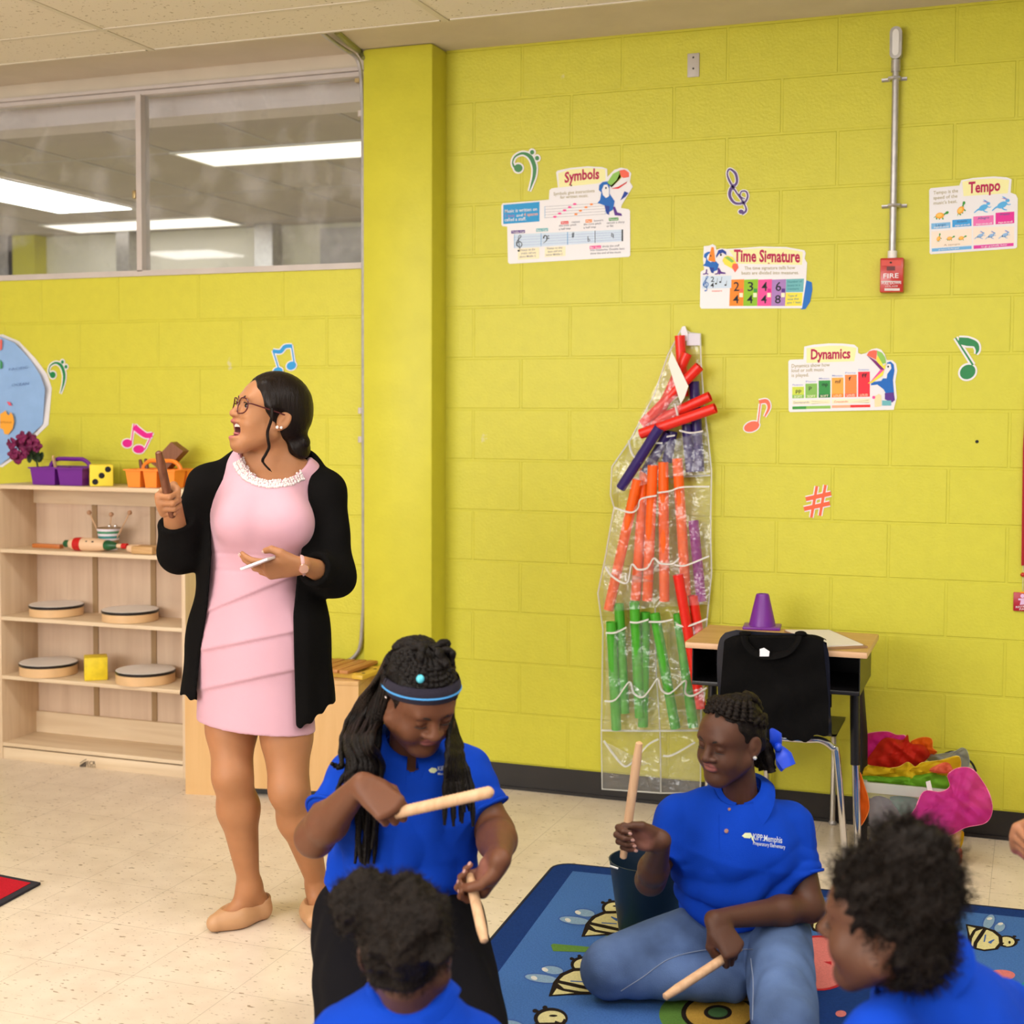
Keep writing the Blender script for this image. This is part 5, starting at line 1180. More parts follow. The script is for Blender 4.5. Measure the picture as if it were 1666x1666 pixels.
b2 = MB(); b2.mat(M_rugl).sheet([rp(.075, .07, .0103), rp(2.25, .07, .0103), rp(2.25, .62, .0103), rp(1.0, .66, .0103), rp(.66, .9, .0103), rp(.55, 1.2, .0103), rp(.52, 2.9, .0103), rp(.13, 2.9, .0103)])
b2.build('field', None, rug, 0)
C_cr = carpet('cream', (.66, .60, .30)); C_bk = carpet('black', (.018, .012, .01)); C_gr = carpet('green', (.115, .24, .045)); C_dg = carpet('dark_green', (.05, .12, .04)); C_pk = carpet('pink', (.62, .18, .17)); C_rd = carpet('red', (.45, .02, .03)); C_yl = carpet('gold', (.50, .30, .05)); C_wg = carpet('wing', (.23, .36, .52)); C_wh = carpet('white', (.66, .66, .62)); C_db = carpet('mid_blue', (.05, .12, .36))
def bee(fm, key):
    f = Flat(lambda q, n=0: fm(q, n)); K = key
    def E_(m, c, a, b_, n, r=0): f.ell(K, m, c, a, b_, n, r)
    for c in ((790, 548), (705, 612)):
        E_(C_db, c, 92 if c[0] == 790 else 145, 40, 1, .12); E_(C_wg, c, 82 if c[0] == 790 else 132, 30, 2, .12); E_(C_wh, (c[0]-60, c[1]-4), 26, 15, 3, .3)
    E_(C_bk, (1035, 505), 104, 64, 2); E_(C_cr, (1040, 508), 84, 48, 3); E_(C_bk, (1050, 490), 26, 7, 4); f.line(K, C_bk, [(1060, 525), (1100, 535), (1120, 510)], 12, 4)
    for p in (((970, 470), (945, 455), (940, 460)), ((1010, 455), (995, 445), (1000, 440))): f.line(K, C_bk, p, 12, 2); E_(C_bk, p[-1], 16, 12, 2)
    f.poly(K, C_bk, [(795, 640), (850, 575), (950, 532), (1070, 530), (1180, 560), (1220, 640), (1180, 720), (1080, 735), (900, 740), (758, 750)], 3)
    f.poly(K, C_cr, [(845, 622), (880, 590), (960, 556), (1070, 552), (1165, 578), (1195, 640), (1170, 685), (1090, 680), (960, 650), (850, 628)], 4)
    f.poly(K, C_cr, [(830, 648), (950, 676), (1080, 703), (1150, 706), (1120, 716), (1010, 712), (880, 690)], 5); f.poly(K, C_cr, [(822, 690), (870, 708), (960, 724), (880, 732), (790, 738)], 5)
    f.line(K, C_db, [(1010, 580), (1060, 605), (1085, 600)], [8, 24, 8], 5); f.line(K, C_db, [(930, 632), (1060, 640)], 9, 5)
    for k, bb in f.mb.items(): bb.build('bee_motif', None, rug, 0)
fmap = lambda q, n=0: F(800+q[0]/5.206, 1380+q[1]/5.206, .0107+.00025*n)
bee(fmap, 'b'); bee(lambda q, n=0: fmap(((q[0]-1035)*1.08+780, (q[1]-505)*1.1+985), n), 'b'); bee(lambda q, n=0: fmap(((q[0]-1035)*1.4+500, (q[1]-505)*1.4+1440), n), 'b')
m13 = lambda q, n=0: F(1300+q[0]/4.552, 1380+q[1]/4.552, .0107+.00025*n)
bee(lambda q, n=0: m13((1560-(q[1]-505)*.95*-1*-1.2 - (0), 690+(q[0]-1035)*.02) if False else (1540+(q[1]-505)*-1.25, 690+(q[0]-1035)*.42-(q[1]-505)*.05), n), 'b')
bee(lambda q, n=0: m13((370+(q[1]-505)*-1.25, 560+(q[0]-1035)*.42-(q[1]-505)*.05), n), 'b')
def motif(m, pts, n=2): f = MB(); f.mat(m).sheet([fmap(p, n) for p in pts]); return f.build('motif', None, rug, 0)
def mell(m, c, a, b_, n, fm=fmap): f = MB(); f.mat(m).sheet([fm((c[0]+a*math.cos(2*PI*k/40), c[1]+b_*math.sin(2*PI*k/40)), n) for k in range(40)]); return f.build('motif', None, rug, 0)
motif(C_gr, [(500, 820), (520, 808), (860, 838), (960, 856), (1000, 890), (800, 880), (520, 872)]); motif(C_gr, [(862, 830), (900, 780), (980, 735), (1100, 728), (1400, 760), (1380, 860), (1000, 880)])
P4 = lambda x, y: ((x-800)*5.206, (y-1380)*5.206)
mell(C_gr, P4(1150, 1650), 78*5.2, 42*5.2, 2); mell(C_bk, P4(1170, 1648), 62*5.2, 33*5.2, 3); mell(C_yl, P4(1170, 1648), 54*5.2, 28*5.2, 4); mell(C_bk, P4(1168, 1647), 23*5.2, 12*5.2, 5); mell(C_dg, P4(1168, 1647), 16*5.2, 8*5.2, 6)
mell(C_rd, (150, 850), 270, 205, 2, m13); mell(C_pk, (145, 850), 255, 190, 3, m13); f_ = MB(); f_.mat(C_rd).sheet([m13(p, 4) for p in ((180, 840), (240, 838), (240, 865))]); f_.build('motif', None, rug, 0)
mell(C_pk, (1490, 940), 110, 40, 3, m13); mell(C_pk, (460, 1010), 40, 26, 3, m13); mell(C_pk, (310, 1225), 40, 24, 3, m13); mell(carpet('teal', (.03, .25, .22)), (1680, 1020), 40, 30, 3, m13)
# red rug corner
a, b_, c = F(0, 1427), F(66, 1440), F(0, 1476)
d = (c-b_).normalized(); e = (a-b_).normalized()
pts = [b_, b_+e*1.5, b_+e*1.5+d*1.2, b_+d*1.2]
o = empty('red_rug', b_+e*.7+d*.6, 'red rug with dark edge at the far left of the floor', 'rug')
cc = sum(pts, Vector())/4
b = MB(); b.prism([p+Vector((0, 0, .001)) for p in pts], (0, 0, .008)); b.build('edge', mat('rug_black_edge', (.02, .018, .03), rough=.9), o, 20)
b = MB(); b.prism([p+(cc-p).normalized()*.03+Vector((0, 0, .0085)) for p in pts], (0, 0, .002)); b.build('pile', carpet('scarlet', (.52, .015, .03)), o, 20)
# bucket of sticks
bc = F(1054, 1524, .012); bc.z = .0125
o = empty('bucket', bc, 'dark navy plastic bucket holding ribbed sticks behind the kneeling girl', 'bucket')
M_buck = mat('navy_plastic', (.008, .022, .045), rough=.38)
bh_ = .225
MB().lathe(bc, [(0, 0), (.078, 0), (.082, .004), (.112, bh_-.004), (.114, bh_), (.110, bh_), (.079, .008), (0, .006)], 48).build('body', M_buck, o, 40)
q = D(999, 1411, 3.98); MB().lathe(q, [(.003, -.012), (.003, .012)], 8, (1, .3, -.3)).build('rivet', M_white, o)
M_rib = wood('ribbed_stick_beech', (.62, .40, .20), (.76, .55, .32), 2, 'z')
for k, (u, v, du, dep_, lab) in enumerate(((1108, 1385, -22, 4.02, 'tallest ribbed stick in the navy bucket, pointed end up'), (1086, 1407, -24, 4.0, 'short ribbed stick at the left of the bucket opening'), (1104, 1413, -20, 3.97, 'ribbed stick lying low to the right in the bucket'))):
    a = D(u, v, dep_); e_ = bc+Vector((-.02+.012*k, .02-.015*k, .02)); stick(e_, a, .0105, M_rib, 'ribbed_stick', lab, 'stick', 'ribbed sticks in the bucket', True)
# ================================================================== organic surfaces: blended distance fields -> one continuous mesh
def V3(p): return np.array([p[0], p[1], p[2]], float)
class Sd:
    def __init__(s): s.g = []; s.new(.0)
    def new(s, k=.02, mode='u'):
        s.g.append({'ops': [], 'k': k, 'mode': mode}); return s
    def op(s, kind, fn, k): s.g[-1]['ops'].append((kind, fn, k)); return s
    # primitives -----------------------------------------------------
    @staticmethod
    def f_cone(a, b, ra, rb, flat=None):
        a = V3(a); b = V3(b); ba = b-a; L2 = max(ba @ ba, 1e-12)
        if flat is not None: ax, sc = V3(flat[0]), flat[1]; ax = ax/np.linalg.norm(ax)
        def f(P):
            q = P-a
            if flat is not None:
                # squash along ax, measured from the bone
                h = np.clip((q @ ba)/L2, 0, 1); w = q-h[:, None]*ba
                t = w @ ax; w = w+(t*(1/sc-1))[:, None]*ax
                return (np.sqrt((w*w).sum(1))-(ra+(rb-ra)*h))*min(1, sc**.5)
            h = np.clip((q @ ba)/L2, 0, 1); w = q-h[:, None]*ba
            return np.sqrt((w*w).sum(1))-(ra+(rb-ra)*h)
        return f
    @staticmethod
    def f_ell(c, r, R=None):
        c = V3(c); r = np.array(r, float)
        def f(P):
            q = P-c
            if R is not None: q = q @ R
            u = q/r; k0 = np.sqrt((u*u).sum(1)); w = u/r; k1 = np.sqrt((w*w).sum(1))
            return np.where(k1 > 1e-9, k0*(k0-1)/np.maximum(k1, 1e-9), -r.min())
        return f
    @staticmethod
    def f_plane(c, n):
        c = V3(c); n = V3(n); n = n/np.linalg.norm(n)
        return lambda P: (P-c) @ n
    def cone(s, a, b, ra, rb, k=.02, flat=None): return s.op('u', s.f_cone(a, b, ra, rb, flat), k)
    def ell(s, c, r, k=.02, R=None): return s.op('u', s.f_ell(c, r, R), k)
    def sub(s, fn, k=.005): return s.op('s', fn, k)
    def cut(s, fn, k=.002): return s.op('i', fn, k)
    def warp(s, fn): return s.op('w', fn, 0)
    # evaluation ------------------------------------------------------
    def fold(s, P, pre=None, rad=None):
        tot = None
        for gi, g in enumerate(s.g):
            d = None
            for oi, (kind, fn, k) in enumerate(g['ops']):
                if pre is not None and kind in 'us' and pre[(gi, oi)] > rad+k+.012: continue
                v = fn(P) if kind != 'w' else None
                if kind == 'w':
                    if d is not None: d = d+fn(P)
                    continue
                if d is None:
                    if kind != 'u': continue
                    d = v; continue
                if kind == 'u': d = smin(d, v, k)
                elif kind == 's': d = -smin(-d, v, k)
                else: d = -smin(-d, -v, k)
            if d is None: continue
            if g['mode'] == 's': tot = -smin(-tot, d, max(g['k'], 1e-4)) if tot is not None else None
            else: tot = d if tot is None else smin(tot, d, max(g['k'], 1e-4))
        return tot
def smin(a, b, k):
    k = max(k, 1e-5); h = np.clip(.5+.5*(b-a)/k, 0, 1)
    return b*(1-h)+a*h-k*h*(1-h)
def axis_coords(lo, hi, fine, h0, h1):
    out = [lo]; x = lo
    while x < hi:
        x += h1 if any(a <= x <= b for a, b in fine) else h0
        out.append(x)
    return np.array(out)
def polygonize(sd, lo, hi, h0=.006, h1=None, fine=()):
    """surface nets on a rectilinear grid; fine = list of (lo, hi) boxes sampled at h1"""
    h1 = h1 or h0
    X = [axis_coords(lo[a], hi[a], [(b[0][a], b[1][a]) for b in fine], h0, h1) for a in range(3)]
    n = [len(x) for x in X]; B = 16
    Dv = np.full(n, 9.0, np.float32)
    bi = [list(range(0, m, B)) for m in n]
    cs = []; idx = []
    for i in bi[0]:
        for j in bi[1]:
            for k in bi[2]:
                e = [min(i+B, n[0]), min(j+B, n[1]), min(k+B, n[2])]
                l = np.array([X[0][i], X[1][j], X[2][k]]); h = np.array([X[0][e[0]-1], X[1][e[1]-1], X[2][e[2]-1]])
                cs.append(((l+h)/2, np.linalg.norm(h-l)/2)); idx.append((i, j, k, *e))
    C = np.array([c for c, r in cs]); Rr = np.array([r for c, r in cs])
    pre = {}
    for gi, g in enumerate(sd.g):
        for oi, (kind, fn, k) in enumerate(g['ops']):
            if kind in 'us': pre[(gi, oi)] = fn(C)
    tot = sd.fold(C)
    for b in range(len(C)):
        i, j, k, i2, j2, k2 = idx[b]
        if tot[b] > Rr[b]*1.3+.03: continue
        if tot[b] < -Rr[b]*1.3-.06: Dv[i:i2, j:j2, k:k2] = -1; continue
        g = np.meshgrid(X[0][i:i2], X[1][j:j2], X[2][k:k2], indexing='ij')
        P = np.stack([q.ravel() for q in g], 1)
        d = sd.fold(P, {q: v[b] for q, v in pre.items()}, Rr[b]*1.15)
        if d is None: continue
        Dv[i:i2, j:j2, k:k2] = d.reshape(g[0].shape)
    S = (Dv < 0)
    cnt = np.zeros([m-1 for m in n], np.uint8)
    for a in (0, 1):
        for b in (0, 1):
            for c in (0, 1): cnt += S[a:n[0]-1+a, b:n[1]-1+b, c:n[2]-1+c]
    act = np.argwhere((cnt > 0) & (cnt < 8))
    N = len(act); num = np.full(cnt.shape, -1, np.int32); num[tuple(act.T)] = np.arange(N)
    acc = np.zeros((N, 3)); w = np.zeros(N)
    cor = [(a, b, c) for a in (0, 1) for b in (0, 1) for c in (0, 1)]
    val = {q: Dv[act[:, 0]+q[0], act[:, 1]+q[1], act[:, 2]+q[2]].astype(float) for q in cor}
    for q in cor:
        for a in range(3):
            if q[a]: continue
            r = list(q); r[a] = 1; r = tuple(r)
            v0, v1 = val[q], val[r]; m = (v0 < 0) != (v1 < 0)
            t = np.where(m, v0/np.where(m, v0-v1, 1), 0)
            for c in range(3):
                x0 = X[c][act[:, c]+q[c]]; x1 = X[c][act[:, c]+r[c]]
                acc[:, c] += np.where(m, x0+(x1-x0)*t, 0)
            w += m
    P = acc/w[:, None]
    quads = []
    for a in range(3):
        b, c = (a+1) % 3, (a+2) % 3
        s0 = [slice(0, m) for m in n]; s1 = [slice(0, m) for m in n]
        s0[a] = slice(0, n[a]-1); s1[a] = slice(1, n[a])
        for q in (b, c): s0[q] = slice(1, n[q]-1); s1[q] = slice(1, n[q]-1)
        A, Bq = S[tuple(s0)], S[tuple(s1)]
        e = np.argwhere(A != Bq)
        if not len(e): continue
        ins = A[tuple(e.T)]
        e[:, b] += 1; e[:, c] += 1
        def cell(db, dc): q = e.copy(); q[:, b] -= db; q[:, c] -= dc; return num[tuple(q.T)]
        Q = np.stack([cell(1, 1), cell(0, 1), cell(0, 0), cell(1, 0)], 1)
        Q[~ins] = Q[~ins][:, ::-1]
        quads.append(Q)
    Q = np.concatenate(quads); Q = Q[(Q >= 0).all(1)]
    # one gentle relaxation
    nb = np.zeros((N, 3)); ct = np.zeros(N)
    for a in range(4):
        b = (a+1) % 4
        np.add.at(nb, Q[:, a], P[Q[:, b]]); np.add.at(ct, Q[:, a], 1); np.add.at(nb, Q[:, b], P[Q[:, a]]); np.add.at(ct, Q[:, b], 1)
    P = P*.5+.5*nb/np.maximum(ct, 1)[:, None]
    return P, Q
def sd_mesh(name, sd, lo, hi, m, parent=None, h0=.006, h1=None, fine=(), tint=None, smooth=True):
    P, Q = polygonize(sd, lo, hi, h0, h1, fine)
    me = bpy.data.meshes.new(name)
    me.vertices.add(len(P)); me.vertices.foreach_set('co', P.astype(np.float32).ravel())
    me.loops.add(len(Q)*4); me.loops.foreach_set('vertex_index', Q.astype(np.int32).ravel())
    me.polygons.add(len(Q)); me.polygons.foreach_set('loop_start', np.arange(0, len(Q)*4, 4, dtype=np.int32))
    me.polygons.foreach_set('loop_total', np.full(len(Q), 4, np.int32))
    me.update(calc_edges=True); me.validate()
    me.materials.append(m); me.shade_smooth()
    if tint is not None:
        c = tint(P); at = me.color_attributes.new('tint', 'FLOAT_COLOR', 'POINT')
        at.data.foreach_set('color', np.concatenate([c, np.ones((len(P), 1))], 1).astype(np.float32).ravel())
    return link(name, me, parent)
def bounds(pts, pad):
    A = np.array([V3(p) for p in pts]); return A.min(0)-pad, A.max(0)+pad
def noise3(P, f, seed=0):
    """cheap smooth pseudo noise in -1..1"""
    r = np.random.RandomState(seed); out = np.zeros(len(P))
    for k in range(6):
        w = r.normal(size=3); w = w/np.linalg.norm(w)*f*(.7+.6*r.rand()); out += np.sin(P @ w+r.rand()*6.28)
    return out/3.2

# ------------------------------------------------------------------ heads and hands
RT = V3(_r0); TC = np.array([-_fw[0], -_fw[1], 0]); TC = TC/np.linalg.norm(TC)      # picture right, towards the camera
def rotm(ax, a):
    return np.array(Matrix.Rotation(a, 3, Vector(ax.tolist())))
def head_frame(yaw, pitch, roll):
    """yaw 0 faces the camera, + turns to picture right; pitch + nods down; roll + leans the crown to picture right"""
    y, p, r = map(math.radians, (yaw, pitch, roll))
    f = math.cos(y)*TC+math.sin(y)*RT; z = np.array([0, 0, 1.]); x = np.cross(z, f)
    R = np.stack([x, -f, z], 1)
    R = rotm(x, p) @ R                       # nod
    R = rotm(TC, -r) @ R
    return R
class Head:
    def __init__(s, o, R, sc=1.0): s.o = V3(o); s.R = R; s.sc = sc
    def w(s, x, y, z): return s.o+s.R @ (np.array([x, y, z])*s.sc)
    def loc(s, P): return ((P-s.o) @ s.R)/s.sc
    def dirw(s, v): return s.R @ np.array(v, float)
def head_sdf(sd, H, mouth='closed', chub=1.0, eyes='down', ears=True, nose=1.0, lips=1.0):
    S = H.sc; R = H.R
    E = lambda c, r, k=.02: sd.ell(H.w(*c), tuple(q*S for q in r), k*S, R)
    Cn = lambda a, b, ra, rb, k=.02: sd.cone(H.w(*a), H.w(*b), ra*S, rb*S, k*S)
    Sb = lambda c, r, k=.008, RR=None: sd.sub(Sd.f_ell(H.w(*c), tuple(q*S for q in r), R if RR is None else RR), k*S)
    sd.new(.02*S)
    E((0, .014, .038), (.074, .094, .084))
    E((0, -.028, -.028), (.060*chub, .062, .082), .03)
    E((0, -.050, .030), (.060, .042, .052), .03)                   # forehead
    for s_ in (-1, 1):
        E((s_*.034*chub, -.058, -.040), (.030*chub, .032, .034), .025)   # cheek
        Cn((s_*.054*chub, .0, -.055), (s_*.018, -.062, -.098), .022*chub, .020, .03)      # jaw line
    dz = -.012 if mouth == 'open' else 0
    E((0, -.068, -.098+dz), (.026, .024, .020), .025)               # chin
    Cn((-.036, -.083, .026), (.036, -.083, .026), .010, .010, .018)  # brow
    for s_ in (-1, 1): Sb((s_*.031, -.106, .006), (.022, .018, .013), .016)
    Cn((0, -.088, .014), (0, -.108*1.0, -.022), .0075, .0105*nose, .012)      # nose
    E((0, -.107, -.026), (.0125*nose, .011, .009), .008)
    for s_ in (-1, 1): E((s_*.0135*nose, -.097, -.027), (.0085*nose, .011, .0075), .006)
    for s_ in (-1, 1): Sb((s_*.0068, -.104, -.0365), (.0042, .006, .004), .003)
    for s_ in (-1, 1):
        E((s_*.031, -.0765, .005), (.0165, .0155, .0125), .004)        # lids over the eyeball
        if eyes == 'down':
            sd.sub(Sd.f_ell(H.w(s_*.031, -.094, -.0045), (.0165*S, .006*S, .0011*S), R), .0015*S)
        else:
            sd.sub(Sd.f_ell(H.w(s_*.031, -.098, .005), (.0145*S, .016*S, .0068*S), R), .002*S)
    if mouth == 'open':
        E((0, -.095, -.046), (.028, .014, .0085), .008); E((0, -.089, -.094), (.025, .014, .010), .008)
        Sb((0, -.094, -.069), (.0255, .036, .0200), .004)
    else:
        E((0, -.089, -.048), (.024*lips, .0115, .0075*lips), .006); E((0, -.0875, -.0605), (.021*lips, .0115, .0085*lips), .006)
        Sb((0, -.1005, -.0542), (.0225*lips, .009, .0013), .0025)
    if ears:
        for s_ in (-1, 1):
            ea = rotm(R[:, 0], -.22) @ rotm(R[:, 2], s_*-.35) @ R
            sd.ell(H.w(s_*.077, .018, -.010), (.0075*S, .020*S, .031*S), .006*S, ea)
            sd.sub(Sd.f_ell(H.w(s_*.087, .016, -.006), (.0065*S, .0125*S, .020*S), ea), .004*S)
            sd.ell(H.w(s_*.076, .010, -.036), (.006*S, .009*S, .009*S), .005*S, ea)
            sd.ell(H.w(s_*.078, .012, -.009), (.004*S, .006*S, .010*S), .004*S, ea)
def lip_tint(H, base, lip, mouth='closed'):
    base = np.array(base); lip = np.array(lip)
    def f(P):
        c = np.tile(base, (len(P), 1)); q = H.loc(P)
        m = (np.abs(q[:, 0]) < .045) & (q[:, 1] < -.06) & (q[:, 2] < -.02) & (q[:, 2] > -.12)
        if mouth == 'open':
            e = np.maximum(0, 1-((q[:, 0]/.030)**2+((q[:, 2]+.069)/.036)**2)); e2 = np.clip(e*2.2, 0, 1)*(q[:, 1] < -.078)
            ins = ((q[:, 0]/.026)**2+((q[:, 2]+.069)/.0205)**2 < 1) & (q[:, 1] > -.089) & m
        else:
            e = np.maximum(0, 1-((q[:, 0]/.027)**2+((q[:, 2]+.0545)/.0155)**2)); e2 = np.clip(e*2.6, 0, 1)*(q[:, 1] < -.085); ins = None
        e2 = (e2*m)[:, None]; c = c*(1-e2)+lip*e2
        if ins is not None: c[ins] = np.array([.10, .018, .016])
        return c
    return f
def face_parts(H, parent, brow, eyes='down', iris=(.03, .014, .008), mouth='closed', lash=True):
    S = H.sc; Rm = Matrix(H.R.tolist())
    for s_ in (-1, 1):
        P = [H.w(s_*x, y, z) for x, y, z in ((.014, -.0945, .0225), (.022, -.0955, .0275), (.034, -.0915, .0295), (.046, -.081, .0245), (.051, -.0745, .020))]
        MB().tube(spline(P, 4), [.0018*S+.0012*S*math.sin(PI*i/16) for i in range(17)], 8, flat=(1.0, 1.5)).build('eyebrow', brow, parent)
        if eyes == 'open':
            c = H.w(s_*.031, -.0785, .005)
            e = MB(); e.ball(c, .0128*S, 20); eo = e.build('eyeball', mat('eye_white', (.50, .46, .43), rough=.15), parent)
            f = Vector(H.dirw((.40, -1, -.02)).tolist()).normalized()
            b = MB(); b.lathe(Vector(c.tolist())+f*(.0112*S), [(.0068*S, 0), (.0045*S, .0017*S), (0, .0022*S)], 18, f); b.build('iris', mat('iris_brown', iris, rough=.08), eo)
            b = MB(); b.lathe(Vector(c.tolist())+f*(.0134*S), [(.0028*S, 0), (0, .0004*S)], 14, f); b.build('pupil', mat('pupil', (.003, .003, .003), rough=.05), eo)
        zz = -.0045 if eyes == 'down' else .0118
        L = [H.w(s_*x, y, z+zz) for x, y, z in ((.0155, -.0885, -.001), (.023, -.0935, .0005), (.032, -.0945, .0005), (.041, -.0905, -.0008), (.0475, -.083, -.002))]
        if lash: MB().tube(spline(L, 4), [.0006*S+.0009*S*math.sin(PI*i/16) for i in range(17)], 6).build('eyelashes', mat('lash_black', (.008, .006, .005), rough=.6), parent)
    if mouth == 'open':
        b = MB()
        for k in range(-4, 5):
            x = k*.0048; y = -.0905+x*x*9
            b.ball(H.w(x, y, -.0555), (.0027*S, .0022*S, .0052*S), 8, M=Rm)
        b.build('upper_teeth', mat('teeth_white', (.80, .77, .70), rough=.2), parent)
        b = MB(); b.ball(H.w(0, -.074, -.079), (.016*S, .020*S, .006*S), 14, M=Rm); b.build('tongue', mat('tongue', (.42, .12, .12), rough=.4), parent)
def hand_frame(xdir, ydir):
    """x towards the fingers, y towards the thumb side; z leaves the back of the hand"""
    y = V3(ydir); y /= np.linalg.norm(y); x = V3(xdir); x = x-y*(x @ y); x /= np.linalg.norm(x)
    return x, y
class Hand:
    """side: +1 when z = x cross y is the back of the hand, -1 when it is the palm"""
    def __init__(s, wrist, x, y, side, L=.17):
        s.o = V3(wrist); s.x = x; s.y = y; s.z = np.cross(x, y)*side; s.k = L/.18
    def w(s, a, b, c): return s.o+(s.x*a+s.y*b+s.z*c)*s.k
def hand_sdf(sd, h, curls, thumb=None, spread=1.0, kjoin=.012, fat=1.0):
    """curls: four (a1, a2, a3) in degrees for index..little; thumb: list of local points"""
    sd.new(kjoin); K = h.k
    rows = ((.030, .086, .0108), (.0105, .090, .0110), (-.009, .086, .0105), (-.027, .079, .0095))
    lens = ((.042, .025, .020), (.046, .029, .021), (.043, .027, .020), (.034, .020, .018))
    tips = []
    for (y, x1, r) in rows:
        sd.cone(h.w(.006, y*.62, 0), h.w(x1, y, -.001), .0165*K*fat, (r+.0022)*K*fat, .014*K)
    sd.cone(h.w(-.012, .004, 0), h.w(.02, .002, -.002), .0215*K*fat, .022*K*fat, .016*K, flat=(h.z, .72))
    sd.ell(h.w(.034, .026, -.010), (.024*K, .017*K, .017*K), .012*K, np.stack([h.x, h.y, h.z], 1))
    sd.ell(h.w(.032, -.022, -.009), (.026*K, .012*K, .014*K), .012*K, np.stack([h.x, h.y, h.z], 1))
    for i, (y, x1, r) in enumerate(rows):
        p = np.array([x1, y, -.001]); a = 0; yy = (y-.001)*.06*spread; pts = [p]
        for j in range(3):
            a += math.radians(curls[i][j])
            d = np.array([math.cos(a), yy*8*max(0, math.cos(a))*.35, -math.sin(a)])
            q = p+d*lens[i][j]; pts.append(q)
            r0 = r*(1-.10*j)*fat; r1 = r*(1-.10*(j+1))*fat
            sd.op('u', Sd.f_cone(h.w(*p), h.w(*q), r0*K*.92, r1*K*.92), .0035*K if j == 0 else .003*K)
            p = q
        tips.append([h.w(*q) for q in pts])
    t = thumb or ((.018, .026, -.010), (.046, .052, -.020), (.070, .060, -.030), (.090, .058, -.036))
    rr = (.0160, .0128, .0112, .0092)
    for j in range(3): sd.op('u', Sd.f_cone(h.w(*t[j]), h.w(*t[j+1]), rr[j]*K*fat, rr[j+1]*K*fat), (.010 if j == 0 else .003)*K)
    tips.append([h.w(*q) for q in t])
    return tips
def nails(tips, h, parent, m, which=(0, 1, 2, 3, 4)):
    for i in which:
        a, b = tips[i][-2], tips[i][-1]; d = (b-a)/np.linalg.norm(b-a)
        if i < 4: n = np.cross(h.y, d)*(1 if np.dot(np.cross(h.x, h.y), h.z) > 0 else -1)*-1; n = -n if np.dot(n, np.cross(d, h.y)) > 0 and False else n
        else: n = h.y*.4+h.z*.6; n = n-d*(n @ d)
        if i < 4:
            n = h.z*0+np.cross(d, h.y); n = n*(np.sign(np.dot(np.cross(h.x, h.y), h.z)))
        n = n/np.linalg.norm(n); s = np.cross(n, d)
        M = Matrix(np.stack([d, s, n], 1).tolist()); K = h.k
        MB().ball(b+d*.003*K+n*.0074*K, (.0062*K, .0048*K, .0016*K), 10, M=M).build('fingernail', m, parent)
GRIP = ((62, 88, 52), (68, 90, 52), (72, 90, 52), (76, 88, 50))
GRIP_THUMB = ((.018, .026, -.010), (.040, .042, -.034), (.064, .036, -.050), (.084, .022, -.054))
GRIP_C = (.087, 0, -.028)
def grip_hand(G, axis, fore, side, L, thumb_sign=1, shift=0.0):
    """hand closed round a bar: G a point on the bar, axis its direction towards the thumb side, fore the forearm direction"""
    y = V3(axis)/np.linalg.norm(V3(axis)); x, y = hand_frame(fore, y)
    h = Hand((0, 0, 0), x, y, side, L)
    h.o = V3(G)-h.w(GRIP_C[0], shift, GRIP_C[2])
    return h
# ================================================================== people
def skin(name, c): return mat('skin_'+name, c, rough=.45, spec=.32, bump=.25, bscale=500, var=.05, vscale=18, sss=.12, attr='tint')
def hair_mat(name, c, rough=.45, stretch=(1, 1, 1), bs=160, bump=1.6): return mat('hair_'+name, c, rough=rough, spec=.18, bump=bump, bscale=bs, var=.25, vscale=60, stretch=stretch)
H_blk = hair_mat('black', (.0065, .0045, .0036)); H_brn = hair_mat('dark_brown', (.0085, .0052, .0034), .6); H_tea = hair_mat('sleek_dark_brown', (.010, .006, .0045), .34, (90, 90, 6), 3, .8)
brow_m = mat('brow_dark', (.015, .009, .006), rough=.8)
UPV = np.array([0, 0, 1.])
def Dn(u, v, d): return V3(D(u, v, d))
def px(P):
    """picture position and depth of world points"""
    q = P-CAM; z = q @ _fw
    return CX+FPX*(q @ _rt)/z, CY-FPX*(q @ _up)/z, z
def yaw_dir(deg): a = math.radians(deg); return math.cos(a)*TC+math.sin(a)*RT
def lerp(a, b, t): return V3(a)+(V3(b)-V3(a))*t
def bvh_of(o):
    me = o.data; return BVHTree.FromPolygons([v.co[:] for v in me.vertices], [p.vertices[:] for p in me.polygons])
def onto(bv, u, v, lift=.001):
    d = Vector(ray(u, v).tolist()).normalized(); h = bv.ray_cast(Vector(CAM.tolist()), d)
    return (h[0]+h[1]*lift, h[1]) if h[0] is not None else (None, None)
def drape(bv, mb, st, a, b, h):
    """lettering laid on a garment: every vertex dropped on the cloth"""
    V, Q = text_geo(st); out = []
    for x, y in V:
        u = a[0]+(b[0]-a[0])*x; v = a[1]+(b[1]-a[1])*x-y*h; p, n = onto(bv, u, v, .0015)
        if p is None: return
        out.append(p)
    mb.add(out, Q)
def fuzz(mb, pts, nrm, n, ln, r, rng, curl=1.0):
    for k in range(n):
        i = rng.randrange(len(pts)); p = pts[i]; d = nrm[i]
        t = Vector((rng.gauss(0, 1), rng.gauss(0, 1), rng.gauss(0, 1))).normalized(); d = (d+t*.55).normalized()
        s = d.cross(t).normalized(); l = ln*rng.uniform(.5, 1.2); P = [p-d*.004]
        for j in range(1, 5): a = j*1.9*curl+k; P.append(p+d*(l*j/4)+(s*math.cos(a)+t*math.sin(a))*(l*.16))
        mb.tube(P, [r, r, r*.9, r*.7, r*.3], 3, cap=False)

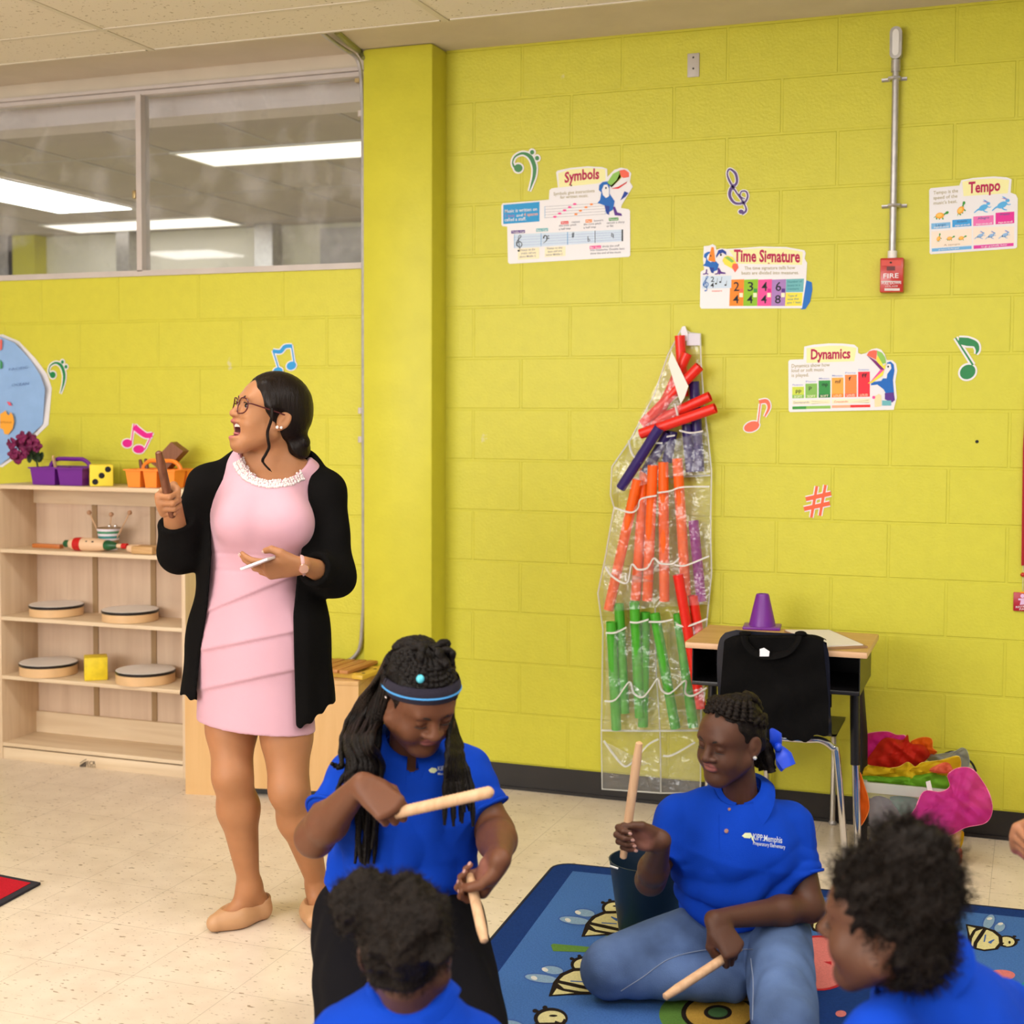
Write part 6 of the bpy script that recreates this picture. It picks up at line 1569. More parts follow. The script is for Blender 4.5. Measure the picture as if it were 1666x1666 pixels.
# ------------------------------------------------------------------ the woman
def woman():
    o = empty('person', Dn(430, 1490, 4.2)*np.array([1, 1, 0]), 'woman in pink dress and black cardigan singing with a brown stick raised', 'person')
    sk = skin('tan', (.40, .180, .080)); base = (.40, .180, .080); lip = (.42, .13, .11)
    H = Head(Dn(439, 675, 4.10), head_frame(-60, -15, 0), .985)
    N = Dn(449, 752, 4.17); shR = Dn(338, 790, 4.17); shL = Dn(530, 800, 4.15)
    fd = yaw_dir(-12)
    chain = [(Dn(437, 772, 4.15), .125), (Dn(427, 845, 4.13), .148), (Dn(416, 918, 4.15), .128), (Dn(416, 1045, 4.15), .168), (Dn(417, 1225, 4.14), .181)]
    def torso(sd, add, flat=.66, k=.04, upto=5):
        for i in range(min(len(chain)-1, upto)): sd.cone(chain[i][0], chain[i+1][0], chain[i][1]+add, chain[i+1][1]+add, k, flat=(fd, flat))
    # body
    sd = Sd(); sd.new(.02)
    torso(sd, -.012, .62, upto=3); sd.cone(Dn(392, 772, 4.16), Dn(500, 776, 4.16), .040, .040, .03)
    sd.cone(N, H.w(0, .022, -.06), .050, .048, .03); sd.cone(N-UPV*.01, Dn(400, 776, 4.17), .040, .038, .035); sd.cone(N-UPV*.01, Dn(494, 779, 4.17), .040, .038, .035)
    head_sdf(sd, H, 'open', .96, 'open', lips=1.1)
    eR = Dn(291, 900, 4.12); eL = Dn(545, 938, 4.11)
    sA, sB = Dn(258, 736, 3.86), Dn(284, 856, 3.93); G = lerp(sA, sB, .71)
    hR = grip_hand(G, sA-sB, TC*.9+UPV*.25-RT*.1, 1, .172)
    hL = Hand(Dn(484, 921, 3.95), *hand_frame(-RT*.93-UPV*.22+TC*.05, TC*.62+UPV*.75), -1, .172)
    for e, h, s_ in ((eR, hR, shR), (eL, hL, shL)):
        sd.new(.012); sd.cone(s_, e, .045, .038, .02); sd.cone(e, h.w(-.02, 0, 0), .038, .0245, .02)
    tR = hand_sdf(sd, hR, GRIP, GRIP_THUMB, 1, .012)
    tL = hand_sdf(sd, hL, ((22, 22, 14), (26, 26, 16), (30, 28, 16), (36, 30, 18)), ((.018, .026, -.004), (.042, .048, -.014), (.068, .052, -.030), (.086, .040, -.040)))
    legs = []
    kR, aR, toR, hlR = Dn(378, 1262, 4.10), Dn(406, 1442, 4.19), Dn(356, 1496, 4.13), Dn(424, 1477, 4.23)
    kL, aL, toL, hlL = Dn(470, 1285, 4.08), Dn(517, 1440, 4.27), Dn(512, 1493, 4.16), Dn(517, 1472, 4.32)
    for hp, k_, a_, to, hl in ((Dn(376, 1090, 4.19), kR, aR, toR, hlR), (Dn(462, 1090, 4.16), kL, aL, toL, hlL)):
        sd.new(.006); sd.cone(hp, lerp(hp, k_, .55), .078, .071, .03); sd.cone(lerp(hp, k_, .55), k_, .071, .055, .03)
        cf = lerp(k_, a_, .3)-TC*.012; sd.cone(k_, cf, .052, .058, .03); sd.cone(cf, a_, .057, .029, .03)
        sd.cone(a_, hl+UPV*.012, .030, .028, .02); sd.cone(a_, lerp(hl, to, .55)+UPV*.01, .029, .027, .03); sd.cone(lerp(hl, to, .4)+UPV*.01, to, .028, .022, .02)
    lo, hi = bounds([H.w(0, 0, .13), H.w(0, -.13, 0), shR, shL, eR, eL, hR.w(.12, 0, 0), hL.w(.18, 0, 0), toR, toL, hlL, sA], .08)
    fin = [(H.o-.14, H.o+.15), (hR.w(.06, 0, -.02)-.085, hR.w(.06, 0, -.02)+.085), (hL.w(.09, 0, 0)-.1, hL.w(.09, 0, 0)+.1)]
    tt = lip_tint(H, base, lip, 'open')
    body = sd_mesh('body', sd, lo, hi, sk, o, .007, .0026, fin, tt)
    face_parts(H, o, brow_m, 'open', mouth='open')
    nm = mat('nail_pale_pink', (.72, .50, .46), rough=.2); nails(tR, hR, o, nm); nails(tL, hL, o, nm)
    # dress
    dress_m = mat('pink_crepe', (.61, .345, .415), rough=.7, bump=.25, bscale=700, var=.02, sheen=.15)
    sd = Sd(); sd.new(.01); torso(sd, 0, .72)
    for u in (388, 470): sd.ell(Dn(u, 850, 4.045), (.066, .05, .066), .05, np.stack([RT, TC, UPV], 1))
    sd.cone(Dn(392, 768, 4.15), Dn(500, 772, 4.15), .043, .043, .03)
    # overlapping tiers: each flounce stands proud of the one below it
    def tiers(P):
        u, v, z = px(P); out = np.zeros(len(P))
        for (vl, vr) in ((1000, 940), (1060, 1030), (1124, 1092)):
            e = vl+(vr-vl)*np.clip((u-325)/150, -.3, 1.4); t = (e-v)/70; out -= .0085*np.clip(1-t, 0, 1)**1.3*np.clip((e-v)/3.2+.5, 0, 1)*np.clip((u-316)/18, 0, 1)
        b = np.exp(-((v-(903+(u-410)*.06))/2.6)**2)+np.exp(-((v-(930+(u-410)*.05))/2.6)**2); out += .0028*b
        out += .0022*noise3(P*np.array([1, 1, .5]), 38, 3)
        return out
    sd.warp(tiers)
    sd.cut(Sd.f_plane(Dn(417, 1196, 4.02), -UPV+RT*-.09), .003)
    sd.sub(Sd.f_ell(Dn(447, 722, 4.08), (.108, .17, .106), np.stack([RT, TC, UPV], 1)), .006)
    lo, hi = bounds([c for c, r in chain], .23); lo[2] = Dn(417, 1215, 4.14)[2]-.03
    dr = sd_mesh('dress', sd, lo, hi, dress_m, o, .0042)
    # bead collar
    bv = bvh_of(dr); bvb = bvh_of(body); S8 = lambda q: (340+q[0]/8.33, 600+q[1]/8.33)
    inn = spline([Vector((*q, 0)) for q in ((420, 1225), (455, 1310), (530, 1400), (640, 1462), (800, 1500), (950, 1490), (1100, 1420), (1205, 1340))], 6)
    out = spline([Vector((*q, 0)) for q in ((335, 1290), (370, 1400), (450, 1520), (580, 1620), (760, 1670), (920, 1655), (1080, 1580), (1225, 1440))], 6)
    b = MB(); rr = random.Random(5)
    for row in range(6):
        t = row/5; L = [inn[i].lerp(out[i], t) for i in range(len(inn))]
        n = 30+4*row
        for k in range(n):
            f = k/(n-1)*(len(L)-1); i = min(int(f), len(L)-2); q = L[i].lerp(L[i+1], f-i)
            c0 = Vector((860, 1080, 0)); dq = (L[i].lerp(L[i+1], f-i)-c0); q0_ = inn[min(int(f/len(L)*len(inn)), len(inn)-1)]; p = None
            base_ = c0+dq.normalized()*((q0_-c0).length*.90)
            for step in range(14):
                b0_ = base_+dq.normalized()*(step*9); p, nn = onto(bv, *S8((b0_.x, b0_.y)), .001)
                if p is not None and px(V3(p)[None])[2][0] < 4.16: break
                p = None
            if p is None: continue
            b0_ = b0_+dq.normalized()*(6+row*27); p, nn = onto(bv, *S8((b0_.x+rr.uniform(-8, 8), b0_.y+rr.uniform(-6, 6))), .001)
            if p is None or px(V3(p)[None])[2][0] > 4.2: continue
            b.ball(p, (.0052 if row in (0, 5) else .004)*rr.uniform(.85, 1.15), 6)
    b.build('bead_collar', mat('pearl_bead', (.78, .68, .66), rough=.22, coat=.4), dr, 80)
    # cardigan
    card_m = mat('black_knit', (.0045, .0040, .0038), rough=.95, spec=.1, bump=.5, bscale=260)
    cch = [(Dn(440, 782, 4.17), .135), (Dn(430, 845, 4.15), .165), (Dn(424, 918, 4.16), .178), (Dn(420, 1045, 4.17), .205), (Dn(416, 1160, 4.17), .222), (Dn(414, 1240, 4.17), .226)]
    sd = Sd(); sd.new(.02)
    for i in range(5): sd.cone(cch[i][0], cch[i+1][0], cch[i][1], cch[i+1][1], .05, flat=(fd, .70))
    sd.cone(shR, Dn(400, 768, 4.19), .056, .064, .03); sd.cone(shL, Dn(490, 770, 4.19), .056, .064, .03); sd.cone(Dn(400, 768, 4.19), Dn(490, 770, 4.19), .064, .064, .03)
    sd.warp(lambda P: .004*np.sin((px(P)[0])*.16)*np.clip((px(P)[1]-880)/250, 0, 1)+.003*noise3(P, 30, 8))
    for i in range(5): sd.sub(Sd.f_cone(cch[i][0], cch[i+1][0], cch[i][1]-.012, cch[i+1][1]-.012, flat=(fd, .70)), .004)
    sd.sub(Sd.f_cone(N-UPV*.03, H.w(0, .02, -.02), .066, .07), .01)
    Lv = [700, 742, 800, 850, 900, 985, 1060, 1140, 1260]; Lu = [402, 386, 352, 341, 344, 338, 326, 318, 314]
    Rv = [700, 752, 800, 860, 930, 1000, 1090, 1190, 1260]; Ru = [500, 508, 503, 497, 484, 477, 479, 482, 482]
    def opening(P):
        u, v, z = px(P); d = np.maximum(np.interp(v, Lv, Lu)-u, u-np.interp(v, Rv, Ru))/556; return np.maximum(d, z-4.165)
    sd.sub(opening, .004)
    def hemline(P):
        u, v, z = px(P); e = np.interp(u, [290, 322, 330, 475, 500, 545], [1128, 1142, 1150, 1186, 1180, 1140]); return (v-e-3*np.sin(u*.35))/556
    sd.cut(hemline, .004)
    # sleeves
    cfR = lerp(eR, hR.w(-.03, 0, 0), .52); cfL = lerp(eL, hL.w(-.02, 0, 0), .68)
    for s_, e, c, w, rc_ in ((shR, eR, cfR, hR, .047), (shL, eL, cfL, hL, .046)):
        sd.new(.03); sd.cone(s_, e, .059, .057, .03)
        ax = V3(w.w(-.02, 0, 0))-V3(e); ax /= np.linalg.norm(ax)
        sd.warp(lambda P, e=e, s_=s_: .0032*noise3(P, 48, 4)+.003*np.sin((P @ ((V3(e)-V3(s_))/np.linalg.norm(V3(e)-V3(s_))))*70)*np.exp(-((P-V3(e))**2).sum(1)/.008))
        sd.new(.03); sd.cone(e, c+ax*.05, .056, rc_+.003, .03); sd.warp(lambda P: .0025*noise3(P, 60, 4)); sd.cut(Sd.f_plane(c, ax), .003)
        sd.new(.004, 's'); sd.op('u', Sd.f_cone(lerp(e, c, .75), V3(c)+ax*.1, .030, rc_-.004), .001)
    lo, hi = bounds([shR, shL, eR, eL, cfR, cfL]+[c for c, r in cch], .17); lo[2] = Dn(417, 1200, 4.17)[2]-.02
    sd_mesh('cardigan', sd, lo, hi, card_m, o, .0052)
    # shoes
    shoe = mat('tan_leather', (.50, .275, .135), rough=.45, var=.05)
    for to, hl, a_ in ((toR, hlR, aR), (toL, hlL, aL)):
        sd = Sd(); sd.new(.01); g0 = np.array([1, 1, 0])
        hl2, to2 = hl*g0+UPV*.030, to*g0+UPV*.026
        mid = lerp(hl2, to2, .6); f_ = (to2-hl2); f_ /= np.linalg.norm(f_); sd_ = np.cross(f_, UPV)
        sd.cone(hl2, mid, .034, .040, .02); sd.cone(mid, to2+f_*.012, .040, .026, .03)
        sd.ell(mid+UPV*.0, (.07, .043, .028), .02, np.stack([f_, sd_, UPV], 1)); sd.cone(hl2, hl2+UPV*.03, .032, .031, .01)
        sd.cut(Sd.f_plane(hl2*g0+UPV*.003, -UPV), .002)
        sd.sub(Sd.f_cone(hl2+f_*.004+UPV*.045, mid+f_*.012+UPV*.048, .030, .036), .004)
        lo, hi = bounds([hl2, to2, a_], .08); lo[2] = -.01
        sd_mesh('shoe', sd, lo, hi, shoe, o, .0035)
    # hair: sleek side parting, low bun, loose tendrils
    sd = Sd(); sd.new(.01); S = H.sc
    E = lambda c, r, k=.02: sd.ell(H.w(*c), tuple(q*S for q in r), k*S, H.R)
    E((0, .016, .040), (.083, .105, .094)); E((0, .05, .0), (.078, .072, .075), .03)
    sd.cone(H.w(.046, -.048, .075), H.w(.073, -.026, .020), .016*S, .012*S, .02); sd.cone(H.w(-.046, -.048, .075), H.w(-.073, -.026, .020), .014*S, .012*S, .02)
    sd.warp(lambda P: -.0007*np.abs(np.sin((H.loc(P)[:, 1]*.8+H.loc(P)[:, 0]*.5+H.loc(P)[:, 2]*.25)*260))*np.clip(H.loc(P)[:, 2]*20+1, 0, 1))
    sd.sub(Sd.f_ell(H.w(-.004, -.100, -.012), (.066*S, .072*S, .108*S), H.R), .006)
    for s_ in (-1, 1): sd.sub(Sd.f_ell(H.w(s_*.088, .006, -.032), (.022*S, .036*S, .050*S), H.R), .006)
    sd.sub(Sd.f_ell(H.w(0, -.03, -.085), (.09*S, .075*S, .05*S), H.R), .008)
    sd.new(.015); E((.012, .098, -.070), (.046, .043, .046), .01)
    sd.warp(lambda P: .0035*np.sin((H.loc(P)[:, 0]*.9+H.loc(P)[:, 2]*.6+H.loc(P)[:, 1]*.4)*170))
    lo, hi = bounds([H.o], .18); hr = sd_mesh('hair', sd, lo, hi, H_tea, o, .003)
    b = MB()
    T8 = lambda q, d: D(340+q[0]/8.33, 600+q[1]/8.33, d)
    b.tube(spline([T8(q, d) for q, d in (((800, 330), 4.035), ((845, 520), 4.02), ((850, 640), 4.015), ((835, 720), 4.015), ((795, 850), 4.02), ((800, 960), 4.02), ((815, 1060), 4.025), ((770, 1160), 4.03), ((728, 1240), 4.035), ((765, 1310), 4.04), ((850, 1395), 4.045))], 5), [.0065, .006]+[.0045]*40+[.003]*7+[.001]*2, 6)
    b.tube(spline([T8(q, d) for q, d in (((405, 1080), 4.05), ((410, 1110), 4.05), ((400, 1160), 4.055))], 4), .0012, 5)
    b.build('loose_tendril', H_tea, hr)
    # glasses, earrings
    fm = mat('tortoise_acetate', (.085, .014, .016), rough=.18); g_ = MB()
    for s_ in (-1, 1):
        ring_ = [H.w(s_*(.0345+.0275*math.copysign(abs(math.cos(t))**.75, math.cos(t))), -.1035+.011*abs(math.cos(t))*(1 if math.cos(t) > 0 else .1), .0005+.0235*math.copysign(abs(math.sin(t))**.8, math.sin(t))) for t in np.linspace(0, 2*PI, 28)[:-1]]
        g_.tube(ring_, .0020, 8, closed=True)
        g_.tube(spline([H.w(s_*.062, -.092, .010), H.w(s_*.070, -.075, .010), H.w(s_*.080, -.01, .006), H.w(s_*.081, .015, .004)], 5), .0020, 8, flat=(.7, 1.4))
    g_.tube(spline([H.w(-.008, -.103, .008), H.w(0, -.1085, .011), H.w(.008, -.103, .008)], 4), .0019, 8)
    go = g_.build('glasses', fm, o)
    b = MB(); b.ball(H.w(.0855, .000, -.0365), .0050*S, 12); b.ball(H.w(.0865, .012, -.0345), .0045*S, 12); b.build('earring', mat('pearl_bead'), o)
    # watch
    c = V3(hL.w(-.018, 0, 0)); b = MB(); band = []
    for t in np.linspace(0, 2*PI, 25)[:-1]: band.append(c+hL.y*(.0285*math.cos(t))+hL.z*(.0235*math.sin(t)))
    b.tube(band, .0045, 8, closed=True, flat=(.45, 1.6)); wo = b.build('watch', mat('pink_watch_strap', (.70, .42, .42), rough=.45), o)
    fdv = Vector((hL.y*.55+hL.z*.85).tolist()).normalized(); b = MB(); b.lathe(Vector(c.tolist())+Vector((hL.y*.010+hL.z*.0225).tolist()), [(.0135, 0), (.0145, .003), (.0125, .006), (0, .006)], 24, fdv); b.build('watch_face', mat('rose_gold', (.70, .42, .32), rough=.2, metal=.8), wo)
    # what she holds
    stick(Vector(lerp(sA, sB, .87).tolist()), Vector(sA.tolist()), .0125, M_brownstick, 'claves_stick', "dark brown stick held upright in the woman's raised hand")
    a1 = -RT*.93-UPV*.36; nn = UPV*.90-RT*.345-TC*.06; nn /= np.linalg.norm(nn); a2 = np.cross(nn, a1); a2 /= np.linalg.norm(a2); a1 = np.cross(a2, nn)
    pc = Dn(421, 916, 3.875)-a2*(.0 if a2 @ TC > 0 else 0)
    M = Matrix.Translation(Vector(pc.tolist())) @ Matrix(np.stack([a1, a2, nn], 1).tolist()).to_4x4()
    po = empty('smartphone', pc, "white phone lying in the woman's open left hand", 'phone')
    MB().box((-.040, -.068, -.004), (.040, .068, .004), M=M, bev=.003).build('case', mat('white_phone_case', (.74, .68, .72), rough=.25), po)
    MB().box((-.036, -.062, .0041), (.036, .062, .0046), M=M).build('screen', mat('black_glass', (.01, .01, .012), rough=.06), po)
    return o

# ------------------------------------------------------------------ a child in the blue polo shirt
POLO = mat('royal_blue_pique', (.003, .048, .45), rough=.85, spec=.15, bump=.5, bscale=620, var=.04, vscale=14)
BTN = mat('polo_button', (.28, .13, .10), rough=.35)
def collar(o, N, ax, fd, r, name='collar', w=.042, m=POLO, drop=.55, gap=.5):
    """turned-down polo collar: a stand round the neck and a leaf that falls outward, open in front"""
    ax = ax/np.linalg.norm(ax); f = fd-ax*(fd @ ax); f /= np.linalg.norm(f); s = np.cross(ax, f)
    b = MB(); n = 44; rows = 9
    def P(t, q, th):
        a = gap*.35+(2*PI-gap*.7)*t; fr = max(0, math.cos(a)); dirv = f*math.cos(a)+s*math.sin(a)
        # q 0 inner stand bottom .. .35 fold .. 1 leaf edge
        if q < .35: z = -.006+.030*(q/.35); rr = r+.002
        else:
            k = (q-.35)/.65; z = .024-(.036*drop+.034*fr**2)*k*(1+.25*fr); rr = r+.009+w*(.6+.5*fr)*k**.75
        return V3(N)+ax*(z+.010*(1-fr)-.020*fr)+dirv*(rr+th)
    for th in (0, .0055): b.grid(lambda u, v: P(u, v, th), n, rows)
    b.grid(lambda u, v: P(u, 1, 0.0055*v), n, 1); b.grid(lambda u, v: P(0, u, 0.0055*v), rows, 1); b.grid(lambda u, v: P(1, u, 0.0055*v), rows, 1)
    return b.build(name, m, o, 60, recalc=False)
def child(label, sktone, head, chub, J, hands, fd, tors, r_arm, legs=None, pants=None, mouth='closed', eyes='down', lip=(.30, .10, .085), wr=1.0, necktop=None, slv=.60, hem=None, ears=True, fine_body=.006, logo=None, hemtilt=None, cuffs=True, name='person', cw=.034, cup=.008):
    """J: world joints; hands: (frame, curls, thumb) right/left; tors: radii (hip, belly, chest), flatness"""
    g = V3(J['pel'])*np.array([1, 1, 0])
    o = empty(name, g, label, 'person'); H = head
    sk = skin(label[:14].replace(' ', '_')+str(round(sktone[0], 3)), sktone)
    rh, rb, rc_, fl = tors; S = H.sc
    sd = Sd(); sd.new(.02)
    sd.cone(J['pel'], J['chest'], rh*.8, rc_*.85, .03, flat=(fd, fl)); sd.cone(J['chest'], J['N']-UPV*.05, rc_*.8, .05, .03, flat=(fd, fl))
    sd.cone(J['shR'], J['shL'], .034, .034, .03)
    sd.cone(J['N']-UPV*.02, H.w(0, .022, -.058), .050*S*chub**.5, .048*S*chub**.5, .025)
    head_sdf(sd, H, mouth, chub, eyes, ears, nose=1.3, lips=1.08)
    tips = []
    for s_, key in ((0, 'R'), (1, 'L')):
        if hands[s_] is None: continue
        h, curls, th = hands[s_]; e = J['e'+key]; w_ = h.w(-.015, 0, 0)
        sd.new(.010); sd.cone(J['sh'+key], e, r_arm, r_arm*.86, .02); mid = lerp(e, w_, .3); sd.cone(e, mid, r_arm*.86, r_arm*.88, .02); sd.cone(mid, w_, r_arm*.88, .0255*h.k*1.05, .02)
        tips.append((hand_sdf(sd, h, curls, th, 1, .012, 1.08), h))
    for L in (legs or []):
        sd.new(.02); sd.cone(L[0], L[1], .05, .04, .02); sd.cone(L[1], L[2], .04, .028, .02); sd.cone(L[2], L[3], .026, .02, .02)
    pts = [H.w(0, 0, .13), H.w(0, -.13, -.1), J['shR'], J['shL'], J['pel'], J['chest']]+[h.w(.1, 0, 0) for t, h in tips]+[J[k] for k in ('eR', 'eL') if k in J]+[q for L in (legs or []) for q in L]
    lo, hi = bounds(pts, .12); lo[2] = max(lo[2], -.02)
    fin = [(H.o-.14*S, H.o+.14*S)]+[(h.w(.06, 0, -.02)-.075, h.w(.06, 0, -.02)+.075) for t, h in tips]
    t0 = lip_tint(H, sktone, lip, mouth)
    def tint(P):
        c = t0(P)
        for t, h in tips:                                     # paler palms
            q = P-h.o; a, b_, z = q @ h.x/h.k, q @ h.y/h.k, q @ h.z/h.k
            m = np.clip((-z-.003)/.012, 0, 1)*np.clip((.052-np.sqrt((a-.05)**2+b_**2+(z+.012)**2))/.02, 0, 1)*.55
            c = c*(1-m[:, None])+np.array([.36, .15, .11])*m[:, None]
        return c
    body = sd_mesh('body', sd, lo, hi, sk, o, .007, .0027, fin, tint)
    face_parts(H, o, brow_m, eyes, mouth=mouth)
    nm = mat('nail_child', (.50, .28, .23), rough=.3)
    for t, h in tips: nails(t, h, o, nm)
    # shirt
    sd = Sd(); sd.new(.02)
    bel = lerp(J['pel'], J['chest'], .38)
    sd.cone(J['pel']-(V3(J['chest'])-V3(J['pel']))*.12, bel, rh, rb, .05, flat=(fd, fl)); sd.cone(bel, J['chest'], rb, rc_, .05, flat=(fd, fl)); sd.cone(J['chest'], lerp(J['chest'], J['N'], .75), rc_, .075, .05, flat=(fd, fl*1.05))
    sd.cone(J['shR'], J['N']-UPV*.048, .047, .056, .05); sd.cone(J['shL'], J['N']-UPV*.048, .047, .056, .05)
    tax = V3(J['chest'])-V3(J['pel']); tax /= np.linalg.norm(tax)
    def wrinkle(P):
        q = P-V3(J['pel']); h_ = q @ tax; a_ = noise3(P*np.array([.6, .6, 1.0]), 26, 11)
        return wr*(.0050*(1-2*np.abs(np.sin(h_*46+a_*2.6)))*np.exp(-((h_-.07)/.11)**2)+.0042*noise3(P, 30, 5)-.0038*np.abs(noise3(P*np.array([1, 1, .6]), 44, 6)))
    sd.warp(wrinkle)
    hemp = hem if hem is not None else J['pel']-tax*.02
    sd.cut(Sd.f_plane(hemp, -(hemtilt if hemtilt is not None else tax)), .006)
    cps = []
    for key in ('R', 'L'):
        if 'e'+key not in J: continue
        s_, e = V3(J['sh'+key]), V3(J['e'+key]); ax = (e-s_)/np.linalg.norm(e-s_); c = lerp(s_, e, slv); cps.append((c, ax))
        sd.new(.05); sd.cone(s_+(e-s_)*.06, s_+(e-s_)*(slv+.2), .043, r_arm+.014, .03)
        sd.warp(lambda P, s_=s_, ax=ax, c=c: wr*(.0012*(1-2*np.abs(np.sin((P-s_) @ ax*60+3.5*noise3(P, 26, 2))))+.0014*noise3(P, 50, 9))-.0022*np.exp(-(((P-c) @ ax+.022)/.004)**2)*0)
        sd.cut(Sd.f_plane(c, ax), .004)
    if 'nocut' not in J: sd.new(.004, 's'); sd.op('u', Sd.f_cone(J['N']-UPV*.035, H.w(0, .0, -.03), .056*S*chub**.5, .075*S), .001); sd.cone(J['N']-UPV*.02, J['N']+fd*.045-UPV*.03, .05, .030, .01)
    lo, hi = bounds([J['pel'], J['chest'], J['shR'], J['shL'], J['N']]+[c for c, a in cps], .16); lo[2] = max(lo[2], .01)
    sh = sd_mesh('polo_shirt', sd, lo, hi, POLO, o, .0042)
    nax = H.w(0, .022, -.058)-V3(J['N']); co = collar(sh, V3(J['N'])+UPV*cup+fd*.004, nax/np.linalg.norm(nax)*.7+UPV*.5, fd, .056*S*chub**.5, gap=.5, w=cw)
    if cuffs:
        for (c, ax) in cps:
            n1 = V3(Vector(ax.tolist()).orthogonal()); n1 /= np.linalg.norm(n1); n2 = np.cross(ax, n1)
            MB().tube([c-ax*.004+(n1*math.cos(t)+n2*math.sin(t))*(r_arm+.0108) for t in np.linspace(0, 2*PI, 33)[:-1]], .0042, 8, closed=True, flat=(1, 1)).build('sleeve_cuff', POLO, sh)
    return o, body, sh, tips
def trousers(o, hips, legs, m, name, wr=.003, seed=1, rad=(.085, .066, .050), hh=.0045, hip_r=(.15, .11, .10), fd=None, top=None):
    sd = Sd(); sd.new(.02); R = np.stack([np.cross(fd, UPV), fd, UPV], 1); sd.ell(hips, hip_r, .03, R)
    pts = [hips]
    for L in legs:
        sd.new(.03); sd.cone(L[0], L[1], rad[0], rad[1], .02)
        sd.warp(lambda P: wr*np.sin((P @ (TC*60+UPV*70+RT*25))+3*noise3(P, 16, seed))*.8+wr*.6*noise3(P, 60, seed+1))
        sd.new(.012); sd.cone(L[1], L[2], rad[1]*.95, rad[2], .02); sd.warp(lambda P: wr*np.sin((P @ (RT*90+UPV*30))+3*noise3(P, 20, seed+3))*.7)
        if len(L) > 4: sd.cut(Sd.f_plane(L[4], V3(L[2])-V3(L[1])), .003)
        pts += list(L[:3])
    lo, hi = bounds(pts, .13); lo[2] = max(lo[2], -.01)
    if top is not None: pass
    return sd_mesh(name, sd, lo, hi, m, o, hh)
def shoe_at(o, heel, toe, m, h=.004, r=.036):
    sd = Sd(); sd.new(.01); sd.cone(heel, toe, r, r*.8, .02); lo, hi = bounds([heel, toe], .07); return sd_mesh('shoe', sd, lo, hi, m, o, h)
DENIM = mat('washed_denim', (.085, .140, .285), rough=.85, spec=.2, bump=.6, bscale=480, var=.32, vscale=8)
BLACKP = mat('black_twill', (.0055, .005, .0065), rough=.9, spec=.12, bump=.4, bscale=420)
def polo_front(sh, body, buttons, logo=None, placket=None):
    bv = bvh_of(sh)
    b = MB()
    for (u, v, r) in buttons:
        p, n = onto(bv, u, v, .001)
        if p is not None: b.lathe(p, [(r, 0), (r*.95, .002), (r*.5, .0026), (0, .002)], 14, n)
    b.build('button', BTN, sh)
    if placket:
        b = MB(); P = [onto(bv, u, v, .0006)[0] for u, v in placket]; P = [p for p in P if p]
        if len(P) > 2: b.tube(P, .0013, 6); b.build('placket_seam', POLO, sh)
    if logo: 
        lg = mat('embroidery', (.66, .72, .42), rough=.7); lw = mat('embroidery_white', (.62, .68, .70), rough=.7); b = MB(); b.mat(lw)
        for st, a, e, h in logo['text']: drape(bv, b, st, a, e, h)
        b.mat(lg)
        for poly in logo['poly']:
            P = [onto(bv, u, v, .0016)[0] for u, v in poly]
            if all(P): b.add(P, [tuple(range(len(P)))])
        if b.v: b.build('chest_logo', None, sh, 0)

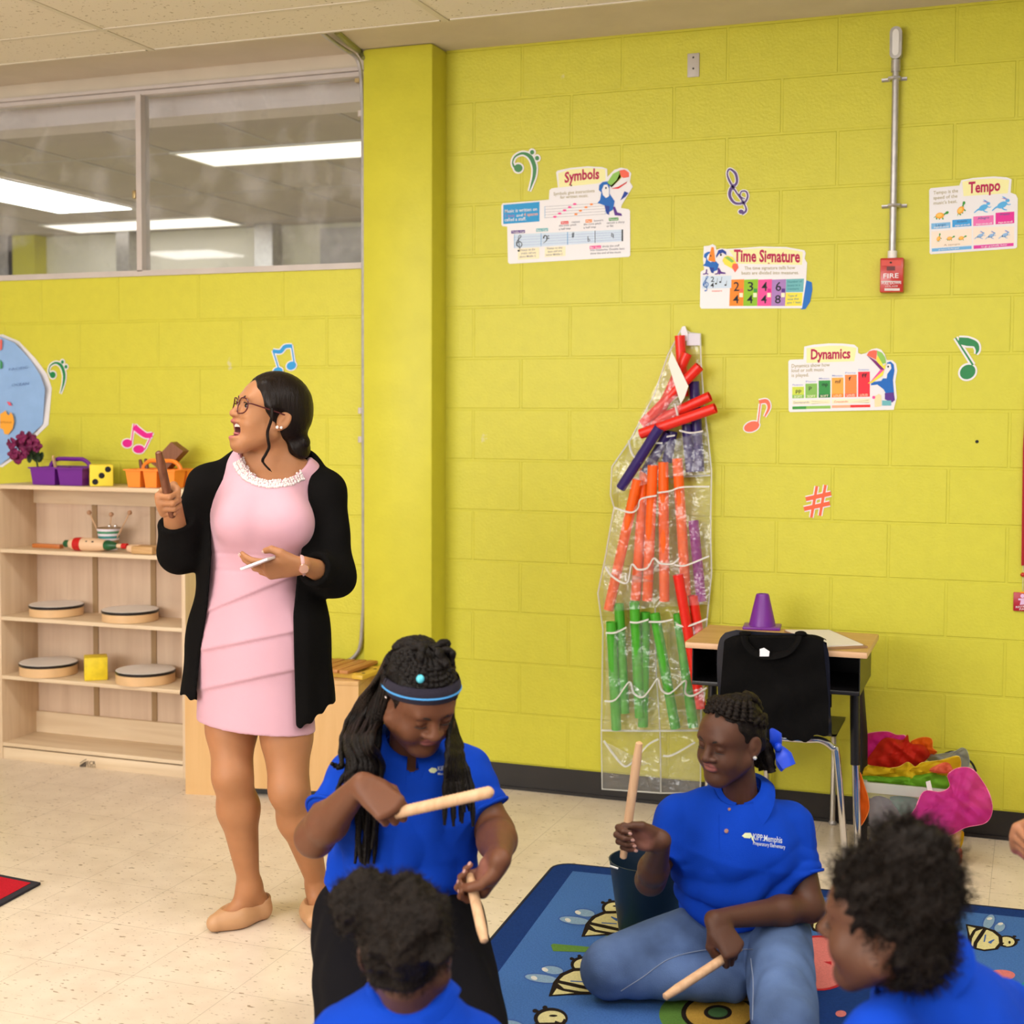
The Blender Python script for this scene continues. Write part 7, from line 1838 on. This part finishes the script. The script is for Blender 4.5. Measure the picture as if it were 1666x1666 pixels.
# ------------------------------------------------------------------ girl with the headband, kneeling, two sticks
def girl_headband():
    tone = (.150, .058, .028)
    H = Head(Dn(684, 1136, 3.17), head_frame(27, 34, -3), .92)
    fd = yaw_dir(10)
    J = dict(pel=Dn(642, 1490, 3.36), chest=Dn(668, 1315, 3.30), N=Dn(666, 1218, 3.27), shR=Dn(578, 1262, 3.30), shL=Dn(756, 1252, 3.32), eR=Dn(512, 1362, 3.17), eL=Dn(806, 1355, 3.27))
    a0, a1 = Dn(622, 1328, 2.985), Dn(800, 1288, 2.90); b0, b1 = Dn(764, 1424, 3.07), Dn(788, 1531, 2.95)
    sdir = (a1-a0)/np.linalg.norm(a1-a0); hR = grip_hand(lerp(a0, a1, .10), sdir*.62-TC*.50+UPV*.35, RT*.72+TC*.45-UPV*.40, 1, .158)
    hL = grip_hand(lerp(b0, b1, .10), b1-b0, -UPV*.6-RT*.4-TC*.4, -1, .158)
    o, body, sh, tips = child('girl with long braids and a dark headband kneeling in a blue polo shirt', tone, H, 1.13, J, ((hR, GRIP, GRIP_THUMB), (hL, ((40, 70, 45), (50, 75, 45), (60, 80, 50), (66, 80, 50)), GRIP_THUMB)), fd, (.150, .163, .150, .80), .049, wr=1.8, hem=Dn(640, 1500, 3.22), slv=.66)
    polo_front(sh, body, [(672, 1250, .0055)], dict(text=[('KIPP', (712, 1254), (726, 1253), 7), ('Memphis', (712, 1261), (730, 1260), 4)], poly=[[(697, 1253), (702, 1249), (709, 1250), (711, 1254), (706, 1258), (700, 1257)]]), [(659, 1232), (660, 1255), (660, 1280)])
    legs = [(Dn(590, 1500, 3.33), Dn(588, 1735, 2.98), Dn(585, 1730, 3.40)), (Dn(705, 1500, 3.33), Dn(768, 1735, 2.98), Dn(760, 1728, 3.40))]
    legs = [tuple(np.array([q[0], q[1], max(q[2], .088)]) for q in L) for L in legs]
    trousers(o, Dn(650, 1515, 3.36), legs, BLACKP, 'trousers', .003, 3, (.120, .094, .068), .0055, (.165, .14, .12), fd)
    for L in legs: t = V3(L[2]); shoe_at(o, t*np.array([1, 1, 0])+UPV*.045, t*np.array([1, 1, 0])-TC*.14+UPV*.04, M_base)
    # braids
    S = H.sc; cap = Sd(); cap.new(.01); cap.ell(H.w(0, .016, .044), (.083*S, .102*S, .092*S), .02, H.R); cap.ell(H.w(0, .05, -.005), (.078*S, .068*S, .075*S), .03, H.R)
    cap.warp(lambda P: .004*noise3(P, 130, 3)+.002*noise3(P, 300, 4))
    cap.sub(Sd.f_ell(H.w(0, -.102, -.035), (.076*S, .075*S, .115*S), H.R), .006)
    for s_ in (-1, 1): cap.sub(Sd.f_ell(H.w(s_*.092, .004, -.03), (.026*S, .034*S, .050*S), H.R), .006)
    lo, hi = bounds([H.o], .17); hr = sd_mesh('hair', cap, lo, hi, H_blk, o, .0035)
    rng = random.Random(11); b = MB()
    def braid(P, r, taper=True):
        P = spline(P, 7); m = len(P); rs = [r*(1+.20*math.sin(i*1.55))*(1 if i < m*.75 or not taper else 1-.5*(i-m*.75)/(m*.25)) for i in range(m)]
        b.tube(P, rs, 7)
    def sk_pt(az, el, add=.092):      # point on the scalp, az 0 front, +left ; el elevation
        a, e = math.radians(az), math.radians(el); c = (0, .016, .044); R_ = (add*.93*S, (add+.014)*S, (add+.002)*S)
        return H.o+H.R @ np.array([c[0]*S+R_[0]*math.sin(a)*math.cos(e), c[1]*S-R_[1]*math.cos(a)*math.cos(e), c[2]*S+R_[2]*math.sin(e)])
    # over the scalp, from the band to the crown and down behind
    for k in range(26):
        az = -125+250*k/25+rng.uniform(-3, 3)
        P = [sk_pt(az, 30, .084), sk_pt(az*1.02, 42, .085), sk_pt(az*1.1, 56, .084+rng.uniform(0, .006)), sk_pt(az*1.35, 70, .083+rng.uniform(0, .007)), sk_pt(180+az*.25, 58, .088+rng.uniform(0, .006)), sk_pt(180+az*.3, 25, .098)]
        braid(P, .0088, False)
    for k in range(7):
        az = rng.uniform(-150, 150); P = [sk_pt(az, 45+rng.uniform(0, 35), .092), sk_pt(az+12, 52+rng.uniform(0, 30), .108+rng.uniform(0, .008)), sk_pt(az+26, 55+rng.uniform(0, 30), .09)]; braid(P, .0085, False)
    # hanging at picture left
    for k in range(17):
        u0 = 548+4.2*k+rng.uniform(-5, 5); d0 = 3.34-.013*k+rng.uniform(-.02, .02); ve = rng.uniform(1325, 1412) if k > 6 else rng.uniform(1235, 1345)
        P = [sk_pt(-115-k*4, 10+rng.uniform(-5, 10), .095), Dn(625-(16-k)*3.2, 1160+rng.uniform(-8, 8), 3.24+.008*(16-k)), Dn(604-(16-k)*3.0, 1205, d0-.07), Dn(u0+10, 1245, max(d0-.15, 3.13)), Dn(u0+rng.uniform(-6, 6), (1250+ve)/2, max(d0-.155, 3.145)), Dn(u0+rng.uniform(-10, 12), ve, max(d0-.165, 3.15))]
        braid(P, rng.uniform(.0062, .0078))
    for k in range(4):
        P = [sk_pt(-85-k*9, 6, .092), Dn(618-k*5, 1185, 3.19), Dn(613-k*4, 1260, 3.17), Dn(614-k*8, 1320, 3.17), Dn(608-k*10+rng.uniform(-3, 3), 1405, 3.17)]; braid(P, .0068)
    # hanging at picture right, on the chest
    for k in range(13):
        u1 = 722+3.6*k+rng.uniform(-4, 4); ve = rng.uniform(1290, 1348)
        P = [sk_pt(75+k*6, 8, .088), Dn(730+k*1.2, 1195, 3.14+.006*k), Dn(728+k*2.0, 1232, 3.11+.006*k), Dn(u1, 1280, 3.115+.004*k), Dn(u1+rng.uniform(-2, 8), ve, 3.10+.004*k)]; braid(P, rng.uniform(.0058, .0072))
    b.build('braids', H_blk, hr, 70)
    # headband round the forehead
    bm_ = MB(); n = 48
    tau = math.radians(24); e1 = np.array([1., 0, 0]); e2 = np.array([0, -math.cos(tau), math.sin(tau)]); en = np.array([0, math.sin(tau), math.cos(tau)])
    ec = np.array([0, .016, .044]); er = np.array([.083, .102, .092])
    def bp(t, z, add):
        a = 2*PI*t; d = e1*math.sin(a)+e2*math.cos(a); q = np.array([0, .016, .044])+en*(z-.004)-ec; rr_ = er+.004+add
        A_ = ((d/rr_)**2).sum(); B_ = 2*((q*d)/rr_**2).sum(); C_ = ((q/rr_)**2).sum()-1; tt_ = (-B_+math.sqrt(B_*B_-4*A_*C_))/(2*A_)
        return H.o+H.R @ ((q+ec+d*tt_)*S)
    dk = mat('headband_navy', (.014, .011, .024), rough=.9, bump=.6, bscale=260)
    bm_.mat(dk); bm_.tube([bp(i/n, 0, 0) for i in range(n)], .0165*S, 12, closed=True, flat=(1, .5)) if False else None
    for (z0, z1, mm, ad) in ((-.021, .019, dk, .003),):
        bm_.grid(lambda u, v: bp(u, z0+(z1-z0)*v, ad+.004*math.sin(PI*v)), n, 6)
        bm_.grid(lambda u, v: bp(u, z0+(z1-z0)*v, ad-.004), n, 2)
    hb = bm_.build('headband', dk, o, 70)
    MB().tube([bp(i/n, -.004, .006) for i in range(n)], .0034*S, 6, closed=True, flat=(.6, 1.2)).build('blue_stripe', mat('headband_stripe_blue', (.05, .25, .55), rough=.8), hb)
    bv = bvh_of(hr); p = Vector(sk_pt(-38, 44, .106).tolist())
    tag(MB().ball(p, (.0095, .0095, .0095), 10).build('hair_clip', mat('turquoise_plastic', (.10, .55, .70), rough=.25), o))
    MB().ball(H.w(-.0865, .010, .012), .0045, 10).build('earring', mat('pearl_bead'), o)
    stick(Vector(a0.tolist()), Vector(a1.tolist()), .0125, M_stick, 'rhythm_stick', 'ridged wooden stick held level across the chest of the girl with a headband', 'stick', None, True)
    stick(Vector(b0.tolist()), Vector(b1.tolist()), .0115, M_stick, 'rhythm_stick', 'plain wooden stick pointing down from the hand of the girl with a headband', 'stick')

# ------------------------------------------------------------------ girl with cornrows and the blue bow
def girl_bow():
    tone = (.088, .036, .020)
    H = Head(Dn(1188, 1202, 3.55), head_frame(-48, 15, 7), .87)
    fd = yaw_dir(-14)
    J = dict(pel=Dn(1208, 1500, 3.70), chest=Dn(1188, 1378, 3.64), N=Dn(1207, 1297, 3.62), shR=Dn(1104, 1328, 3.64), shL=Dn(1288, 1338, 3.66), eR=Dn(1058, 1432, 3.59), eL=Dn(1318, 1476, 3.60))
    c0, c1 = Dn(1014, 1395, 3.415), Dn(1040, 1209, 3.37); d0, d1 = Dn(1204, 1542, 3.43), Dn(1082, 1622, 3.31)
    hR = grip_hand(lerp(c0, c1, .17), c1-c0, -RT*.35+UPV*.55+TC*.75, 1, .150)
    # palm towards the camera: turn the hand round the stick
    x_ = RT*-.80+UPV*.15-TC*.25; hR = grip_hand(lerp(c0, c1, .17), c1-c0, -RT*.9-TC*.15, 1, .150)
    hL = grip_hand(lerp(d0, d1, .12), d1-d0, -RT*.30-UPV*.62+TC*.62, -1, .150)
    o, body, sh, tips = child('girl with cornrows and a blue hair bow kneeling in jeans', tone, H, 1.02, J, ((hR, ((50, 78, 45), (58, 85, 50), (62, 88, 50), (66, 86, 48)), ((.018, .026, -.010), (.046, .044, -.026), (.074, .044, -.036), (.098, .040, -.036))), (hL, GRIP, GRIP_THUMB)), fd, (.128, .136, .146, .74), .041, wr=1.7, hem=Dn(1195, 1508, 3.60), slv=.62)
    polo_front(sh, body, [(1182, 1352, .0055), (1187, 1317, .004)], dict(text=[('KIPP:Memphis', (1225, 1366), (1272, 1372), 10), ('Preparatory Elementary', (1225, 1374), (1277, 1381), 6)], poly=[[(1207, 1360), (1212, 1355), (1221, 1355), (1223, 1359), (1220, 1364), (1211, 1363)], [(1220, 1355), (1225, 1362), (1227, 1371), (1223, 1366)]]), [(1170, 1325), (1170, 1352), (1171, 1382)])
    hipR, hipL = Dn(1168, 1512, 3.72), Dn(1262, 1515, 3.70)
    kR, aR, fR = Dn(992, 1578, 3.62), Dn(1190, 1600, 3.60), Dn(1245, 1610, 3.58); kL, aL, fL = Dn(1278, 1668, 3.20), Dn(1290, 1655, 3.62), Dn(1300, 1650, 3.75)
    def up(q, z): q = V3(q).copy(); q[2] = max(q[2], z); return q
    kR, aR, fR, kL, aL, fL = up(kR, .094), up(aR, .072), up(fR, .055), up(kL, .096), up(aL, .074), up(fL, .06)
    legs = [(hipR, kR, aR, fR), (hipL, kL, aL, fL)]
    tr = trousers(o, Dn(1212, 1512, 3.72), legs, DENIM, 'jeans', .0028, 7, (.092, .074, .052), .0048, (.145, .115, .10), fd)
    bv = bvh_of(tr); sm = mat('jeans_seam', (.22, .26, .36), rough=.8)
    for P in (((1225, 1545), (1150, 1545), (1090, 1560), (1045, 1590), (1010, 1612)), ((1222, 1560), (1226, 1600), (1225, 1660))):
        q = [onto(bv, u, v, .0012)[0] for u, v in [(p.x, p.y) for p in spline([Vector((*p, 0)) for p in P], 8)]]; q = [x for x in q if x]
        if len(q) > 3: MB().tube(q, .0012, 6).build('seam', sm, tr)
    so = shoe_at(o, aR+RT*.02-UPV*.012, aR+RT*.13+TC*.0-UPV*.015, M_base)
    bv = bvh_of(so)
    for (u, v, c) in ((1205, 1598, teal), (1214, 1602, red), (1216, 1612, navy), (1206, 1615, teal), (1220, 1608, blue)):
        p, n = onto(bv, u, v, .001)
        if p is not None: MB().lathe(p, [(.006, 0), (.004, .002), (0, .002)], 8, n).build('sandal_gem', c, so)
    shoe_at(o, aL, aL-TC*.14-UPV*.015, M_base)
    # cornrows
    S = H.sc; cap = Sd(); cap.new(.01); cap.ell(H.w(0, .016, .040), (.0775*S, .0975*S, .0875*S), .02, H.R); cap.ell(H.w(0, .055, -.012), (.072*S, .060*S, .072*S), .03, H.R)
    cap.warp(lambda P: .0018*noise3(P, 260, 3))
    cap.sub(Sd.f_ell(H.w(0, -.098, -.022), (.070*S, .070*S, .108*S), H.R), .006)
    for s_ in (-1, 1): cap.sub(Sd.f_ell(H.w(s_*.086, .002, -.03), (.022*S, .036*S, .052*S), H.R), .006)
    lo, hi = bounds([H.o], .17); hr = sd_mesh('hair', cap, lo, hi, H_brn, o, .0033)
    b = MB(); rng = random.Random(4)
    def sp(az, el, add=0.0):
        a, e = math.radians(az), math.radians(el)
        return H.o+H.R @ (np.array([(.078+add)*math.sin(a)*math.cos(e), .016-(.099+add)*math.cos(a)*math.cos(e), .040+(.088+add)*math.sin(e)])*S)
    def braid(P, r):
        P = spline(P, 9); m = len(P); b.tube(P, [r*(1+.22*math.sin(i*1.5)) for i in range(m)], 8)
    for k in range(11):
        az = -82+164*k/10
        el0 = 44-abs(az)*.30
        P = [sp(az, el0, -.001), sp(az*1.02+6, el0+16, .003), sp(az*1.12+10, min(78, el0+30), .004), sp(150+az*.25, 58, .004), sp(172+az*.12, 25, .003), sp(178+az*.08, -8, .006)]
        braid(P, .0088)
    for s_ in (-1, 1):
        for k in range(3): braid([sp(s_*(88+k*14), 14-8*k, .0), sp(s_*(118+k*9), 16-10*k, .003), sp(s_*(150+k*4), 2-10*k, .004), sp(s_*170, -16, .008)], .0085)
    for k in range(9):                                    # the gathered ends
        q = H.w(.018+rng.uniform(-.028, .028), .112+rng.uniform(-.012, .012), -.045); e = q+(-UPV*(.055+rng.uniform(0, .02))+H.R[:, 1]*.012+H.R[:, 0]*rng.uniform(-.01, .03))
        braid([H.w(.012, .085, -.02), q, e], .0095)
    b.build('cornrows', H_brn, hr, 70)
    bw = mat('royal_blue_ribbon', (.006, .055, .62), rough=.45); B_ = lambda u, v, d: D(u, v, d); b = MB()
    for (pts, w) in (((B_(1266, 1215, 3.60), B_(1262, 1200, 3.59), B_(1254, 1186, 3.585)), (.012, .020, .004)), ((B_(1266, 1215, 3.60), B_(1275, 1230, 3.59), B_(1284, 1247, 3.58)), (.010, .024, .020)), ((B_(1268, 1222, 3.61), B_(1270, 1240, 3.60), B_(1276, 1250, 3.60)), (.008, .016, .014))):
        b.tube(spline(pts, 5), [w[0]+(w[1]-w[0])*min(1, i/5)+(w[2]-w[1])*max(0, (i-5)/5) for i in range(11)], 10, flat=(1, .35))
    b.ball(B_(1266, 1216, 3.585), .012, 10); b.build('hair_bow', bw, o, 50)
    MB().ball(H.w(.0855, .004, -.0365), .0055, 8).build('earring', mat('crystal', (.8, .8, .82), rough=.08, metal=.6), o)
    stick(Vector(c0.tolist()), Vector(c1.tolist()), .0110, M_stick, 'rhythm_stick', 'wooden stick held upright by the girl with the blue bow', 'stick')
    stick(Vector(d0.tolist()), Vector(d1.tolist()), .0115, M_stick, 'rhythm_stick', 'wooden stick held low over the jeans of the girl with the blue bow', 'stick')

# ------------------------------------------------------------------ two girls in front, seen from behind and from the side
def afro(o, H, parts, name, m, n_fuzz, seed, subs=(), ln=.022):
    sd = Sd(); sd.new(.012); S = H.sc
    for c, r in parts: sd.ell(H.w(*c), tuple(q*S for q in r), .012, H.R)
    sd.warp(lambda P: -.005+.0065*noise3(P, 95, seed)+.0045*noise3(P, 210, seed+1)+.0025*noise3(P, 420, seed+2))
    for c, r in subs: sd.sub(Sd.f_ell(H.w(*c), tuple(q*S for q in r), H.R), .006)
    lo, hi = bounds([H.w(*c) for c, r in parts], .13); hr = sd_mesh(name, sd, lo, hi, m, o, .0034)
    me = hr.data; rng = random.Random(seed); P = [v.co.copy() for v in me.vertices]; Nn = [v.normal.copy() for v in me.vertices]
    keep = [i for i, v in enumerate(P) if (H.R.T @ (V3(v)-H.o))[1] > -.070*S or (H.R.T @ (V3(v)-H.o))[2] > .07*S]
    L_ = H.loc(np.array([V3(v) for v in P])); ok = [i for i in keep if ((L_[i]-np.array([0, .018, .036]))/np.array([.076, .096, .085])) @ ((L_[i]-np.array([0, .018, .036]))/np.array([.076, .096, .085])) > 1.02 and Nn[i].dot(Vector((H.R @ (L_[i]-np.array([0, .02, .03]))).tolist())) > 0 and not (L_[i][1] < -.02 and L_[i][2] < .05)]
    P = [P[i] for i in ok]; Nn = [Nn[i] for i in ok]
    b = MB(); fuzz(b, P, Nn, n_fuzz, ln, .0007, rng, 1.3); b.build('flyaway_curls', m, hr, 0, recalc=False)
    return hr
def girl_puffs():
    tone = (.085, .036, .020)
    H = Head(Dn(662, 1540, 2.40), head_frame(170, 8, -6), .91)
    fd = yaw_dir(172)
    J = dict(pel=Dn(660, 1900, 2.44), chest=Dn(662, 1755, 2.43), N=Dn(668, 1626, 2.42), shL=Dn(560, 1690, 2.43), shR=Dn(775, 1705, 2.45), eL=Dn(520, 1830, 2.45), eR=Dn(815, 1830, 2.48))
    J['pel'][2] = .12
    hL = Hand(Dn(590, 1900, 2.66), *hand_frame(RT*.6-TC*.8, UPV), -1, .14); hR = Hand(Dn(750, 1900, 2.66), *hand_frame(-RT*.6-TC*.8, UPV), 1, .14)
    relax = ((30, 35, 20), (32, 38, 20), (34, 38, 20), (36, 38, 20))
    o, body, sh, tips = child('girl with two afro puffs in a blue polo shirt, back turned, bottom of the picture', tone, H, 1.04, J, ((hR, relax, None), (hL, relax, None)), fd, (.13, .135, .14, .72), .04, wr=.8, hem=np.array([J['pel'][0], J['pel'][1], .06]), slv=.6, cw=.026, cup=.0)
    kn = [np.array([J['pel'][0], J['pel'][1], 0])-TC*.22+RT*s_*.24+UPV*.09 for s_ in (-1, 1)]; an = [np.array([J['pel'][0], J['pel'][1], 0])-TC*.26-RT*s_*.05+UPV*.06 for s_ in (-1, 1)]
    trousers(o, np.array([J['pel'][0], J['pel'][1], .11]), [(J['pel']+RT*s_*.07, kn[i], an[i]) for i, s_ in ((0, -1), (1, 1))], BLACKP, 'trousers', .002, 5, (.08, .06, .045), .007, (.14, .11, .09), fd)
    hr = afro(o, H, (((0, .018, .034), (.077, .098, .082)), ((0, .045, .0), (.066, .052, .062)), ((.012, .025, .088), (.066, .062, .042)), ((.064, .035, .092), (.056, .052, .052)), ((-.034, .080, .035), (.064, .054, .062)), ((-.045, .05, .075), (.046, .046, .040))), 'hair', H_brn, 1500, 21,
              (((0, -.10, -.02), (.074, .07, .11)), ((.092, .0, -.035), (.026, .04, .05)), ((-.092, .0, -.035), (.026, .04, .05)), ((0, .10, -.125), (.06, .06, .05))), .013)
def girl_profile():
    tone = (.105, .043, .022)
    H = Head(Dn(1440, 1500, 2.20), head_frame(-118, 4, 0), .89)
    fd = yaw_dir(-118)
    J = dict(pel=Dn(1600, 1960, 2.36), chest=Dn(1545, 1720, 2.28), N=Dn(1505, 1588, 2.25), shL=Dn(1432, 1690, 2.10), shR=Dn(1634, 1645, 2.40), eL=Dn(1385, 1850, 2.04), eR=Dn(1560, 1830, 2.46))
    J['pel'][2] = .13
    hL = Hand(Dn(1375, 1830, 2.16), *hand_frame(-UPV*.5-RT*.5-TC*.5, UPV), -1, .15); hR = Hand(Dn(1440, 1850, 2.45), *hand_frame(-RT, UPV), 1, .15)
    relax = ((50, 60, 40), (52, 60, 40), (54, 60, 40), (56, 60, 40))
    o, body, sh, tips = child('girl in profile with a fluffy high puff in a blue polo shirt, lower right corner', tone, H, 1.10, J, ((hR, relax, None), (hL, relax, None)), fd, (.15, .155, .155, .78), .044, wr=.8, hem=np.array([J['pel'][0], J['pel'][1], .07]), slv=.62, cw=.032)
    b0 = np.array([J['pel'][0], J['pel'][1], 0]); kn = [b0+fd*.26+np.cross(UPV, fd)*s_*.2+UPV*.09 for s_ in (-1, 1)]; an = [b0+fd*.3-np.cross(UPV, fd)*s_*.06+UPV*.06 for s_ in (-1, 1)]
    trousers(o, b0+UPV*.12, [(b0+UPV*.12+np.cross(UPV, fd)*s_*.07, kn[i], an[i]) for i, s_ in ((0, -1), (1, 1))], BLACKP, 'trousers', .002, 8, (.085, .065, .048), .007, (.15, .12, .1), fd)
    afro(o, H, (((0, .014, .040), (.083, .103, .091)), ((0, .045, -.015), (.080, .062, .085)), ((0, .038, .118), (.062, .054, .062)), ((0, .082, .108), (.050, .042, .050)), ((0, .090, .060), (.055, .034, .05))), 'hair', H_brn, 2600, 33,
         (((0, -.108, -.025), (.082, .066, .122)), ((.094, -.018, -.040), (.030, .050, .066)), ((-.094, -.018, -.040), (.030, .050, .066))), .026)
def person_edge():
    tone = (.34, .15, .075)
    H = Head(Dn(1840, 1265, 3.05), head_frame(-60, 10, 0), .95); fd = yaw_dir(-50)
    J = dict(pel=Dn(1850, 1600, 3.1), chest=Dn(1845, 1450, 3.08), N=Dn(1845, 1350, 3.08), shR=Dn(1755, 1385, 3.0), shL=Dn(1950, 1375, 3.15), eR=Dn(1745, 1500, 2.96), eL=Dn(1985, 1500, 3.1))
    J['pel'][2] = .13
    s0, s1 = Dn(1668, 1382, 2.86), Dn(1690, 1250, 2.80)
    hR = grip_hand(lerp(s0, s1, .05), s1-s0, -RT*.75-UPV*.0+TC*.55, 1, .16); hL = Hand(Dn(1900, 1590, 2.95), *hand_frame(TC, UPV), -1, .16)
    o, body, sh, tips = child('person mostly beyond the right edge, only a closed fist showing', tone, H, 1.03, J, ((hR, GRIP, GRIP_THUMB), (hL, GRIP, None)), fd, (.13, .135, .145, .74), .041, wr=.8, hem=np.array([J['pel'][0], J['pel'][1], .07]), fine_body=.008)
    b0 = np.array([J['pel'][0], J['pel'][1], 0]); sdv = np.cross(UPV, fd)
    trousers(o, b0+UPV*.12, [(b0+UPV*.12+sdv*s_*.07, b0+fd*.28+sdv*s_*.18+UPV*.09, b0+fd*.3-sdv*s_*.06+UPV*.06) for s_ in (-1, 1)], BLACKP, 'trousers', .002, 9, (.085, .065, .048), .008, (.15, .12, .1), fd)
    afro(o, H, (((0, .018, .040), (.080, .100, .088)),), 'hair', H_blk, 200, 41, (((0, -.10, -.02), (.074, .07, .11)),))
woman(); girl_headband(); girl_bow(); girl_puffs(); girl_profile(); person_edge()
